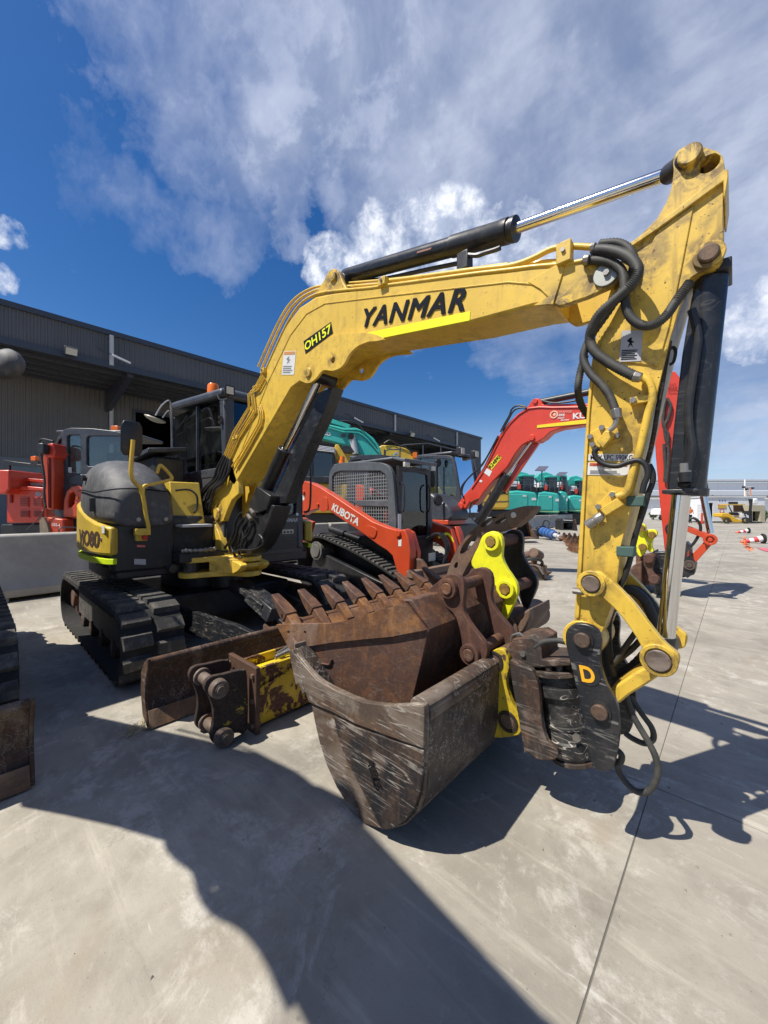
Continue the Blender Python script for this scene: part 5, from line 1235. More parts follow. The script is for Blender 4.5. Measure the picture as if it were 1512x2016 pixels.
# --- curved ripper / thumb attachment behind
ZB = (850, 750, 3.78)
RPY = 2.41
rip = thing('ripper', 'curved brown ripper with slots and bright yellow pin ears standing behind the toothed bucket', 'ripper', (-1.6, 2.75, 0))
def RB(l, y=RPY): return P2(zs(ZB, l), y)
blade_ = crv(RB([(768,942),(745,932),(690,936),(620,950),(520,985),(430,1020),(330,1085),(250,1165),(190,1250),(145,1340),(115,1430),(98,1520),(110,1600),(200,1560),(215,1480),(240,1420),(285,1340),(330,1262),(390,1190),(450,1140),(520,1115),(590,1092),(650,1062),(700,1018),(750,968)]), 2)
sl = [crv(RB([(362,1072),(400,1040),(440,1016),(452,1030),(440,1058),(395,1082),(368,1088)]), 2), crv(RB([(470,1052),(510,1025),(548,1012),(552,1030),(520,1052),(478,1066)]), 2),
      crv(RB([(208,1275),(240,1210),(290,1155),(335,1138),(345,1150),(320,1195),(275,1250),(225,1288)]), 2), crv(RB([(165,1375),(180,1350),(195,1352),(190,1385),(172,1395)]), 2)]
R_rip = rusty('ripper steel', (.125,.078,.056), (.21,.125,.085), (.18,.125,.09), bare=.3, barecol=(.19,.14,.105))
part('ripper_shank', MB().py([tuple(p) for p in blade_], RPY, RPY+.09, [[tuple(p) for p in s] for s in sl]), R_rip, rip, bev=.006)
tp_ = crv(RB([(772,940),(745,928),(680,934),(610,952),(560,975),(560,1010),(590,1096),(650,1066),(705,1020),(756,965)]), 2)
part('ripper_tip', MB().py([tuple(p) for p in tp_], RPY-.022, RPY+.112), R_rip, rip, bev=.010)
p = onY(*zs(ZB, [(612,998)])[0], RPY-.022); part('tip_pin', MB().cyl(p, p+Vector((0,-.012,0)), .020, n=16), plain('bright pin', (.5,.48,.44), .35, .5), rip, bev=.003)
ye = [tuple(q) for q in crv(P2(zs(Z8, [(1085,262),(1120,190),(1140,140),(1185,115),(1228,132),(1240,180),(1236,240),(1262,302),(1305,365),(1314,415),(1296,470),(1256,552),(1238,530),(1215,470),(1190,400),(1150,330),(1100,300)]), RPY-.10), 2)]
part('pin_ear', MB().py(ye, RPY-.12, RPY-.085), Y_fl, rip, bev=.004)
be = [(x_, z_) for x_, z_ in ye]
part('pin_ear', MB().py(be, RPY+.20, RPY+.235), BLK, rip, bev=.004)
for z in ((1182,168),(1252,402)):
    u, v = zs(Z8, [z])[0]; p = onY(u, v, RPY-.12)
    part('ear_pin', MB().cyl((p.x, RPY-.12, p.z), (p.x, RPY+.25, p.z), .040, n=22), R_earb, rip, bev=.004)
    part('pin_collar', MB().ring((p.x, RPY-.145, p.z), (p.x, RPY-.118, p.z), .058, .036), Y_fl, rip, bev=.003)
    part('pin_bolt', MB().cyl((p.x, RPY-.150, p.z), (p.x, RPY-.118, p.z), .036, n=6), rusty('ochre bolt', (.16,.09,.02), (.42,.25,.05), (.3,.2,.05)), rip, bev=.003)
lowb = P2(zs(Z8, [(1080,330),(1150,340),(1215,470),(1256,560),(1300,540),(1385,490),(1388,540),(1360,600),(1310,640),(1240,800),(1180,915),(1080,915),(1040,700),(1040,500)]), RPY)
part('ripper_body', MB().py(lowb, RPY-.06, RPY+.30), R_rip, rip, bev=.012)
q = onY(*zs(Z8, [(1240,600)])[0], RPY-.06)
part('body_tube', MB().cyl((q.x, RPY-.08, q.z), (q.x, RPY+.5, q.z), .10, n=28), R_rip, rip, bev=.006)
part('ground_foot', MB().box(-1.75, -1.15, RPY-.05, RPY+.35, 0, .08), R_rip, rip, bev=.006)

# --- yellow mounting frame lying in front of the blade
fr_ = thing('breaker_cradle', 'chipped yellow attachment frame with two pins lying in front of the blade', 'attachment', (-2.29, 1.5, 0))
Y_chip = paint('chipped yellow', (.60, .40, .02), .42, dirt=.4, rust=.62, rustcol=(.055, .022, .014))
Y_chip2 = paint('chipped yellow dark', (.55, .36, .02), .45, dirt=.5, rust=.95, rustcol=(.022, .014, .011))
XN, XR = -2.17, -2.42
def PX(l, x=XN): return [(p.y, p.z) for p in (onX(u, v, x) for u, v in zs(Z7, l))]
e1 = [tuple(p) for p in crv(PX([(512,1010),(532,965),(575,942),(640,930),(720,908),(772,904),(795,935),(800,1290),(740,1320),(690,1325),(665,1380),(610,1398),(572,1385),(556,1340),(572,1250),(572,1160),(545,1080),(520,1045)]), 2)]
zm = min(p[1] for p in e1); e1 = [(a, b-zm+.002) for a, b in e1]
part('pin_ear', MB().px(e1, XN-.03, XN), Y_chip2, fr_, bev=.004)
part('pin_ear', MB().px(e1, XR, XR+.03), rusty('dark ear', (.03,.02,.016), (.08,.045,.03), (.045,.03,.024)), fr_, bev=.004)
for z, r in (((598,1018), .036), ((632,1335), .036)):
    p = PX([z])[0]; y_, z_ = p[0], p[1]-zm+.002
    part('mount_pin', MB().cyl((XR-.02, y_, z_), (XN+.05, y_, z_), .033, n=24), M_pin, fr_, bev=.003)
    part('pin_head', MB().cyl((XN, y_, z_), (XN+.045, y_, z_), .055, .05, n=26).cyl((XN+.045, y_, z_), (XN+.058, y_, z_), .025, n=16), M_pin, fr_, bev=.004)
    part('pin_collar', MB().ring((XR+.03, y_, z_), (XR+.05, y_, z_), .052, .034), M_pin, fr_, bev=.003)
part('flange_plate', MB().box(XR-.05, XN+.06, 1.155, 1.185, .0, .405), rusty('flange rust', (.05,.026,.018), (.12,.06,.035), (.08,.045,.03)), fr_, bev=.006)
for x in (XR-.02, XN+.03):
    for z in (.05, .2, .35): part('flange_bolt', MB().cyl((x, 1.14, z), (x, 1.20, z), .016, n=6), M_pin, fr_, bev=.002)
bs = [(XR+.02, .02), (XN, .02), (XN, .372), (XN-.02, .372), (XN-.02, .04), (XR+.04, .04), (XR+.04, .372), (XR+.02, .372)]
part('frame_channel', MB().py(bs, 1.19, 2.25), Y_chip, fr_, bev=.004)
part('inner_shelf', MB().box(XR+.045, XN-.03, 1.23, 1.75, .29, .31), paint('inner yellow', (.72,.55,.02), .4, dirt=.3, rust=.3, rustcol=(.06,.025,.015)), fr_, bev=.003)
part('side_window_plate', MB().px([(1.55,.08),(2.2,.08),(2.2,.30),(1.62,.30),(1.56,.26)], XN, XN+.008), rusty('bare window', (.06,.03,.018), (.14,.07,.03), (.09,.05,.03)), fr_, bev=.002)
part('side_rib', MB().bar((XN+.006, 1.21, .245), (XN+.006, 1.42, .285), .012, .02), Y_chip, fr_)
part('lug', MB().obox((XN+.012, 1.52, .305), (.012, .05, .012)), Y_chip, fr_, bev=.003)
part('cross_plate', MB().box(XR+.04, XN-.01, 1.19, 1.21, .04, .36), Y_chip2, fr_)
for k in range(3): part('frame_hose', MB().tube([Vector((-2.30-.03*k, 1.45, .345)), Vector((-2.28-.03*k, 1.62, .40)), Vector((-2.29-.02*k, 1.80, .43)), Vector((-2.32, 1.95, .38)), Vector((-2.33, 2.05, .30))], .013, 8, 6, rib=.001), M_hose, fr_)
part('hose_end', MB().cyl((-2.30, 1.40, .35), (-2.29, 1.52, .37), .018, n=8), M_steel, fr_)

# --- dry grass tuft by the blade, twigs and grit on the slab
gr = MB(); rg = random.Random(3)
for i in range(70):
    b = Vector((-2.70+rg.uniform(-.05,.06), .69+rg.uniform(-.07,.06), .004)); a = rg.uniform(0, 2*pi); L = rg.uniform(.03,.11); h = rg.uniform(.003,.04)
    e_ = b+Vector((cos(a)*L, sin(a)*L, h)); w = Vector((-sin(a), cos(a), 0))*.0018
    gr.add([b-w, b+w, (b+e_)/2+w+Vector((0,0,h*.4)), e_, (b+e_)/2-w+Vector((0,0,h*.4))], [[0,1,2,3,4]])
g_ = single('grass_tuft', gr, plain('dry straw', (.42,.35,.20), .8), 'small tuft of dry straw at the left end of the rusty blade', 'grass'); g_['kind'] = 'stuff'
grit = MB()
for i in range(260):
    a, l = rg.uniform(-4.5, .6), rg.uniform(.2, 4.0); s = rg.uniform(.002, .007)
    grit.add([(a-s, l-s*.7, 0), (a+s, l-s, 0), (a+s*.6, l+s, 0), (a-s*.7, l+s*.8, 0), (a, l, s*1.1)], [[0,1,4],[1,2,4],[2,3,4],[3,0,4]])
g_ = single('grit', grit, plain('grit', (.22,.20,.17), .9), 'loose grit and small stones scattered over the concrete', 'gravel'); g_['kind'] = 'stuff'

# ------------------------------------------------------------------ neighbouring machine at the left (its blade and track show)
nb = copy_tree(ex); nb.location = Vector(ex.location)+Vector((.135, -2.79, 0)); nb.name = 'excavator.001'
for ch in nb.children:
    if ch.data in BOOM_DATA and 'hitch' not in ch.name: ch.location.y += .31
    elif ch.data not in UNDER_DATA: ch.location.y -= .14; ch.location.x -= .05
nb['label'] = 'excavator cut off by the left edge, only brown blade end and track showing'
m0 = atD(4, 714, 2.42)
mm = MB().lathe(m0+Vector((-.02,.02,0)), (.5,-.6,.15), [(-.05,.06),(-.04,.09),(-.01,.103),(.02,.100),(.05,.07),(.06,.03)], 24)
part('mirror_shell', mm, M_hood, nb)
part('mirror_stem', MB().tube([m0+Vector((0,0,.05)), m0+Vector((-.15,-.05,.12)), m0+Vector((-.35,-.12,.1))], .014, 8), BLK, nb)

mc2 = copy_tree(mud); mc2.location = Vector(mud.location)+Vector((-.02, -2.76, 0)); mc2['label'] = 'unseen copy of the mud bucket outside the left edge, added to cast a shadow'  # out-of-view copy, put here for the small shadow in the bottom left corner
# ------------------------------------------------------------------ machines farther back
RED = paint('machine red', (.55, .065, .02), .38, dirt=.3, dirtcol=(.2,.07,.04), coat=.15)
RED2 = paint('bright machine red', (.60, .05, .022), .34, dirt=.15, dirtcol=(.2,.05,.04), coat=.2)
M_frame = paint('blue grey cab frame', (.085, .10, .115), .5, dirt=.5, dirtcol=(.16,.165,.165))
TEAL = paint('teal machine paint', (.035, .42, .36), .4, dirt=.3, dirtcol=(.12,.2,.17), scale=.4)
YB = paint('background yellow', (.62, .40, .04), .42, dirt=.4, scale=.5, dirtcol=(.18,.12,.05))
M_mesh = plain('mesh guard steel', (.24,.255,.26), .5)
M_int = plain('cab interior', (.035,.035,.04), .8)
def belt(par, path, y0, y1, n, th=.03, lugh=.025, inner=M_rub_in, outer=M_rub):
    """rubber track along a closed side outline, with one lug object per bar"""
    P = [Vector((p[0], p[1])) for p in path]; m = len(P)
    ar = sum(P[i-1].x*P[i].y-P[i].x*P[i-1].y for i in range(m))
    if ar > 0: P.reverse()
    def nrm(i): 
        d = (P[(i+1) % m]-P[i-1]).normalized(); return Vector((-d.y, d.x))
    inn = [tuple(P[i]-nrm(i)*th) for i in range(m)]
    t = part('rubber_track', MB().py([tuple(p) for p in P], y0, y1, [inn]), inner, par, sharp=40)
    seg = [(P[(i+1) % m]-P[i]).length for i in range(m)]; tot = sum(seg); lug = None; hl = tot/n*.34
    for k in range(n):
        s = k*tot/n; i = 0
        while s > seg[i]: s -= seg[i]; i += 1
        d = (P[(i+1) % m]-P[i]).normalized(); p = P[i]+d*s; ang = -atan2(d.y, d.x)
        if lug is None:
            o = part('track_lug', MB().loft([[Vector((-hl,-(y1-y0)/2,-.004)), Vector((hl,-(y1-y0)/2,-.004)), Vector((hl,(y1-y0)/2,-.004)), Vector((-hl,(y1-y0)/2,-.004))],
                [Vector((-hl*.7,-(y1-y0)/2+.01,lugh)), Vector((hl*.7,-(y1-y0)/2+.01,lugh)), Vector((hl*.7,(y1-y0)/2-.01,lugh)), Vector((-hl*.7,(y1-y0)/2-.01,lugh))]]), outer, t, local=True); lug = o
        else: o = lug.copy(); COL.objects.link(o); o.parent = t
        o.location = Vector((p.x, (y0+y1)/2, p.y))-base_of(t); o.rotation_euler = (0, ang, 0)
    return t
# --- red compact track loader
ZC = (550, 750, 3.78)
SY = 4.24
svl = thing('track_loader', 'orange red compact track loader with a mesh guarded cab and white lettering on its arm', 'track loader', (-4.4, 4.9, 0))
def SP(l, y): return P2(zs(ZC, l), y)
ya = SY-.26
armo = SP([(168,742),(235,758),(300,790),(400,852),(560,960),(690,1045),(800,1090),(880,1112),(930,1104),(955,1160),(972,1260),(968,1400),(948,1492),(902,1482),(868,1400),(840,1300),(800,1262),(740,1225),(640,1150),(560,1092),(470,1035),(380,972),(300,945),(230,968),(170,1000)], ya)
part('loader_arm', MB().py(armo, ya, ya+.14), RED, svl, bev=.012)
armo2 = [(x, z) for x, z in armo]
part('loader_arm', MB().py(armo, SY+1.02, SY+1.16), RED, svl, bev=.012)
lettering('maker_lettering', 'KUBOTA', M_wht, svl, onY(*zs(ZC, [(388,960)])[0], ya), onY(*zs(ZC, [(585,1082)])[0], ya), onY(*zs(ZC, [(405,908)])[0], ya), off=.004, weight=.035, nrm=(0,-1,0))
for loop in (crv(SP([(320,870),(345,862),(360,880),(365,950),(345,970),(300,960)], ya), 2), crv(SP([(645,1080),(690,1082),(728,1110),(712,1165),(680,1160),(655,1125)], ya), 2)):
    part('arm_gusset', MB().py([tuple(p) for p in loop], ya-.014, ya+.002), RED, svl, bev=.003)
for z, r in (((183,830), .035), ((290,920), .025), ((888,1135), .045)):
    p = onY(*zs(ZC, [z])[0], ya); part('arm_pin', MB().cyl((p.x, ya-.03, p.z), (p.x, ya+.16, p.z), r, n=18), RED, svl, bev=.004)
quad('arm_sticker', M_wht, svl, [onY(*zs(ZC, [z])[0], ya) for z in ((886,1178),(910,1178),(908,1230),(886,1230))], nrm=(0,-1,0))
quad('arm_sticker', M_wht, svl, [onY(*zs(ZC, [z])[0], ya) for z in ((174,848),(188,848),(186,888),(174,888))], nrm=(0,-1,0))
rs_ = SP([(165,1015),(250,1048),(225,1130),(185,1200),(150,1240),(150,1020)], ya+.05)
part('rear_side_panel', MB().py(rs_, ya+.05, ya+.12), RED, svl, bev=.008)
lettering('model_lettering', 'SVL', M_wht, svl, onY(*zs(ZC, [(163,1078)])[0], ya+.05), onY(*zs(ZC, [(235,1082)])[0], ya+.05), onY(*zs(ZC, [(163,1048)])[0], ya+.05), off=.006, weight=.02, shear=.2, nrm=(0,-1,0))
lettering('model_lettering', '75-2', M_wht, svl, onY(*zs(ZC, [(155,1126)])[0], ya+.05), onY(*zs(ZC, [(218,1126)])[0], ya+.05), onY(*zs(ZC, [(155,1092)])[0], ya+.05), off=.006, weight=.02, shear=.2, nrm=(0,-1,0))
fb = SP([(938,1098),(985,1125),(1005,1190),(1030,1280),(1022,1345),(992,1345),(965,1280),(948,1200)], ya+.16)
part('bucket_cylinder', MB().py(fb, ya+.16, ya+.24), RED, svl, bev=.012)
quad('cylinder_sticker', M_wht, svl, [onY(*zs(ZC, [z])[0], ya+.16) for z in ((966,1185),(986,1180),(990,1232),(972,1236))], nrm=(0,-1,0))
part('bucket_cylinder', MB().py([(x+.0, z) for x, z in fb], SY+.88, SY+.98), RED, svl, bev=.012)
# tracks: raised drive wheel at the rear
tpath = SP([(158,1330),(175,1275),(215,1195),(255,1162),(300,1150),(350,1158),(420,1190),(520,1232),(640,1295),(740,1352),(820,1402),(868,1440),(885,1475)], ya+.02)
z0 = .03; xr_, xf_ = tpath[0][0]+.10, tpath[-1][0]
low = [(xf_+.02, .22), (xf_-.06, .08), (xf_-.18, z0), (xr_+.2, z0), (xr_+.02, .10), (xr_-.06, .24)]
for y0 in (ya-.06, SY+.98): belt(svl, tpath+low, y0, y0+.34, 62)
for f_ in (.12, .32, .52, .72, .9): part('track_roller', MB().cyl((xr_+(xf_-xr_)*f_, ya-.02, .16), (xr_+(xf_-xr_)*f_, ya+.24, .16), .11, n=18), BLK, svl, bev=.006)
p = onY(*zs(ZC, [(282,1262)])[0], ya); part('drive_sprocket', MB().cyl((p.x, ya-.03, p.z), (p.x, ya+.25, p.z), .16, n=12).cyl((p.x, ya-.05, p.z), (p.x, ya-.03, p.z), .11, n=18), rusty('grey hub', (.1,.1,.09), (.2,.19,.17), (.14,.13,.12)), svl, bev=.006)
part('track_frame', MB().py([(xr_+.1,.12),(xf_-.2,.12),(xf_-.3,.30),(p.x+.1,p.z-.05),(p.x-.15,p.z-.1)], ya+.04, ya+.2), BLK, svl, bev=.01)
p1_, p2_ = onY(*zs(ZC, [(380,1100)])[0], ya+.08), onY(*zs(ZC, [(600,1175)])[0], ya+.08)
part('lift_cylinder', MB().cyl(p1_, (p1_+p2_)/2, .05, n=16).cyl((p1_+p2_)/2, p2_, .03, n=12), BLK, svl)
part('hull', MB().box(tpath[2][0], xf_-.25, SY-.0, SY+.95, .3, .95), BLK, svl, bev=.02)
# cab
fo = crv(SP([(372,840),(368,760),(372,690),(395,640),(440,612),(520,606),(700,604),(770,612),(815,640),(842,700),(852,800),(862,960),(866,1110),(800,1110),(600,1000),(450,900)], SY), 2)
op = SP([(392,820),(392,712),(412,682),(445,668),(750,668),(782,690),(802,720),(812,1090),(700,1040),(560,955),(470,890)], SY)
part('cab_side_frame', MB().py([tuple(p) for p in fo], SY-.0, SY+.07, [op]), M_frame, svl, bev=.012)
ms = MB(); xs = [p[0] for p in op]; zz_ = [p[1] for p in op]
def inside(x, z, poly):
    c = False
    for i in range(len(poly)):
        (x1_, z1_), (x2_, z2_) = poly[i-1], poly[i]
        if (z1_ > z) != (z2_ > z) and x < (x2_-x1_)*(z-z1_)/(z2_-z1_)+x1_: c = not c
    return c
def gridbars(mb, poly, y, sp_, w):
    x = min(p[0] for p in poly)
    while x < max(p[0] for p in poly):
        zr = [z for z in [min(p[1] for p in poly)+k*.01 for k in range(200)] if inside(x, z, poly)]
        if zr: mb.box(x-w, x+w, y, y+.006, min(zr), max(zr))
        x += sp_
    z = min(p[1] for p in poly)
    while z < max(p[1] for p in poly):
        xr = [x for x in [min(p[0] for p in poly)+k*.01 for k in range(300)] if inside(x, z, poly)]
        if xr: mb.box(min(xr), max(xr), y+.007, y+.012, z-w, z+w)
        z += sp_
gridbars(ms, op, SY+.02, .052, .0055)
part('mesh_guard', ms, M_mesh, svl, stuff=True)
part('mesh_guard', MB().xf(Matrix.Identity(4)) if False else (lambda m: (gridbars(m, op, SY+.86, .052, .0055), m)[1])(MB()), M_mesh, svl, stuff=True)
part('cab_side_frame', MB().py([tuple(p) for p in fo], SY+.85, SY+.92, [op]), M_frame, svl, bev=.012)
part('guard_crossbar', MB().py(SP([(520,888),(805,890),(808,935),(590,930)], SY), SY+.01, SY+.05), M_frame, svl, bev=.004)
xf2 = max(p[0] for p in fo); zt2 = max(p[1] for p in fo); xr2 = min(p[0] for p in fo)
part('cab_roof', MB().box(xr2+.1, xf2-.1, SY+.03, SY+.9, zt2-.05, zt2+.0), M_frame, svl, bev=.02)
part('roof_visor', MB().loft([[Vector((xf2-.15,SY+.04,zt2-.03)), Vector((xf2-.15,SY+.9,zt2-.03)), Vector((xf2-.15,SY+.9,zt2)), Vector((xf2-.15,SY+.04,zt2))], [Vector((xf2+.12,SY+.06,zt2-.10)), Vector((xf2+.12,SY+.88,zt2-.10)), Vector((xf2+.12,SY+.88,zt2-.04)), Vector((xf2+.12,SY+.06,zt2-.04))]]), M_frame, svl, bev=.012)
for yy in (SY+.12, SY+.78): part('cab_light', MB().obox((xf2+.10, yy, zt2-.13), (.02,.06,.035)), M_lens, svl, bev=.006)
do = [(SY+.06,.62),(SY+.86,.62),(SY+.86,zt2-.14),(SY+.06,zt2-.14)]
di = crv([(SY+.14,.80),(SY+.45,.74),(SY+.76,.80),(SY+.79,1.2),(SY+.78,zt2-.32),(SY+.70,zt2-.22),(SY+.22,zt2-.22),(SY+.14,zt2-.30),(SY+.13,1.2)], 3)
part('door_frame', MB().px(do, xf2-.05, xf2, [[tuple(p) for p in di]]), BLK, svl, bev=.006)
part('door_glass', MB().px([tuple(p) for p in di], xf2-.03, xf2-.022), M_glassc, svl)
for yy in (SY+.10, SY+.74): part('grab_handle', MB().tube([Vector((xf2,yy,1.32)), Vector((xf2+.07,yy,1.38)), Vector((xf2+.07,yy,1.7)), Vector((xf2,yy,1.76))], .012, 8), BLK, svl)
part('seat', MB().box(xf2-.9,xf2-.5,SY+.25,SY+.7,.85,1.0).box(xf2-.98,xf2-.86,SY+.25,SY+.7,.95,1.6), M_seat, svl, bev=.04)
p = onY(*zs(ZC, [(465,588)])[0], SY+.3)
part('beacon_lens', MB().cyl((p.x,p.y,zt2), (p.x,p.y,zt2+.10), .06,.05, 16), M_orange, svl)
part('tag', MB().box(xf2+.01, xf2+.015, SY+.03, SY+.10, 1.05, 1.3), M_wht, svl)
# bucket quick hitch and bucket edge in front
part('hitch_plate', MB().py(SP([(985,1380),(1010,1320),(1050,1330),(1080,1370),(1120,1470),(1060,1512),(1000,1470)], ya+.1), ya+.1, ya+.16), R_brown, svl, bev=.006)
part('loader_bucket', MB().loft([[Vector((xf_+.25, ya-.1, 0)), Vector((xf_+.9, ya-.1, 0)), Vector((xf_+.32, ya-.1, .5))], [Vector((xf_+.25, SY+1.3, 0)), Vector((xf_+.9, SY+1.3, 0)), Vector((xf_+.32, SY+1.3, .5))]]), R_brown, svl, bev=.006)
part('bucket_top_edge', MB().box(xf_+.26, xf_+.36, ya-.12, SY+1.32, .47, .56), R_rip, svl, bev=.008)
quad('number_plate', plain('plate cream', (.5,.5,.42), .5), svl, [Vector((xf_+.10,SY+.33,.60)), Vector((xf_+.10,SY+.50,.60)), Vector((xf_+.10,SY+.50,.72)), Vector((xf_+.10,SY+.33,.72))], nrm=(1,0,0))
for k in range(3): part('front_hose', MB().tube([Vector((xf_-.1,SY+.5+.06*k,.9)), Vector((xf_+.1,SY+.55+.06*k,1.0)), Vector((xf_+.22,SY+.6+.05*k,.8)), Vector((xf_+.2,SY+.55,.55))], .014, 7), M_hosed, svl)
part('yellow_hose_sleeve', MB().tube([Vector((xf_-.05,SY+.80,.92)), Vector((xf_+.08,SY+.86,.98)), Vector((xf_+.18,SY+.9,.85))], .02, 8), M_flyel, svl)

# --- large red excavator at the right
ZD = (850, 750, 3.78); ZE = (720, 840, 6.3); ZF_ = (1112, 700, 3.78); ZG = (1220, 1000, 7.56)
KY = 7.6
kx = thing('red_excavator', 'red excavator with a bent boom reaching behind the yellow arm and a yellow number tag', 'excavator', (-5.4, 7.7, 0))
def KP(l, Z=ZD, y=KY-.13): return P2(zs(Z, l), y)
kb = KP([(192,935),(205,900),(240,848),(285,800),(320,750),(385,640),(500,405),(570,310),(640,245),(712,192),(740,150),(765,130),(795,128),(815,150),(822,172),(1145,168),(1400,160),(1560,190),(1600,230),(1560,290),(1400,300),(1145,325),(960,352),(880,380),(835,425),(790,452),(760,458),(715,452),(670,478),(620,540),(560,640),(450,750),(385,830),(350,885),(310,925),(285,900),(255,945),(215,958)])
part('boom', MB().py(kb, KY-.13, KY+.13), RED2, kx, bev=.014)
part('boom_top_flange', MB().tube([Vector((p[0], KY-.135, p[1])) for p in KP([(300,800),(400,650),(510,430),(590,310),(720,205),(900,198),(1145,195),(1400,190)])], .02, 6, sm=2), RED2, kx)
part('reflective_strip', MB().py(KP([(785,330),(1140,288),(1400,262),(1400,300),(1140,318),(785,350)]), KY-.142, KY-.12), plain('yellow tape', (.75,.60,.02), .5), kx)
def KL(nm, txt, a, b, c, mat=M_wht, Z=ZD, y=KY-.13, w=.02, sh=0): lettering(nm, txt, mat, kx, onY(*zs(Z,[a])[0], y), onY(*zs(Z,[b])[0], y), onY(*zs(Z,[c])[0], y), off=.012, weight=w, shear=sh, nrm=(0,-1,0))
KL('maker_lettering', 'KUBOTA', (1052,285), (1380,262), (1052,240), w=.03)
KL('hire_lettering', 'ORANGE', (936,240), (1045,236), (936,222), mat=plain('faded print', (.62,.25,.22), .5))
KL('hire_lettering', 'HIRE', (936,264), (992,262), (936,246))
KL('hire_lettering', 'Super', (936,285), (990,282), (940,270), sh=.2)
KL('hire_lettering', 'Service', (960,298), (1022,294), (962,284), sh=.2)
p = onY(*zs(ZD,[(910,250)])[0], KY-.13); part('round_logo', MB().ring((p.x,KY-.142,p.z),(p.x,KY-.13,p.z),.075,.05).cyl((p.x+.01,KY-.142,p.z),(p.x+.01,KY-.13,p.z),.028,n=12), plain('logo peach', (.75,.42,.28), .5), kx)
quad('number_tag', plain('tag yellow', (.72,.70,.02), .45), kx, [onY(*zs(ZD,[z])[0], KY-.13) for z in ((418,636),(492,548),(520,572),(446,662))], off=.006, nrm=(0,-1,0))
KL('number_print', 'R24890', (440,655), (516,568), (422,636), mat=M_ink)
quad('white_sticker', M_wht, kx, [onY(*zs(ZD,[z])[0], KY-.13) for z in ((402,645),(450,672),(430,712),(384,680))], off=.006, nrm=(0,-1,0))
quad('small_sticker', M_wht, kx, [onY(*zs(ZD,[z])[0], KY-.13) for z in ((360,735),(378,740),(372,756),(354,750))], off=.006, nrm=(0,-1,0))
for z, r in (((215,930), .075), ((746,422), .06), ((770,152), .05), ((240,893), .03)):
    p = onY(*zs(ZD,[z])[0], KY-.13); part('boom_pin', MB().cyl((p.x,KY-.16,p.z),(p.x,KY+.16,p.z), r, n=18), RED2, kx, bev=.006)
a_, b_ = onY(*zs(ZD,[(815,155)])[0], KY), onY(*zs(ZD,[(1180,82)])[0], KY); part('arm_cylinder', MB().cyl(a_, b_, .062, n=18), BLK, kx)
c_ = onY(1322, 742, KY); part('arm_cylinder_rod', MB().cyl(b_, c_, .036, n=14), CHR, kx)
for k, l in enumerate(([(700,190),(640,185),(600,210),(580,260),(540,330),(515,380)], [(710,200),(650,205),(610,230),(570,300),(530,370)], [(830,150),(900,165),(1000,160),(1110,140)], [(500,410),(420,560),(370,640),(300,700),(250,760),(230,820),(240,870)], [(490,430),(400,590),(340,660),(270,730),(225,790),(225,850)], [(350,880),(300,910),(290,980),(320,1040),(350,1010)])):
    part('boom_hose', MB().tube([Vector((p[0], KY-.15-.01*(k % 2), p[1])) for p in KP(l)], .018, 8), M_hosed, kx)
a_, b_, c_ = onY(*zs(ZD,[(345,1060)])[0], KY), onY(*zs(ZD,[(560,700)])[0], KY), onY(*zs(ZD,[(750,440)])[0], KY)
part('boom_cylinder', MB().cyl(a_, b_, .10, n=18), BLK, kx, bev=.005); part('boom_cylinder_rod', MB().cyl(b_, c_, .035, n=12), CHR, kx)
part('cylinder_guard', MB().py(KP([(725,470),(800,445),(790,470),(545,828),(530,815),(560,740),(640,610)], y=KY+.02), KY+.02, KY+.10), RED2, kx, bev=.006)
# arm behind the yellow arm
ka = P2([(1286,810),(1300,775),(1309,738),(1318,730),(1330,732),(1341,748),(1346,800),(1352,900),(1348,1000),(1340,1085),(1332,1112),(1316,1110),(1308,1080),(1300,1000),(1291,900)], KY-.11)
part('arm', MB().py(ka, KY-.11, KY+.11), RED2, kx, bev=.012)
KL('load_lettering', 'SWL', (762,248), (838,240), (762,212), mat=plain('dark red print', (.25,.01,.01), .5), Z=ZF_)
KL('load_lettering', '720kg', (762,270), (838,264), (762,252), mat=plain('dark red print', (.25,.01,.01), .5), Z=ZF_)
for l in ([(760,320),(790,380),(770,470),(745,520),(750,600),(765,660)], [(750,340),(735,430),(735,520),(770,590),(765,650)], [(740,660),(745,760),(750,850),(745,940)], [(770,660),(772,760),(765,860),(755,950)]):
    part('arm_hose', MB().tube([Vector((p[0], KY-.15, p[1])) for p in KP(l, ZF_)], .022, 8), M_hose, kx)
a_, b_, c_ = onY(1372, 880, KY), onY(1384, 972, KY), onY(1399, 1050, KY)
part('bucket_cylinder', MB().cyl(onY(1352,790,KY), b_, .075, n=18), BLK, kx); part('bucket_cylinder_rod', MB().cyl(b_, c_, .045, n=16), CHR, kx)
lk = KP([(880,268),(985,270),(1100,308),(1250,368),(1370,418),(1415,462),(1402,515),(1350,535),(1290,505),(1250,452),(1100,392),(985,345),(880,330)], ZG)
part('guide_link', MB().py(lk, KY-.15, KY-.10), RED, kx, bev=.006); part('guide_link', MB().py(lk, KY+.10, KY+.15), RED, kx, bev=.006)
p = onY(*zs(ZG,[(1348,470)])[0], KY-.15); part('link_pin', MB().ring((p.x,KY-.18,p.z),(p.x,KY-.14,p.z),.085,.05).cyl((p.x,KY-.19,p.z),(p.x,KY+.17,p.z),.03,n=12), RED, kx, bev=.004)
part('bucket_link', MB().py(KP([(1258,500),(1350,540),(1360,560),(1135,812),(1105,790),(1072,695)], ZG), KY-.09, KY+.09), RED, kx, bev=.006)
kh = KP([(958,515),(1000,505),(1060,575),(1068,690),(1130,820),(1138,850),(1112,990),(1060,1005),(1010,1045),(985,1020),(900,1010),(880,900),(900,700)], ZG)
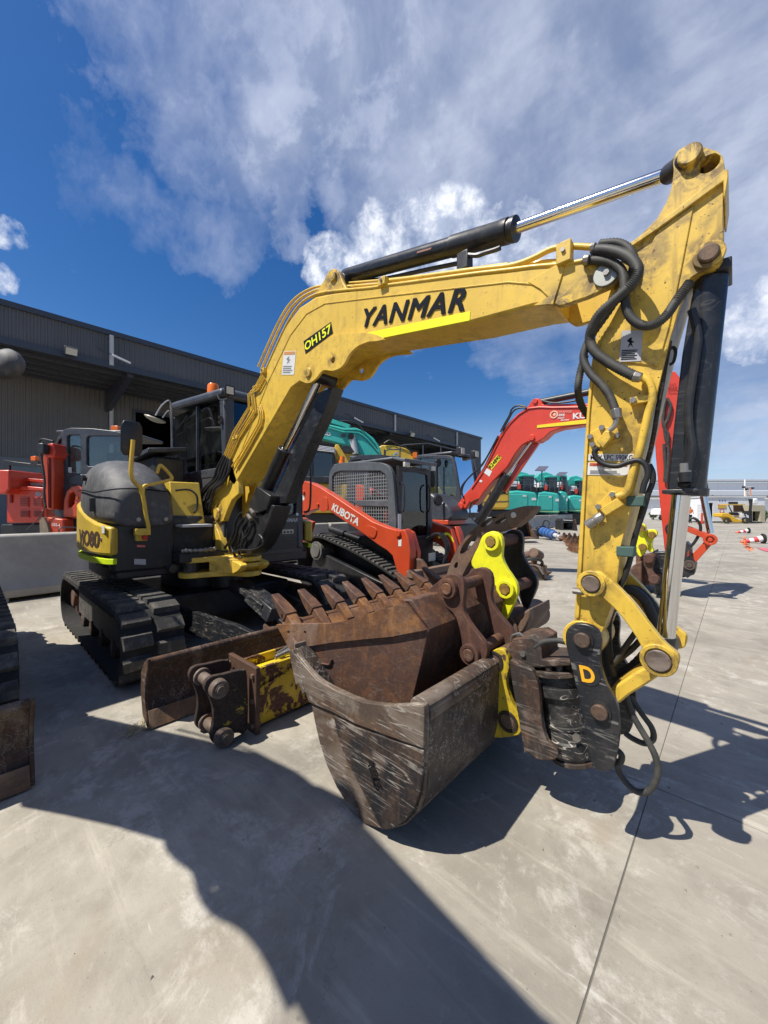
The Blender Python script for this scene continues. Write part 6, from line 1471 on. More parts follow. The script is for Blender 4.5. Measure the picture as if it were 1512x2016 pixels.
part('quick_hitch', MB().py(kh, KY-.16, KY+.16), BLK, kx, bev=.01)
p = onY(*zs(ZG,[(1040,850)])[0], KY-.16); part('hitch_pin', MB().ring((p.x,KY-.19,p.z),(p.x,KY-.16,p.z),.075,.04).cyl((p.x,KY-.2,p.z),(p.x,KY-.15,p.z),.038,n=14), rusty('hitch pin', (.08,.06,.05), (.15,.1,.07), (.1,.08,.07)), kx, bev=.004)
KL('hitch_lettering', 'JEF', (1002,730), (1000,640), (1035,720), mat=RED, Z=ZG, y=KY-.16)
part('hitch_hose', MB().tube([Vector((p[0], KY-.1, p[1])) for p in KP([(1010,200),(1080,150),(1160,190),(1200,270),(1190,370),(1120,500),(1050,580)], ZG)], .02, 8), M_hosed, kx)
part('hitch_hose', MB().tube([Vector((p[0], KY-.1, p[1])) for p in KP([(745,240),(700,270),(690,330),(720,400)], ZG)], .02, 8), M_hosed, kx)
part('hitch_tongue', MB().py(KP([(820,905),(975,925),(985,1030),(870,1050),(780,1040)], ZG), KY-.12, KY+.12), BLK, kx, bev=.006)
# body and cab
KC = KY+.18
def KE(l, y=KC): return P2(zs(ZE, l), y)
co = crv(KE([(568,470),(590,420),(640,370),(700,352),(900,355),(1040,358),(1085,395),(1110,470),(1150,700),(1190,980),(1200,1060),(780,1060),(740,900),(640,700)]), 2)
cw = crv(KE([(672,400),(760,395),(1020,400),(1065,430),(1095,600),(1110,860),(760,840),(700,700),(680,500)]), 2)
part('cab_side', MB().py([tuple(p) for p in co], KC, KC+.06, [[tuple(p) for p in cw]]), M_cabm, kx, bev=.012)
part('side_glass', MB().py([tuple(p) for p in cw], KC+.02, KC+.03), M_glassc, kx)
part('cab_side', MB().py([tuple(p) for p in co], KC+.94, KC+1.0, [[tuple(p) for p in cw]]), M_cabm, kx, bev=.012)
part('side_glass', MB().py([tuple(p) for p in cw], KC+.96, KC+.97), M_glassc, kx)
xk = [p[0] for p in co]; zk = max(p[1] for p in co)
part('cab_roof', MB().box(min(xk)+.15, max(xk)-.35, KC+.02, KC+.98, zk-.06, zk+.02), M_cabm, kx, bev=.03)
part('front_glass', MB().add([Vector((KE([(1085,430)])[0][0], KC+.06, zk-.12)), Vector((KE([(1085,430)])[0][0], KC+.94, zk-.12)), Vector((KE([(1180,1000)])[0][0], KC+.94, 1.3)), Vector((KE([(1180,1000)])[0][0], KC+.06, 1.3))], [(0,1,2,3)]), M_glassc, kx)
part('window_divider', MB().py(KE([(862,395),(880,395),(885,845),(862,845)]), KC-.005, KC+.04), M_cabm, kx)
part('front_pillar', MB().bar((KE([(1095,430)])[0][0], KC+.97, zk-.1), (KE([(1190,1000)])[0][0], KC+.97, 1.3), .07, .07), M_cabm, kx)
for (yy, u) in ((KC+.12, 0), (KC+.80, 0)):
    x_ = KE([(1110,400)])[0][0]+.06; part('work_light', MB().obox((x_, yy, zk-.0), (.07,.09,.09)), BLK, kx, bev=.02); part('work_light_lens', MB().box(x_+.07,x_+.08,yy-.07,yy+.07,zk-.07,zk+.07), M_lens, kx)
hb_ = crv(KE([(735,850),(820,830),(900,900),(1000,960),(1050,1040),(1060,1160),(900,1170),(740,1150)], KY-.62), 2)
part('hood', MB().py([tuple(p) for p in hb_], KY-.62, KC-.05), M_cabm, kx, bev=.05)
part('side_skirt', MB().py(KE([(735,1150),(1025,1160),(1030,1215),(735,1215)], KY-.62), KY-.64, KC-.1), RED, kx, bev=.01)
X_ = [p[0] for p in co]
part('upper_deck', MB().box(min(X_)-1.0, max(X_), KY-.6, KC+1.0, .62, 1.02), BLK, kx, bev=.03)
part('counterweight', MB().box(min(X_)-1.1, min(X_)-.2, KY-.75, KC+1.0, .75, 1.5), RED, kx, bev=.15)
for y0 in (KY-.85, KY+.75):
    xa_, xb_ = min(X_)-.7, max(X_)+.35
    belt(kx, [(xb_+.3*sin(pi*i/8), .32+.3*cos(pi*i/8)) for i in range(9)]+[(xa_-.3*sin(pi*i/8), .32-.3*cos(pi*i/8)) for i in range(9)], y0, y0+.45, 40)
part('mirror', MB().lathe(onY(*zs(ZE,[(890,910)])[0], KY-.75), (1,-.3,0), [(0,.10),(.02,.13),(.05,.10)], 14), BLK, kx)
part('mirror', MB().lathe(onY(*zs(ZE,[(888,445)])[0], KC-.15), (1,-.3,0), [(0,.08),(.02,.11),(.05,.08)], 14), BLK, kx)
part('mirror_stay', MB().tube([onY(*zs(ZE,[(870,490)])[0], KC-.15), onY(*zs(ZE,[(872,840)])[0], KC-.15)], .015, 6, sm=1), BLK, kx)
part('step', MB().box(KE([(1000,1000)])[0][0], KE([(1180,1000)])[0][0], KY-.45, KY-.2, 1.15, 1.2), BLK, kx, bev=.01)

# --- small yellow eared bucket, rusty bucket and black plate seen between the arms
def at_y(l, y, Z=ZG): return P2(zs(Z, l), y)
q = 7.3
yb = thing('coupler_bracket', 'bright yellow double eared bracket seen between the yellow arm and the chrome rod', 'attachment', onY(1262, 1160, q)*1)
yb.location.z = 0
for (l, y) in (([(255,330),(270,240),(310,225),(370,250),(385,300),(350,360),(360,420),(400,520),(420,590),(390,640),(350,690),(310,730),(270,690),(235,600),(240,450)], q), ([(360,360),(400,330),(500,320),(550,350),(555,400),(510,450),(480,520),(485,590),(505,650),(440,650),(410,600),(430,540),(395,470),(365,420)], q+.12)):
    part('pin_ear', MB().py([tuple(p) for p in crv(at_y(l, y), 2)], y, y+.09), Y_fl, yb, bev=.006)
for (z, y) in (((320,300), q), ((345,580), q), ((480,400), q+.12)):
    p = onY(*zs(ZG,[z])[0], y); part('ear_pin', MB().cyl((p.x,y-.06,p.z),(p.x,y+.15,p.z),.055,n=16), rusty('ochre bolt', (.16,.09,.02), (.42,.25,.05), (.3,.2,.05)), yb, bev=.005)
part('bracket_body', MB().py(at_y([(240,600),(300,720),(480,700),(500,640),(520,800),(500,1150),(240,1150)], q+.15), q+.15, q+.7), R_brown, yb, bev=.01)
rb2 = thing('small_bucket', 'small rusty brown bucket with ears behind the foot of the yellow arm', 'bucket', onY(1256, 1180, 7.25)*1); rb2.location.z = 0
part('bucket_side', MB().py([tuple(p) for p in at_y([(60,1070),(110,1000),(180,870),(270,810),(330,790),(330,1180),(280,1240),(120,1210),(60,1150)], 7.25)], 7.25, 8.3), R_brown, rb2, bev=.02)
part('pin_ear', MB().py([tuple(p) for p in crv(at_y([(350,790),(360,730),(400,695),(470,695),(510,740),(500,830),(490,900),(520,980),(580,1030),(595,1080),(570,1130),(500,1145),(450,1120),(430,1040),(395,920),(360,850)], 7.1), 2)], 7.1, 7.17), R_brown, rb2, bev=.006)
for z in ((430,755),(510,1060)):
    p = onY(*zs(ZG,[z])[0], 7.1); part('ear_pin', MB().cyl((p.x,7.05,p.z),(p.x,7.5,p.z),.065,n=18), R_earb, rb2, bev=.005)
bz_ = [q_ for q_ in at_y([(470,665),(690,650),(760,700),(760,1120),(640,1160),(590,1150),(560,1050),(510,960)], 7.45)]
mb = MB().py(bz_, 7.45, 7.65)
zmn = min(p.z for p in mb.v)
bp_ = thing('backing_plate', 'black steel quick hitch plate leaning behind the small rusty bucket', 'attachment', (mb.v[0].x, 7.55, 0))
part('plate', mb, BLK2, bp_, bev=.01); part('plate_foot', MB().box(mb.v[0].x+.0, mb.v[0].x+.30, 7.45, 7.8, 0, max(.05, zmn+.02)), BLK2, bp_, bev=.01)
a_, b_ = onY(1200, 965, 12), onY(1300, 965, 12)

# ------------------------------------------------------------------ machines behind the barriers (frontal outlines with real depth)
def fpoly(px, d): return [((u-U0)/FPX*d, HC-(v-V0)/FPX*d) for u, v in px]
def fpart(nm, px, d, th, mat, par, bev=0.0, holes=(), **kw):
    return part(nm, FB().py(fpoly(px, d), d, d+th, [fpoly(h, d) for h in holes]).done(), mat, par, bev=bev, **kw)
def fthing(nm, label, cat, u, d, group=None): return thing(nm, label, cat, toW(Vector(((u-U0)/FPX*d, d+1, 0))), group)
def fpt(u, v, d): return toW(Vector(((u-U0)/FPX*d, d, HC-(v-V0)/FPX*d)))
FN = Vector((SA, -CA, 0))
def rrect(u0, v0, u1, v1, r): return [(u0+r,v0),(u1-r,v0),(u1,v0+r),(u1,v1-r),(u1-r,v1),(u0+r,v1),(u0,v1-r),(u0,v0+r)]
def fletter(nm, txt, mat, par, a, b, c, d, w=.02, sh=0): lettering(nm, txt, mat, par, fpt(*a, d), fpt(*b, d), fpt(*c, d), off=.012, weight=w, shear=sh, nrm=FN)
# red mini excavator, left
d = 8.0
ue = fthing('mini_excavator', 'red mini excavator with a grey framed cab behind the left end of the barrier', 'mini excavator', 170, d)
cabo = [(105,905),(107,880),(114,858),(126,845),(140,842),(180,843),(225,848),(246,853),(252,870),(256,940),(256,1012),(126,1020),(108,1016)]
fpart('cab_frame', cabo, d, .10, M_cabm, ue, bev=.012, holes=[[(111,880),(116,866),(121,862),(122,1004),(113,1002)], rrect(132,856,159,932,3), rrect(170,858,247,918,4)])
fpart('cab_frame', [(u*.97+4.5, v*.985+13) for u, v in cabo], d+1.3, .08, M_cabm, ue, bev=.012, holes=[rrect(118,864,150,930,3), rrect(165,866,240,920,4)])
fpart('window_glass', [(111,866),(121,862),(122,1004),(111,1002)], d+.04, .01, M_glass, ue)
fpart('window_glass', rrect(132,856,159,932,3), d+.04, .01, M_glassc, ue)
fpart('window_glass', rrect(170,858,247,918,4), d+.04, .01, M_glassc, ue)
part('cab_roof', FB().box(fr(108,0,d).x, fr(250,0,d).x, d, d+1.35, fr(0,853,d).z, fr(0,846,d).z).done(), M_cabm, ue, bev=.05)
part('seat', FB().box(fr(180,0,d).x, fr(215,0,d).x, d+.4, d+.9, fr(0,935,d).z, fr(0,885,d).z).done(), M_seat, ue, bev=.05)
fpart('side_cover', [(124,1019),(125,985),(130,968),(140,958),(152,955),(160,958),(170,975),(172,1018)], d-.14, .16, RED, ue, bev=.02, holes=[[(133,990),(136,972),(144,968),(148,976),(146,992),(140,998),(134,1000)]])
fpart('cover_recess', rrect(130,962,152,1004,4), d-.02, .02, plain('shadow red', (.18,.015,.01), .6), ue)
fpart('cab_corner_cap', [(129,950),(138,938),(150,933),(165,934),(250,925),(250,985),(165,985),(150,955),(140,955)], d-.02, .05, M_cabm, ue, bev=.02)
quad('orange_label', M_orange, ue, [fpt(149,977,d-.15), fpt(154,977,d-.15), fpt(154,984,d-.15), fpt(149,984,d-.15)], nrm=FN)
quad('white_label', M_wht, ue, [fpt(133,920,d+.03), fpt(141,920,d+.03), fpt(141,931,d+.03), fpt(133,931,d+.03)], nrm=FN)
quad('white_label', M_wht, ue, [fpt(115,957,d-.02), fpt(120,957,d-.02), fpt(120,969,d-.02), fpt(115,969,d-.02)], nrm=FN)
fpart('front_skirt', [(91,1018),(124,1022),(126,1046),(122,1052),(96,1050)], d-.3, .4, RED, ue, bev=.03)
fpart('side_skirt', [(124,1022),(250,1022),(250,1052),(126,1052)], d-.05, 1.5, BLK, ue, bev=.03)
fletter('model_lettering', 'U55-4', M_wht, ue, (103,1035), (119,1037), (103,1029), d-.3)
fpart('arm', [(84,900),(88,893),(104,893),(106,930),(104,1003),(92,1003),(88,960)], d-.25, .28, RED, ue, bev=.02)
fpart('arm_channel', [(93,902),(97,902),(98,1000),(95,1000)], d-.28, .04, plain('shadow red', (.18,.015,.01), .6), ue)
fpart('boom_head', [(85,890),(90,874),(104,872),(108,890),(106,900),(90,901)], d-.3, .4, RED2, ue, bev=.02)
fpart('work_light', rrect(72,872,86,893,3), d-.45, .15, BLK, ue, bev=.02)
part('boom_hose', FB().tube([fr(u,v,d-.32) for u,v in ((80,892),(82,905),(86,930),(88,950),(87,975),(90,1000))], .022, 7).done(), M_hose, ue)
part('boom_hose', FB().tube([fr(u,v,d-.35) for u,v in ((76,870),(82,865),(92,866),(104,869))], .02, 7).done(), M_hosed, ue)
part('boom_hose', FB().tube([fr(u,v,d-.35) for u,v in ((90,990),(86,1005),(75,1022),(60,1036),(52,1044))], .010, 6).done(), M_hose, ue)
fpart('bucket', [(77,1020),(84,1018),(92,1030),(97,1048),(78,1050)], d-.35, .5, rusty('sandy bucket', (.2,.16,.11), (.3,.24,.17), (.25,.2,.14)), ue, bev=.01)
fpart('beacon_lens', rrect(218,838,232,848,1), d+.3, .14, M_orange, ue, bev=.01)
fpart('pivot_stack', [(105,920),(112,920),(114,1010),(104,1012)], d+.12, .3, BLK, ue, bev=.01)
fpart('track_base', rrect(90,1056,250,1100,10), d-.2, 1.9, BLK, ue, bev=.05)
# red tracked machine beyond it
d = 9.2
rd = fthing('crawler_dumper', 'red machine with louvred side panels at the far left edge behind the barrier', 'machine', 45, d)
fpart('engine_cover', [(12,1030),(12,966),(35,963),(90,964),(92,1028)], d, 1.4, RED2, rd, bev=.04)
fpart('cover_lip', [(40,956),(88,960),(89,967),(36,964)], d-.05, 1.2, RED2, rd, bev=.02)
for (a, b, c_, e_) in ((37,978,56,999),(63,978,84,999),(38,1004,57,1020),(64,1004,85,1020)):
    g = fpart('grille_frame', rrect(a,b,c_,e_,1), d-.02, .03, RED2, rd, bev=.004)
    for k in range(5):
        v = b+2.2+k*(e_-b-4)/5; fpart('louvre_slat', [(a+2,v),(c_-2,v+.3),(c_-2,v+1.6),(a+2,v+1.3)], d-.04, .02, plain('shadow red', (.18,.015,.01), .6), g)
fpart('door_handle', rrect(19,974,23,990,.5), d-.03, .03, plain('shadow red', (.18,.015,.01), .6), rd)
part('oval_badge', FB().cyl(fr(76,973,d-.001), fr(76,973,d-.03), .06, n=18).done(), M_silver, rd)
fpart('side_box', [(-30,925),(18,925),(18,962),(10,972),(-30,972)], d-.3, .9, RED2, rd, bev=.03)
fpart('top_rail', [(18,939),(88,944),(88,950),(18,945)], d+.1, .2, RED2, rd, bev=.01)
part('exhaust_pipe', FB().cyl(fr(37,950,d+.1), fr(37,950,d+.4), .07, n=14).done(), BLK, rd)
part('exhaust_shield', FB().cyl(fr(44,954,d+.3), fr(86,953,d+.3), .07, n=12).done(), M_galv, rd)
fpart('cab_frame', [(5,905),(30,909),(84,915),(86,950),(8,950)], d+1.5, .1, BLK, rd, bev=.01, holes=[[(18,916),(80,920),(81,942),(20,942)]])
fpart('cab_glass', [(18,916),(80,920),(81,942),(20,942)], d+1.53, .01, M_glassc, rd)
fpart('beacon_lens', rrect(60,898,70,907,1), d+.8, .12, M_orange, rd, bev=.01)
fpart('beacon_base', rrect(59,907,74,913,1), d+.8, .12, BLK, rd)
fpart('undercarriage', [(0,1032),(90,1030),(90,1075),(0,1075)], d+.1, 1.3, BLK, rd, bev=.04)

# dark high cab with teal boom: large excavator behind the loader
d = 15.0
kb_ = fthing('teal_excavator', 'big teal excavator with white lettering on its bent boom in front of the warehouse', 'excavator', 690, d+1)
fpart('boom', [(540,838),(575,838),(620,834),(650,836),(676,842),(700,842),(716,848),(735,862),(747,879),(751,893),(752,920),(735,935),(716,920),(712,895),(684,876),(655,869),(611,857),(575,850),(540,850)], d, .55, TEAL, kb_, bev=.02)
fpart('arm_cylinder', [(560,800),(630,817),(690,836),(686,843),(628,826),(560,810)], d+.1, .3, TEAL, kb_, bev=.02)
fletter('maker_lettering', 'KOBELCO', M_wht, kb_, (606,849), (650.5,859), (607.5,842), d, w=.05)
part('boom_pipe', FB().tube([fr(u,v,d-.05) for u,v in ((600,835),(650,839),(676,846),(702,846),(720,853),(742,876),(748,892))], .035, 6, sm=2).done(), TEAL, kb_)
part('boom_pipe', FB().tube([fr(u,v,d-.05) for u,v in ((600,838),(650,843),(676,851),(705,852),(725,866),(745,890))], .03, 6, sm=2).done(), TEAL, kb_)
part('boom_hose', FB().tube([fr(u,v,d-.1) for u,v in ((668,829),(690,829),(706,836),(716,848))], .025, 6).done(), M_hosed, kb_)
part('boom_cylinder', FB().cyl(fr(693,858,d-.1), fr(700,893,d-.1), .12, n=12).done(), M_galv, kb_)
part('cylinder_pin', FB().cyl(fr(691,859,d-.25), fr(691,859,d-.02), .12, n=12).done(), BLK, kb_)
fpart('boom_light', rrect(671,854,679,859,1), d-.15, .12, BLK, kb_)
fpart('body', [(700,925),(790,925),(800,1000),(700,1000)], d+.5, 2.5, TEAL, kb_, bev=.06)
fpart('undercarriage', [(690,1000),(810,1000),(812,1050),(690,1050)], d+.3, 2.6, BLK, kb_, bev=.06)
d = 12.5
bc = fthing('yellow_excavator', 'yellow excavator with a tall dark glazed cab behind the arm of the track loader', 'excavator', 625, d+1)
fpart('cab_frame', [(560,884),(600,882),(620,884),(656,888),(660,900),(660,952),(560,948)], d, .15, BLK, bc, bev=.02, holes=[[(597,888),(612,887),(612,938),(597,938)],[(616,888),(654,893),(654,938),(616,938)]])
part('cab_rear', FB().box(fr(575,0,d).x, fr(700,0,d+1.6).x, d+1.6, d+1.7, fr(0,950,d).z, fr(0,886,d).z).done(), M_int, bc)
fpart('window_glass', [(597,888),(612,887),(612,938),(597,938)], d+.06, .01, glass('blue cab glass', (.12,.2,.28), .7), bc)
fpart('window_glass', [(616,888),(654,893),(654,938),(616,938)], d+.06, .01, glass('blue cab glass', (.12,.2,.28), .7), bc)
for k in range(4): fpart('roof_louvre', [(602,873+k*3.0),(658,881+k*2.6),(658,882.4+k*2.6),(602,874.6+k*3.0)], d-.1, 1.5, M_shed2, bc)
fpart('body', [(600,948),(700,955),(700,1010),(600,1010)], d+.1, 2.0, YB, bc, bev=.05)
fpart('boom_foot', [(658,882),(660,875),(666,875),(672,885),(680,892),(690,893),(700,898),(700,915),(668,915),(662,905)], d+.4, .4, YB, bc, bev=.02)
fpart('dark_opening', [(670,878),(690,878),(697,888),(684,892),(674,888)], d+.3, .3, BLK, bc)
part('beacon_lens', FB().cyl(fr(674,909,d-.3), fr(674,899,d-.3), .08, n=12).done(), M_orange, bc)
part('beacon_lens', FB().cyl(fr(657,945,d-.1), fr(657,938,d-.1), .05, n=10).done(), M_lens, bc)
fpart('undercarriage', [(600,1010),(720,1010),(722,1070),(600,1070)], d+.3, 2.2, BLK, bc, bev=.05)
d = 17.0
yl = fthing('wheel_loader', 'yellow machine with a railed deck and a rounded boom behind the dark cabs', 'excavator', 790, d)
fpart('boom', [(700,920),(745,880),(752,876),(776,877),(798,882),(814,893),(820,910),(818,935),(740,935)], d, .6, YB, yl, bev=.05)
part('boom_hose', FB().tube([fr(u,v,d-.05) for u,v in ((756,873),(766,867),(774,869),(782,875),(800,881),(812,893))], .03, 6).done(), M_hosed, yl)
part('exhaust_pipe', FB().cyl(fr(782,898,d-.2), fr(786,912,d-.2), .09, n=12).cyl(fr(778,892,d-.2), fr(780,896,d-.2), .14, n=12).done(), M_galv, yl)
fpart('engine_deck', [(750,912),(900,915),(905,960),(750,960)], d+.3, 2.2, BLK, yl, bev=.05)
fpart('body', [(745,958),(905,958),(905,1010),(745,1010)], d+.2, 2.6, YB, yl, bev=.08)
fpart('beacon_lens', rrect(813,890,821,901,1), d-.2, .2, M_orange, yl)
rails = [[(787,912),(788,879),(794,876),(842,873),(905,888)], [(833,914),(833,876)], [(868,900),(868,880)], [(905,905),(905,888)], [(758,905),(759,888),(766,885),(790,885)], [(855,893),(905,891)], [(842,895),(870,891)]]
for r_ in rails: part('guard_rail', FB().tube([fr(u,v,d-.4) for u,v in r_], .028, 6, sm=1).done(), M_trim, yl)
fpart('undercarriage', [(740,1010),(905,1010),(905,1045),(740,1045)], d+.4, 2.4, BLK, yl, bev=.05)
# dark roof of a cab right behind the loader
d = 10.0
dk = fthing('utility_cab', 'dark cab roof with side windows showing just above the track loader cab', 'machine', 730, d)
fpart('cab_frame', [(682,915),(690,902),(706,896),(752,895),(778,900),(784,912),(790,1000),(682,1000)], d, .1, M_cabm, dk, bev=.02, holes=[[(690,911),(694,905),(712,904),(712,911)],[(718,904),(746,903),(747,911),(718,911)],[(758,904),(772,905),(776,925),(760,925)]])
part('cab_body', FB().box(fr(684,0,d).x, fr(786,0,d).x, d+.1, d+1.5, 0.3, fr(0,915,d).z).done(), M_int, dk, bev=.04)
part('roof', FB().box(fr(688,0,d).x, fr(780,0,d).x, d, d+1.5, fr(0,902,d).z, fr(0,897,d).z).done(), M_cabm, dk, bev=.04)
part('antenna', FB().tube([fr(757,905,d-.05), fr(757,885,d-.05)], .02, 6, sm=1).done(), BLK, dk)

# yellow counterweight and the row of teal machines on the right
d = 26.0
sm_ = fthing('counterweight_excavator', 'yellow excavator seen from behind to the left of the teal machines', 'excavator', 985, d)
fpart('counterweight', rrect(938,950,1004,1003,6), d, 2.2, YB, sm_, bev=.15)
fletter('maker_lettering', 'SUMITOMO', M_ink, sm_, (961,974), (1001,974), (961,965), d, w=.04)
fpart('engine_hood', [(945,935),(1000,935),(1003,950),(940,950)], d+.4, 2.0, YB, sm_, bev=.08)
fpart('seam', [(941,988),(1002,986),(1002,987.5),(941,989.5)], d-.02, .05, M_trim, sm_)
fpart('track_base', [(935,1003),(1010,1003),(1010,1035),(935,1035)], d+.2, 2.6, BLK, sm_, bev=.1)
tspec = [(998,1058,966,1012,30,1040,964,'nearest teal excavator, partly hidden by the tip of the ripper',True),(1057,1102,968,1011,32,1072,966,'second teal excavator from the left with a solar panel above it',False),(1099,1118.5,967,1009,35,1100,966,'third teal excavator, a narrow slice between two wider ones',False),(1118,1160,975,1009,36,1128,972,'rightmost teal excavator, half hidden by the yellow arm',False)]
for k, (u0_, u1_, v0_, v1_, d, ux, vx, lab, fl_) in enumerate(tspec):
    t = fthing('teal_excavator', lab, 'excavator', (u0_+u1_)/2, d, 'teal excavators parked tail out behind the barriers')
    w = u1_-u0_
    fpart('counterweight', [(u0_+1,v1_-3),(u0_,v0_+8),(u0_+3,v0_+1),(u0_+w*.35,v0_-.5),(u1_-w*.22,v0_+2),(u1_-w*.05,v0_+3.5),(u1_,v0_+9),(u1_,v1_-4),(u1_-2,v1_),(u0_+w*.55,v1_),(u0_+4,v1_-2)], d, 2.4, TEAL, t, bev=.14)
    fpart('side_door', rrect(u0_+w*.05,v0_+7,u0_+w*.68,v1_-7,1.5), d-.05, .08, TEAL, t, bev=.03)
    fpart('reflective_band', [(u0_+w*.05,v1_-5),(u1_-1,v1_-4),(u1_-1,v1_-2.6),(u0_+w*.05,v1_-3.6)], d-.04, .06, plain('pale lime tape', (.4,.6,.25), .5), t)
    quad('white_badge', M_wht, t, [fpt(u0_+w*.52,v0_+8.6,d-.06), fpt(u0_+w*.64,v0_+8.8,d-.06), fpt(u0_+w*.64,v0_+12,d-.06), fpt(u0_+w*.52,v0_+11.8,d-.06)], nrm=FN)
    quad('white_badge', M_wht, t, [fpt(u1_-w*.19,v0_+14,d-.02), fpt(u1_-w*.04,v0_+14,d-.02), fpt(u1_-w*.04,v0_+19,d-.02), fpt(u1_-w*.19,v0_+19,d-.02)], nrm=FN)
    fpart('deck', [(u0_+3,v0_-9),(u1_-3,v0_-8),(u1_-2,v0_+3),(u0_+2,v0_+2)], d+.3, 1.9, BLK, t, bev=.05)
    fpart('engine_hood', [(u0_+w*.1,v0_-18),(u0_+w*.42,v0_-18),(u0_+w*.45,v0_-6),(u0_+w*.08,v0_-6)], d+1.0, 1.2, M_shed2, t, bev=.05)
    fpart('cab', rrect(u0_+w*.5,v0_-30,u0_+w*.9,v0_-4,2), d+1.8, 1.6, M_glass, t, bev=.05)
    fpart('cab_roof', rrect(u0_+w*.48,v0_-32,u0_+w*.92,v0_-28,1), d+1.7, 1.8, TEAL, t, bev=.04)
    fpart('boom', [(u0_-2,v0_-28),(u0_+w*.1,v0_-36),(u0_+w*.4,v0_-39),(u0_+w*.7,v0_-34),(u0_+w*.8,v0_-22),(u0_+w*.55,v0_-14),(u0_+w*.1,v0_-16)], d+2.5, .6, TEAL, t, bev=.05)
    fpart('extinguisher', rrect(u0_+w*.36,v0_-13,u0_+w*.46,v0_-3,1), d+.1, .25, RED2, t, bev=.02)
    for (a, b) in ((.12,-20),(.34,-21),(.56,-22),(.78,-22),(.97,-20)):
        part('rail_post', FB().tube([fr(u0_+w*a,v0_,d+.2), fr(u0_+w*a,v0_+b,d+.2)], .03, 6, sm=1).done(), M_trim, t)
    for b in (-21, -12): part('guard_rail', FB().tube([fr(u0_+w*.1,v0_+b,d+.2), fr(u0_+w*.98,v0_+b,d+.2)], .03, 6, sm=1).done(), M_trim, t)
    fpart('track_base', [(u0_-2,v1_),(u1_,v1_),(u1_,v1_+26),(u0_-2,v1_+26)], d+.3, 2.6, BLK, t, bev=.1)
    if k == 1 or k == 3:
        (pu, pv, s) = ((1067,922,1.0) if k == 1 else (1106,933,.85))
        part('panel_mast', FB().tube([fr(pu, pv+4, d+.9), fr(pu, v0_-4, d+.9)], .06, 6, sm=1).done(), TEAL, t)
        part('solar_panel', FB().add([fr(pu-14*s,pv+5*s,d+.6)+Vector((0,0,z_)) for z_ in (0,)]+[fr(pu+5*s,pv+6*s,d+.6), fr(pu+13*s,pv-3*s,d+1.4), fr(pu-6*s,pv-3*s,d+1.4)]+[fr(pu-14*s,pv+5*s,d+.6)+Vector((0,0,.06)), fr(pu+5*s,pv+6*s,d+.6)+Vector((0,0,.06)), fr(pu+13*s,pv-3*s,d+1.4)+Vector((0,0,.06)), fr(pu-6*s,pv-3*s,d+1.4)+Vector((0,0,.06))], [(3,2,1,0),(4,5,6,7),(0,1,5,4),(1,2,6,5),(2,3,7,6),(3,0,4,7)]).done(), plain('solar cells', (.10,.095,.13), .25), t)

# ------------------------------------------------------------------ loose attachments between the barriers and the yellow machine
ZH = (980, 980, 8.894)
def ondepth(px, d): return fpoly(px, d)
d = 16.0
ob = fthing('open_bucket', 'rusty open bucket resting mouth forward beside the barrier', 'bucket', 1040, d)
fpart('bucket_back', [(1020,1048),(1026,1032),(1038,1024),(1047,1038),(1049,1058),(1027,1060)], d+.6, .05, R_brown, ob)
fpart('bucket_side', zs(ZH, [(300,560),(500,400),(530,370),(560,480),(610,680),(600,690),(590,640),(530,430),(400,470),(310,570)]), d, .6, R_brown, ob, bev=.01)
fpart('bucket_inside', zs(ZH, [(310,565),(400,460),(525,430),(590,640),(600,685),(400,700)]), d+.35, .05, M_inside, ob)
fpart('bucket_floor', zs(ZH, [(390,700),(600,690),(705,700),(560,722),(410,742)]), d-.2, .7, R_rip, ob, bev=.02)
fpart('bucket_cheek', zs(ZH, [(585,560),(620,560),(700,700),(610,690)]), d-.1, .1, R_rip, ob, bev=.01)
ad_ = thing('auger_drive', 'blue auger drive motor lying on the concrete by the barrier joint', 'auger drive', onZ(1085, 1056, 0))
BLU = paint('auger blue', (.04, .13, .36), .4, dirt=.4)
g0, g1 = onZ(1066, 1050, 0)*1, onZ(1094, 1058, 0)*1
a_, b_ = atD(1068, 1046, 18), atD(1092, 1053.5, 17.0)
part('motor_body', MB().cyl(a_, b_, .21, .18, 22), BLU, ad_, bev=.02)
dd_ = (b_-a_).normalized()
for f_ in (.25,.5,.75): part('motor_band', MB().ring(a_+(b_-a_)*f_-dd_*.02, a_+(b_-a_)*f_+dd_*.02, .225, .18, 20), BLU, ad_)
part('output_shaft', MB().cyl(b_, b_+dd_*.25, .10, n=14).cyl(b_+dd_*.25, b_+dd_*.4, .07, n=10), M_galv, ad_, bev=.01)
part('hanger', MB().cyl(a_-dd_*.35, a_, .2, .28, 14).box(a_.x-.5, a_.x-.2, a_.y-.15, a_.y+.15, 0.0, .45), BLK, ad_, bev=.02)
part('lifting_loop', MB().tube([a_+Vector((0,0,.2)), a_+Vector((.1,0,.5)), a_+Vector((.3,0,.45)), (a_+b_)/2+Vector((0,0,.2))], .03, 7), BLK, ad_)
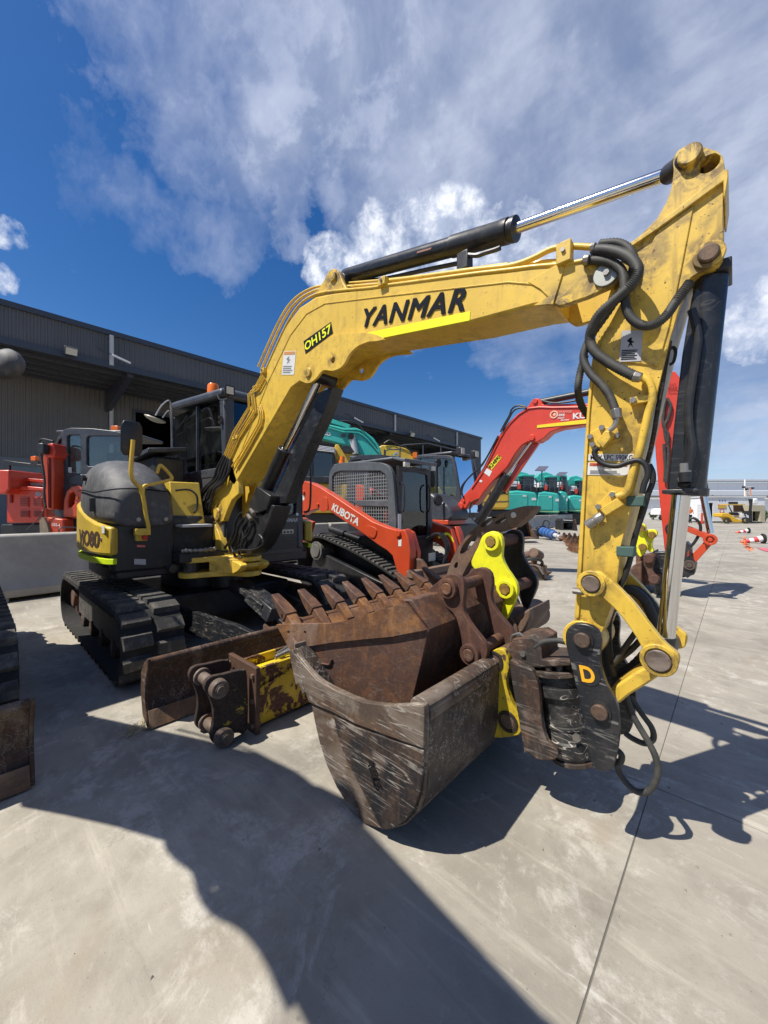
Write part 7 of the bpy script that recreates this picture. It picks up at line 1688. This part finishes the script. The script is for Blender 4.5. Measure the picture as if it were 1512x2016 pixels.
for k, (p0_, p1_) in enumerate((((1099,1040),(1146,1045)), ((1112,1046),(1150,1056)), ((1120,1056),(1152,1068)), ((1124,1064),(1154,1078)))):
    dA = 17.0-1.5*k
    A_, B_ = atD(*p0_, dA), atD(*p1_, dA-1.0); A_.z = .20; B_.z = .20
    t = thing('auger', 'rusty earth auger lying on the ground behind the yellow arm, %s' % ['the farthest of four', 'second farthest of four', 'third of four', 'nearest of four'][k], 'auger', ((A_+B_)/2)*1, 'rusty augers laid in a row')
    t.location.z = 0
    L = (B_-A_).length; dv = (B_-A_).normalized(); pa = dv.orthogonal().normalized(); pb = dv.cross(pa)
    part('auger_shaft', MB().cyl(A_-dv*.3, B_, .045, n=10), R_brown2, t)
    m_ = MB(); n_ = int(L/.25*14); vs = []; fs = []
    for i in range(n_+1):
        th_ = i*2*pi/14; c_ = A_+dv*(L*i/n_); r_ = pa*cos(th_)+pb*sin(th_); vs += [c_+r_*.04, c_+r_*.19, c_+r_*.19+dv*.012, c_+r_*.04+dv*.012]
    for i in range(n_):
        o_ = i*4; fs += [[o_,o_+1,o_+5,o_+4],[o_+1,o_+2,o_+6,o_+5],[o_+2,o_+3,o_+7,o_+6]]
    part('auger_flight', m_.add(vs, fs), R_brown2, t)
d = 19.0
bk = fthing('steel_crate', 'dark steel crate standing against the barrier behind the augers', 'crate', 1120, d)
fpart('crate_frame', zs(ZH, [(1130,400),(1160,360),(1330,365),(1350,400),(1345,570),(1130,570)]), d, .8, BLK, bk, bev=.02, holes=[zs(ZH, [(1155,440),(1315,440),(1315,550),(1155,550)])])
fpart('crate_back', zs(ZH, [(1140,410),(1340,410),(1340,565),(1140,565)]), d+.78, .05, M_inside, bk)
fpart('white_strip', zs(ZH, [(1160,385),(1310,390),(1310,402),(1160,398)]), d-.03, .04, M_wht, bk)
fpart('crate_post', zs(ZH, [(1320,370),(1370,380),(1400,580),(1330,575)]), d+.1, .5, R_brown2, bk, bev=.01)
# hydraulic attachment with a coil of hose, right of the ripper
d = 7.4
ha = fthing('hydraulic_grab', 'rusty hydraulic attachment with a coiled hose on the ground behind the ripper', 'attachment', 1060, d)
fpart('body_block', zs(ZH, [(440,1220),(500,1190),(760,1190),(860,1200),(870,1290),(850,1400),(780,1455),(560,1480),(440,1440)]), d, .55, R_rip, ha, bev=.03)
part('tube', FB().cyl(fr(1015,1098,d+.3), fr(1058,1090,d+.3), .085, n=16).cyl(fr(1050,1088,d+.15), fr(1062,1094,d+.4), .10, n=16).done(), R_rip, ha, bev=.01)
fpart('side_plate', zs(ZH, [(600,1060),(690,1000),(700,1100),(680,1190),(600,1200)]), d+.2, .06, R_brown, ha, bev=.01)
fpart('bracket', zs(ZH, [(800,1190),(840,1175),(870,1190),(868,1380),(850,1430),(820,1400)]), d-.08, .08, R_rip, ha, bev=.01)
part('spike', FB().cyl(fr(1076,1128,d+.2), fr(1086,1127,d+.2), .06, .01, 12).done(), R_rip, ha)
part('fitting', FB().cyl(fr(1062,1118,d-.05), fr(1070,1130,d-.05), .03, n=10).done(), M_steel, ha)
for k, (a, b) in enumerate(((165,70),(150,62),(172,60))):
    part('hose_coil', FB().tube([fr(980+(620+a*cos(t_*pi/6))/8.894, 980+(1130+b*sin(t_*pi/6)+k*8)/8.894, d-.05+.12*sin(t_*pi/6)) for t_ in range(12)], .018, 7, 4, closed=True).done(), M_hose, ha)
part('hose', FB().tube([fr(u,v,d-.04) for u,v in zs(ZH, [(470,1130),(520,1190),(640,1200),(700,1240),(760,1320),(820,1410),(850,1440)])], .018, 7).done(), M_hosed, ha)
part('wire_loop', FB().tube([fr(u,v,d-.2) for u,v in zs(ZH, [(690,1560),(760,1520),(850,1510),(930,1540),(1020,1580),(960,1592),(860,1585),(760,1580)])], .008, 5, 4, closed=True).done(), M_hosed, ha)

# ------------------------------------------------------------------ far yard: forklift, person, ute, trees, poles, safety gear
d = 39.0
fk = fthing('forklift', 'yellow forklift parked in front of the white site office', 'forklift', 1462, d)
ZK = (1380, 930, 11.2)
YF_ = paint('forklift yellow', (.72, .42, .02), .4, dirt=.2)
fpart('chassis', zs(ZK, [(465,905),(600,895),(660,930),(760,1000),(850,1040),(920,1050),(900,1100),(700,1100),(660,1040),(620,1000),(560,985),(500,985),(462,975)]), d, 1.1, YF_, fk, bev=.05)
for (u, v, r) in ((1431,1024,.27), (1468,1024,.33)):
    for dz_ in (-.06, .95):
        q1, q2 = fr(u,v,d+dz_), fr(u,v,d+dz_+.22); q1.z = q2.z = r
        w_ = part('wheel', FB().cyl(q1, q2, r, n=18).done(), M_rub_in, fk, bev=.03)
        part('rim', FB().cyl(q1-Vector((0,.01,0)), q1+Vector((0,.02,0)), r*.5, n=14).done(), plain('rim yellow', (.3,.25,.12), .6), w_)
fpart('overhead_guard', zs(ZK, [(600,700),(970,700),(975,720),(600,722)]), d+.05, 1.0, YB, fk)
fpart('guard_post', zs(ZK, [(605,720),(620,720),(700,880),(680,890)]), d+.05, .06, BLK, fk)
fpart('guard_post', zs(ZK, [(890,720),(915,720),(1000,960),(975,970)]), d+.05, .06, BLK, fk)
fpart('seat', zs(ZK, [(700,880),(820,880),(840,950),(720,940)]), d+.3, .5, M_seat, fk, bev=.03)
fpart('guard_screen', zs(ZK, [(715,725),(890,725),(930,870),(720,875)]), d+.6, .03, rusty('amber screen', (.12,.06,.03), (.2,.1,.04), (.15,.08,.04)), fk)
fpart('dash', zs(ZK, [(880,900),(1000,920),(1060,960),(1060,1010),(900,1000)]), d+.1, .9, M_shed2, fk, bev=.03)
for x_ in (0, .75): fpart('mast', zs(ZK, [(1060,590),(1150,580),(1120,900),(1090,1090),(1050,1090),(1085,700)]), d+.1+x_, .12, BLK, fk, bev=.02)
fpart('carriage', zs(ZK, [(1090,850),(1130,850),(1130,1090),(1095,1090)]), d+.1, .9, BLK, fk)
fpart('fork', zs(ZK, [(1100,1085),(1350,1090),(1350,1100),(1100,1098)]), d+.2, .15, BLK, fk)
fpart('fork', zs(ZK, [(1100,1085),(1350,1090),(1350,1100),(1100,1098)]), d+.8, .15, BLK, fk)
d = 40.6
gen = fthing('storage_cabinet', 'open topped tan storage cabinet beside the forklift mast', 'cabinet', 1492, d)
fpart('cabinet_body', zs(ZK, [(1130,720),(1370,720),(1420,740),(1420,1090),(1130,1090)]), d, 1.2, plain('tan steel', (.40,.36,.25), .6), gen, bev=.02, holes=[zs(ZK, [(1140,860),(1310,860),(1310,1075),(1140,1075)])])
fpart('cabinet_inside', zs(ZK, [(1135,855),(1320,855),(1320,1080),(1135,1080)]), d+.6, .05, M_inside, gen)
fpart('top_bin', zs(ZK, [(1165,600),(1240,570),(1265,620),(1260,700),(1170,690)]), d+.3, .6, M_shed2, gen, bev=.05)
# person in orange
d = 40.6
pz = toW(Vector(((1359-U0)/FPX*d, d, 0)))
pe = thing('person', 'person in an orange shirt and dark trousers walking across the far yard', 'person', pz)
def body(nm, joints, edges, mat, par, root=0):
    me = bpy.data.meshes.new(nm); me.from_pydata([Vector(j[:3]) for j in joints], edges, [])
    o = bpy.data.objects.new(nm, me); COL.objects.link(o); o.parent = par; me.materials.append(mat)
    md = o.modifiers.new('skin', 'SKIN'); me.skin_vertices or None
    for i, j in enumerate(joints):
        sv = me.skin_vertices[0].data[i] if me.skin_vertices else None
        if sv: sv.radius = (j[3], j[3]*(j[4] if len(j) > 4 else .8)); sv.use_root = (i == root)
    o.modifiers.new('sub', 'SUBSURF').levels = 1
    return o
hv = M_orange
skin = plain('skin', (.36,.2,.14), .6); org = plain('hi vis orange', (.75,.17,.03), .7); trs = plain('navy trousers', (.02,.025,.04), .8); hair = plain('dark hair', (.03,.02,.015), .8)
def pv(x, y, z): return (x*CA-y*SA, x*SA+y*CA, z)
bm_ = bmesh.new()
def skinmesh(nm, J, E, mat, par):
    me = bpy.data.meshes.new(nm); bm = bmesh.new(); L = bm.verts.layers.skin.verify(); vs = []
    for j in J:
        v = bm.verts.new(pv(*j[:3])); v[L].radius = (j[3], j[4] if len(j) > 4 else j[3]); vs.append(v)
    vs[0][L].use_root = True
    for a, b in E: bm.edges.new((vs[a], vs[b]))
    bm.to_mesh(me); bm.free(); me.materials.append(mat)
    o = bpy.data.objects.new(nm, me); COL.objects.link(o); o.parent = par
    o.modifiers.new('skin', 'SKIN'); s_ = o.modifiers.new('sub', 'SUBSURF'); s_.levels = 1; s_.render_levels = 2
    return o
bm_.free()
skinmesh('body', [(0,0,1.50,.055),(0,0,1.58,.06),(0,-.01,1.66,.095,.085),(0,-.01,1.73,.07),(-.21,0,1.42,.04),(-.27,-.02,1.15,.038),(-.22,-.12,.98,.032),(-.2,-.17,.92,.03),(.21,0,1.42,.04),(.28,-.02,1.16,.038),(.24,-.14,1.02,.032),(.22,-.18,.96,.03)], [(0,1),(1,2),(2,3),(0,4),(4,5),(5,6),(6,7),(0,8),(8,9),(9,10),(10,11)], skin, pe)
skinmesh('shirt', [(0,0,1.0,.16,.11),(0,0,1.2,.155,.11),(0,0,1.38,.17,.12),(0,0,1.47,.08),(-.2,0,1.43,.075),(-.26,-.01,1.25,.06),(.2,0,1.43,.075),(.27,-.01,1.25,.06)], [(0,1),(1,2),(2,3),(2,4),(4,5),(2,6),(6,7)], org, pe)
skinmesh('trousers', [(0,0,.98,.15,.11),(-.1,0,.85,.095),(-.12,-.05,.5,.07),(-.13,.02,.09,.055),(.1,0,.85,.095),(.12,.04,.5,.07),(.12,.10,.09,.055)], [(0,1),(1,2),(2,3),(0,4),(4,5),(5,6)], trs, pe)
skinmesh('boots', [(-.13,.03,.06,.055),(-.13,-.12,.045,.045)], [(0,1)], BLK, pe); skinmesh('boots', [(.12,.10,.06,.055),(.13,-.05,.045,.045)], [(0,1)], BLK, pe)
skinmesh('hair', [(0,.0,1.70,.088,.09),(0,.01,1.75,.06)], [(0,1)], hair, pe)
# white utility trailer
d = 52.0
ut = fthing('white_van', 'small white vehicle parked by the boundary wall, half hidden by the red arm', 'vehicle', 1312, d)
fpart('van_body', [(1298,1014),(1298,1006),(1303,1001),(1330,1000),(1336,1015)], d, 1.8, M_white, ut, bev=.08)
for u in (1302, 1326):
    q1, q2 = fr(u,1019,d-.05), fr(u,1019,d+.15); q1.z = q2.z = .33; part('wheel', FB().cyl(q1, q2, .33, n=14).done(), M_rub_in, ut)
fpart('van_window', [(1304,1003),(1310,1002),(1310,1006),(1303,1006)], d-.02, .03, M_glass, ut)
d = 41.5
ce = fthing('barrier_board', 'stacked white slatted panels leaning by the site office', 'panel', 1378, d)
for k in range(9): fpart('slat', [(1374,994+k*3.2),(1382,994+k*3.2),(1382,995.8+k*3.2),(1374,995.8+k*3.2)], d, .1, M_white, ce)
fpart('frame', [(1373.2,992),(1374,992),(1374,1024),(1373.2,1024)], d, .1, M_white, ce); fpart('frame', [(1382,992),(1382.8,992),(1382.8,1024),(1382,1024)], d, .1, M_white, ce)
oc = fthing('orange_post', 'orange safety post standing beside the office doorway', 'post', 1382, 38)
part('post_body', FB().cyl((fr(1382,0,38).x,38,0), (fr(1382,0,38).x,38,1.1), .12, .08, 12).done(), RED, oc); part('post_base', FB().box(fr(1382,0,38).x-.3, fr(1382,0,38).x+.3, 37.7, 38.3, 0, .08).done(), RED, oc)
# twin pole with lights
d = 48.0
pl_ = fthing('light_pole', 'tall thin twin pole with small lamps rising behind the forklift', 'pole', 1472, d)
ps1, ps2 = fr(1469,960,d), fr(1477.5,960,d)
part('pole', FB().cyl((ps1.x,d,0), (ps1.x,d,ps1.z), .07, n=8).done(), plain('pale orange pole', (.6,.42,.3), .5), pl_)
part('pole', FB().cyl((ps2.x,d,0), (ps2.x,d,ps2.z), .06, n=8).done(), plain('orange pole', (.62,.25,.12), .5), pl_)
part('crossbar', FB().cyl(fr(1466,959,d), fr(1482,959,d), .05, n=8).done(), M_galv, pl_)
for u, v in ((1464,959),(1470,963),(1481,961)): part('lamp', FB().box(fr(u,v,d).x-.16, fr(u,v,d).x+.16, d-.1, d+.1, fr(u,v,d).z-.12, fr(u,v,d).z+.12).done(), BLK, pl_, bev=.03)
part('bracing', FB().tube([fr(1469,985,d), fr(1477.5,978,d), fr(1469,970,d), fr(1477.5,963,d)], .03, 5, sm=1).done(), plain('orange pole', (.62,.25,.12), .5), pl_)
wp = fthing('white_pole', 'slender white pole in front of the far white warehouse', 'pole', 1466, 60)
part('pole', FB().cyl((fr(1466.5,0,60).x,60,0), (fr(1466.5,0,60).x,60,fr(0,944,60).z), .1, n=8).done(), M_white, wp)
# red and white delineators lying on their sides, with mesh and tape
M_wb = plain('band white', (.75,.73,.72), .5); M_rb = plain('band red', (.55,.04,.05), .5); M_org2 = plain('net orange', (.75,.16,.05), .6)
for k, (u, v, lab, s) in enumerate(((1472, 1050, 'fallen red and white bollard with a round black base, the farther one', .55), (1500, 1070, 'fallen red and white bollard with a round base, the nearer one at the right edge', .66))):
    g = onZ(u, v, 0); t = thing('bollard', lab, 'bollard', g, 'fallen bollards')
    ax_ = Vector((-.72, -.25, 0)).normalized(); c0_ = g+Vector((0,0,.30*s))
    part('rubber_base', MB().cyl(c0_, c0_-ax_*.09, .32*s, .30*s, 20), M_rub_in, t, bev=.02)
    axd = (ax_*1.0+Vector((0,0,-.26))).normalized(); L = 1.05*s; cols = [M_wb, M_rb, M_wb, M_rb, M_org2]
    for i in range(5):
        a_, b_ = c0_+axd*(L*i/5), c0_+axd*(L*(i+1)/5); rr_ = .20*s*(1-.14*i)
        part('band', MB().cyl(a_, b_, rr_, rr_*.87, 18), cols[i], t)
nm_ = MB(); rg = random.Random(5)
for i in range(42):
    f_ = rg.random(); u, v = 1462+f_*14+rg.uniform(-4,4), 1062+f_*20+rg.uniform(-4,6); g = onZ(u, v, 0); s = rg.uniform(.03,.14); h = rg.uniform(.01,.10)
    a = rg.uniform(0, pi); dx_, dy_ = cos(a)*s, sin(a)*s
    nm_.add([g+Vector((dx_,dy_,.004)), g+Vector((-dy_*.3,dx_*.3,h)), g+Vector((-dx_,-dy_,.004)), g+Vector((dy_*.3,-dx_*.3,.005))], [[0,1,3],[1,2,3]])
o = single('safety_netting', nm_, M_org2, 'scraps of orange safety netting lying beside the fallen bollards', 'netting'); o['kind'] = 'stuff'
tp0 = [onZ(u, v, .0)+Vector((0,0,.02)) for u, v in ((1500,1080),(1515,1086),(1540,1090),(1600,1100))]
mb = MB(); 
for a, b in zip(tp0[:-1], tp0[1:]): mb.bar(a, b, .25, .012)
single('barrier_tape', mb, plain('pink tape', (.6,.12,.16), .6), 'pinkish red hazard tape lying on the ground at the right edge', 'tape')
# trees and shrubs
M_leaf = paint('leaf green', (.055,.10,.03), .65, dirt=.0); M_leaf2 = paint('leaf green light', (.09,.14,.045), .65, dirt=.0); M_bark = plain('bark', (.10,.08,.06), .9)
def shrub(u, vtop, d, wpx, label, seed, trunk=True):
    rg = random.Random(seed); c = fr(u, vtop, d); W_ = wpx/FPX*d/2; Hh = c.z; t = thing('shrub', label, 'shrub', toW(Vector((c.x, d, 0))), 'shrubs along the boundary wall')
    part('trunk', FB().cyl((c.x, d, 0), (c.x+.1, d, Hh*.6), .09, .05, 8).done(), M_bark, t)
    for mt, nm2, k0 in ((M_leaf, 'crown', 0), (M_leaf2, 'crown_pale_leaves', 1)):  # second set: paler leaves spread at random through the crown
        m_ = FB()
        for i in range(420 if k0 == 0 else 240):
            th_, ph = rg.uniform(0, 2*pi), rg.uniform(-1, 1); r = rg.random()**.4; lump = 1+.35*sin(3*th_+seed)*cos(2*ph*3)
            p = Vector((c.x+cos(th_)*sqrt(1-ph*ph)*W_*r*lump, d+sin(th_)*sqrt(1-ph*ph)*W_*.8*r, Hh*.58+ph*Hh*.42*r*lump)); s = rg.uniform(.07,.17)
            a = Vector((rg.uniform(-1,1),rg.uniform(-1,1),rg.uniform(-1,1))).normalized()*s; b = a.orthogonal().normalized()*s*.6
            m_.add([p-a, p+b, p+a, p-b], [[0,1,2,3]])
        part(nm2, m_.done(), mt, t)
for i, (u, vt, d, w, lab) in enumerate(((1286,1004,56,14,'dark green shrub just right of the yellow arm'), (1306,1000,57,18,'bushy shrub left of the chrome rod'), (1330,1002,57,12,'narrow shrub behind the chrome rod'),
    (1372,986,50,16,'tall shrub beside the site office'), (1362,994,52,10,'small shrub left of the tallest one by the office'), (1400,978,54,22,'leafy tree top showing above the site office roof, the left one'), (1418,981,55,18,'leafy tree top showing above the site office roof, the right one'), (1506,1005,47,9,'low shrub at the right edge beyond the cabinet'))):
    shrub(u, vt, d, w, lab, 11+i)
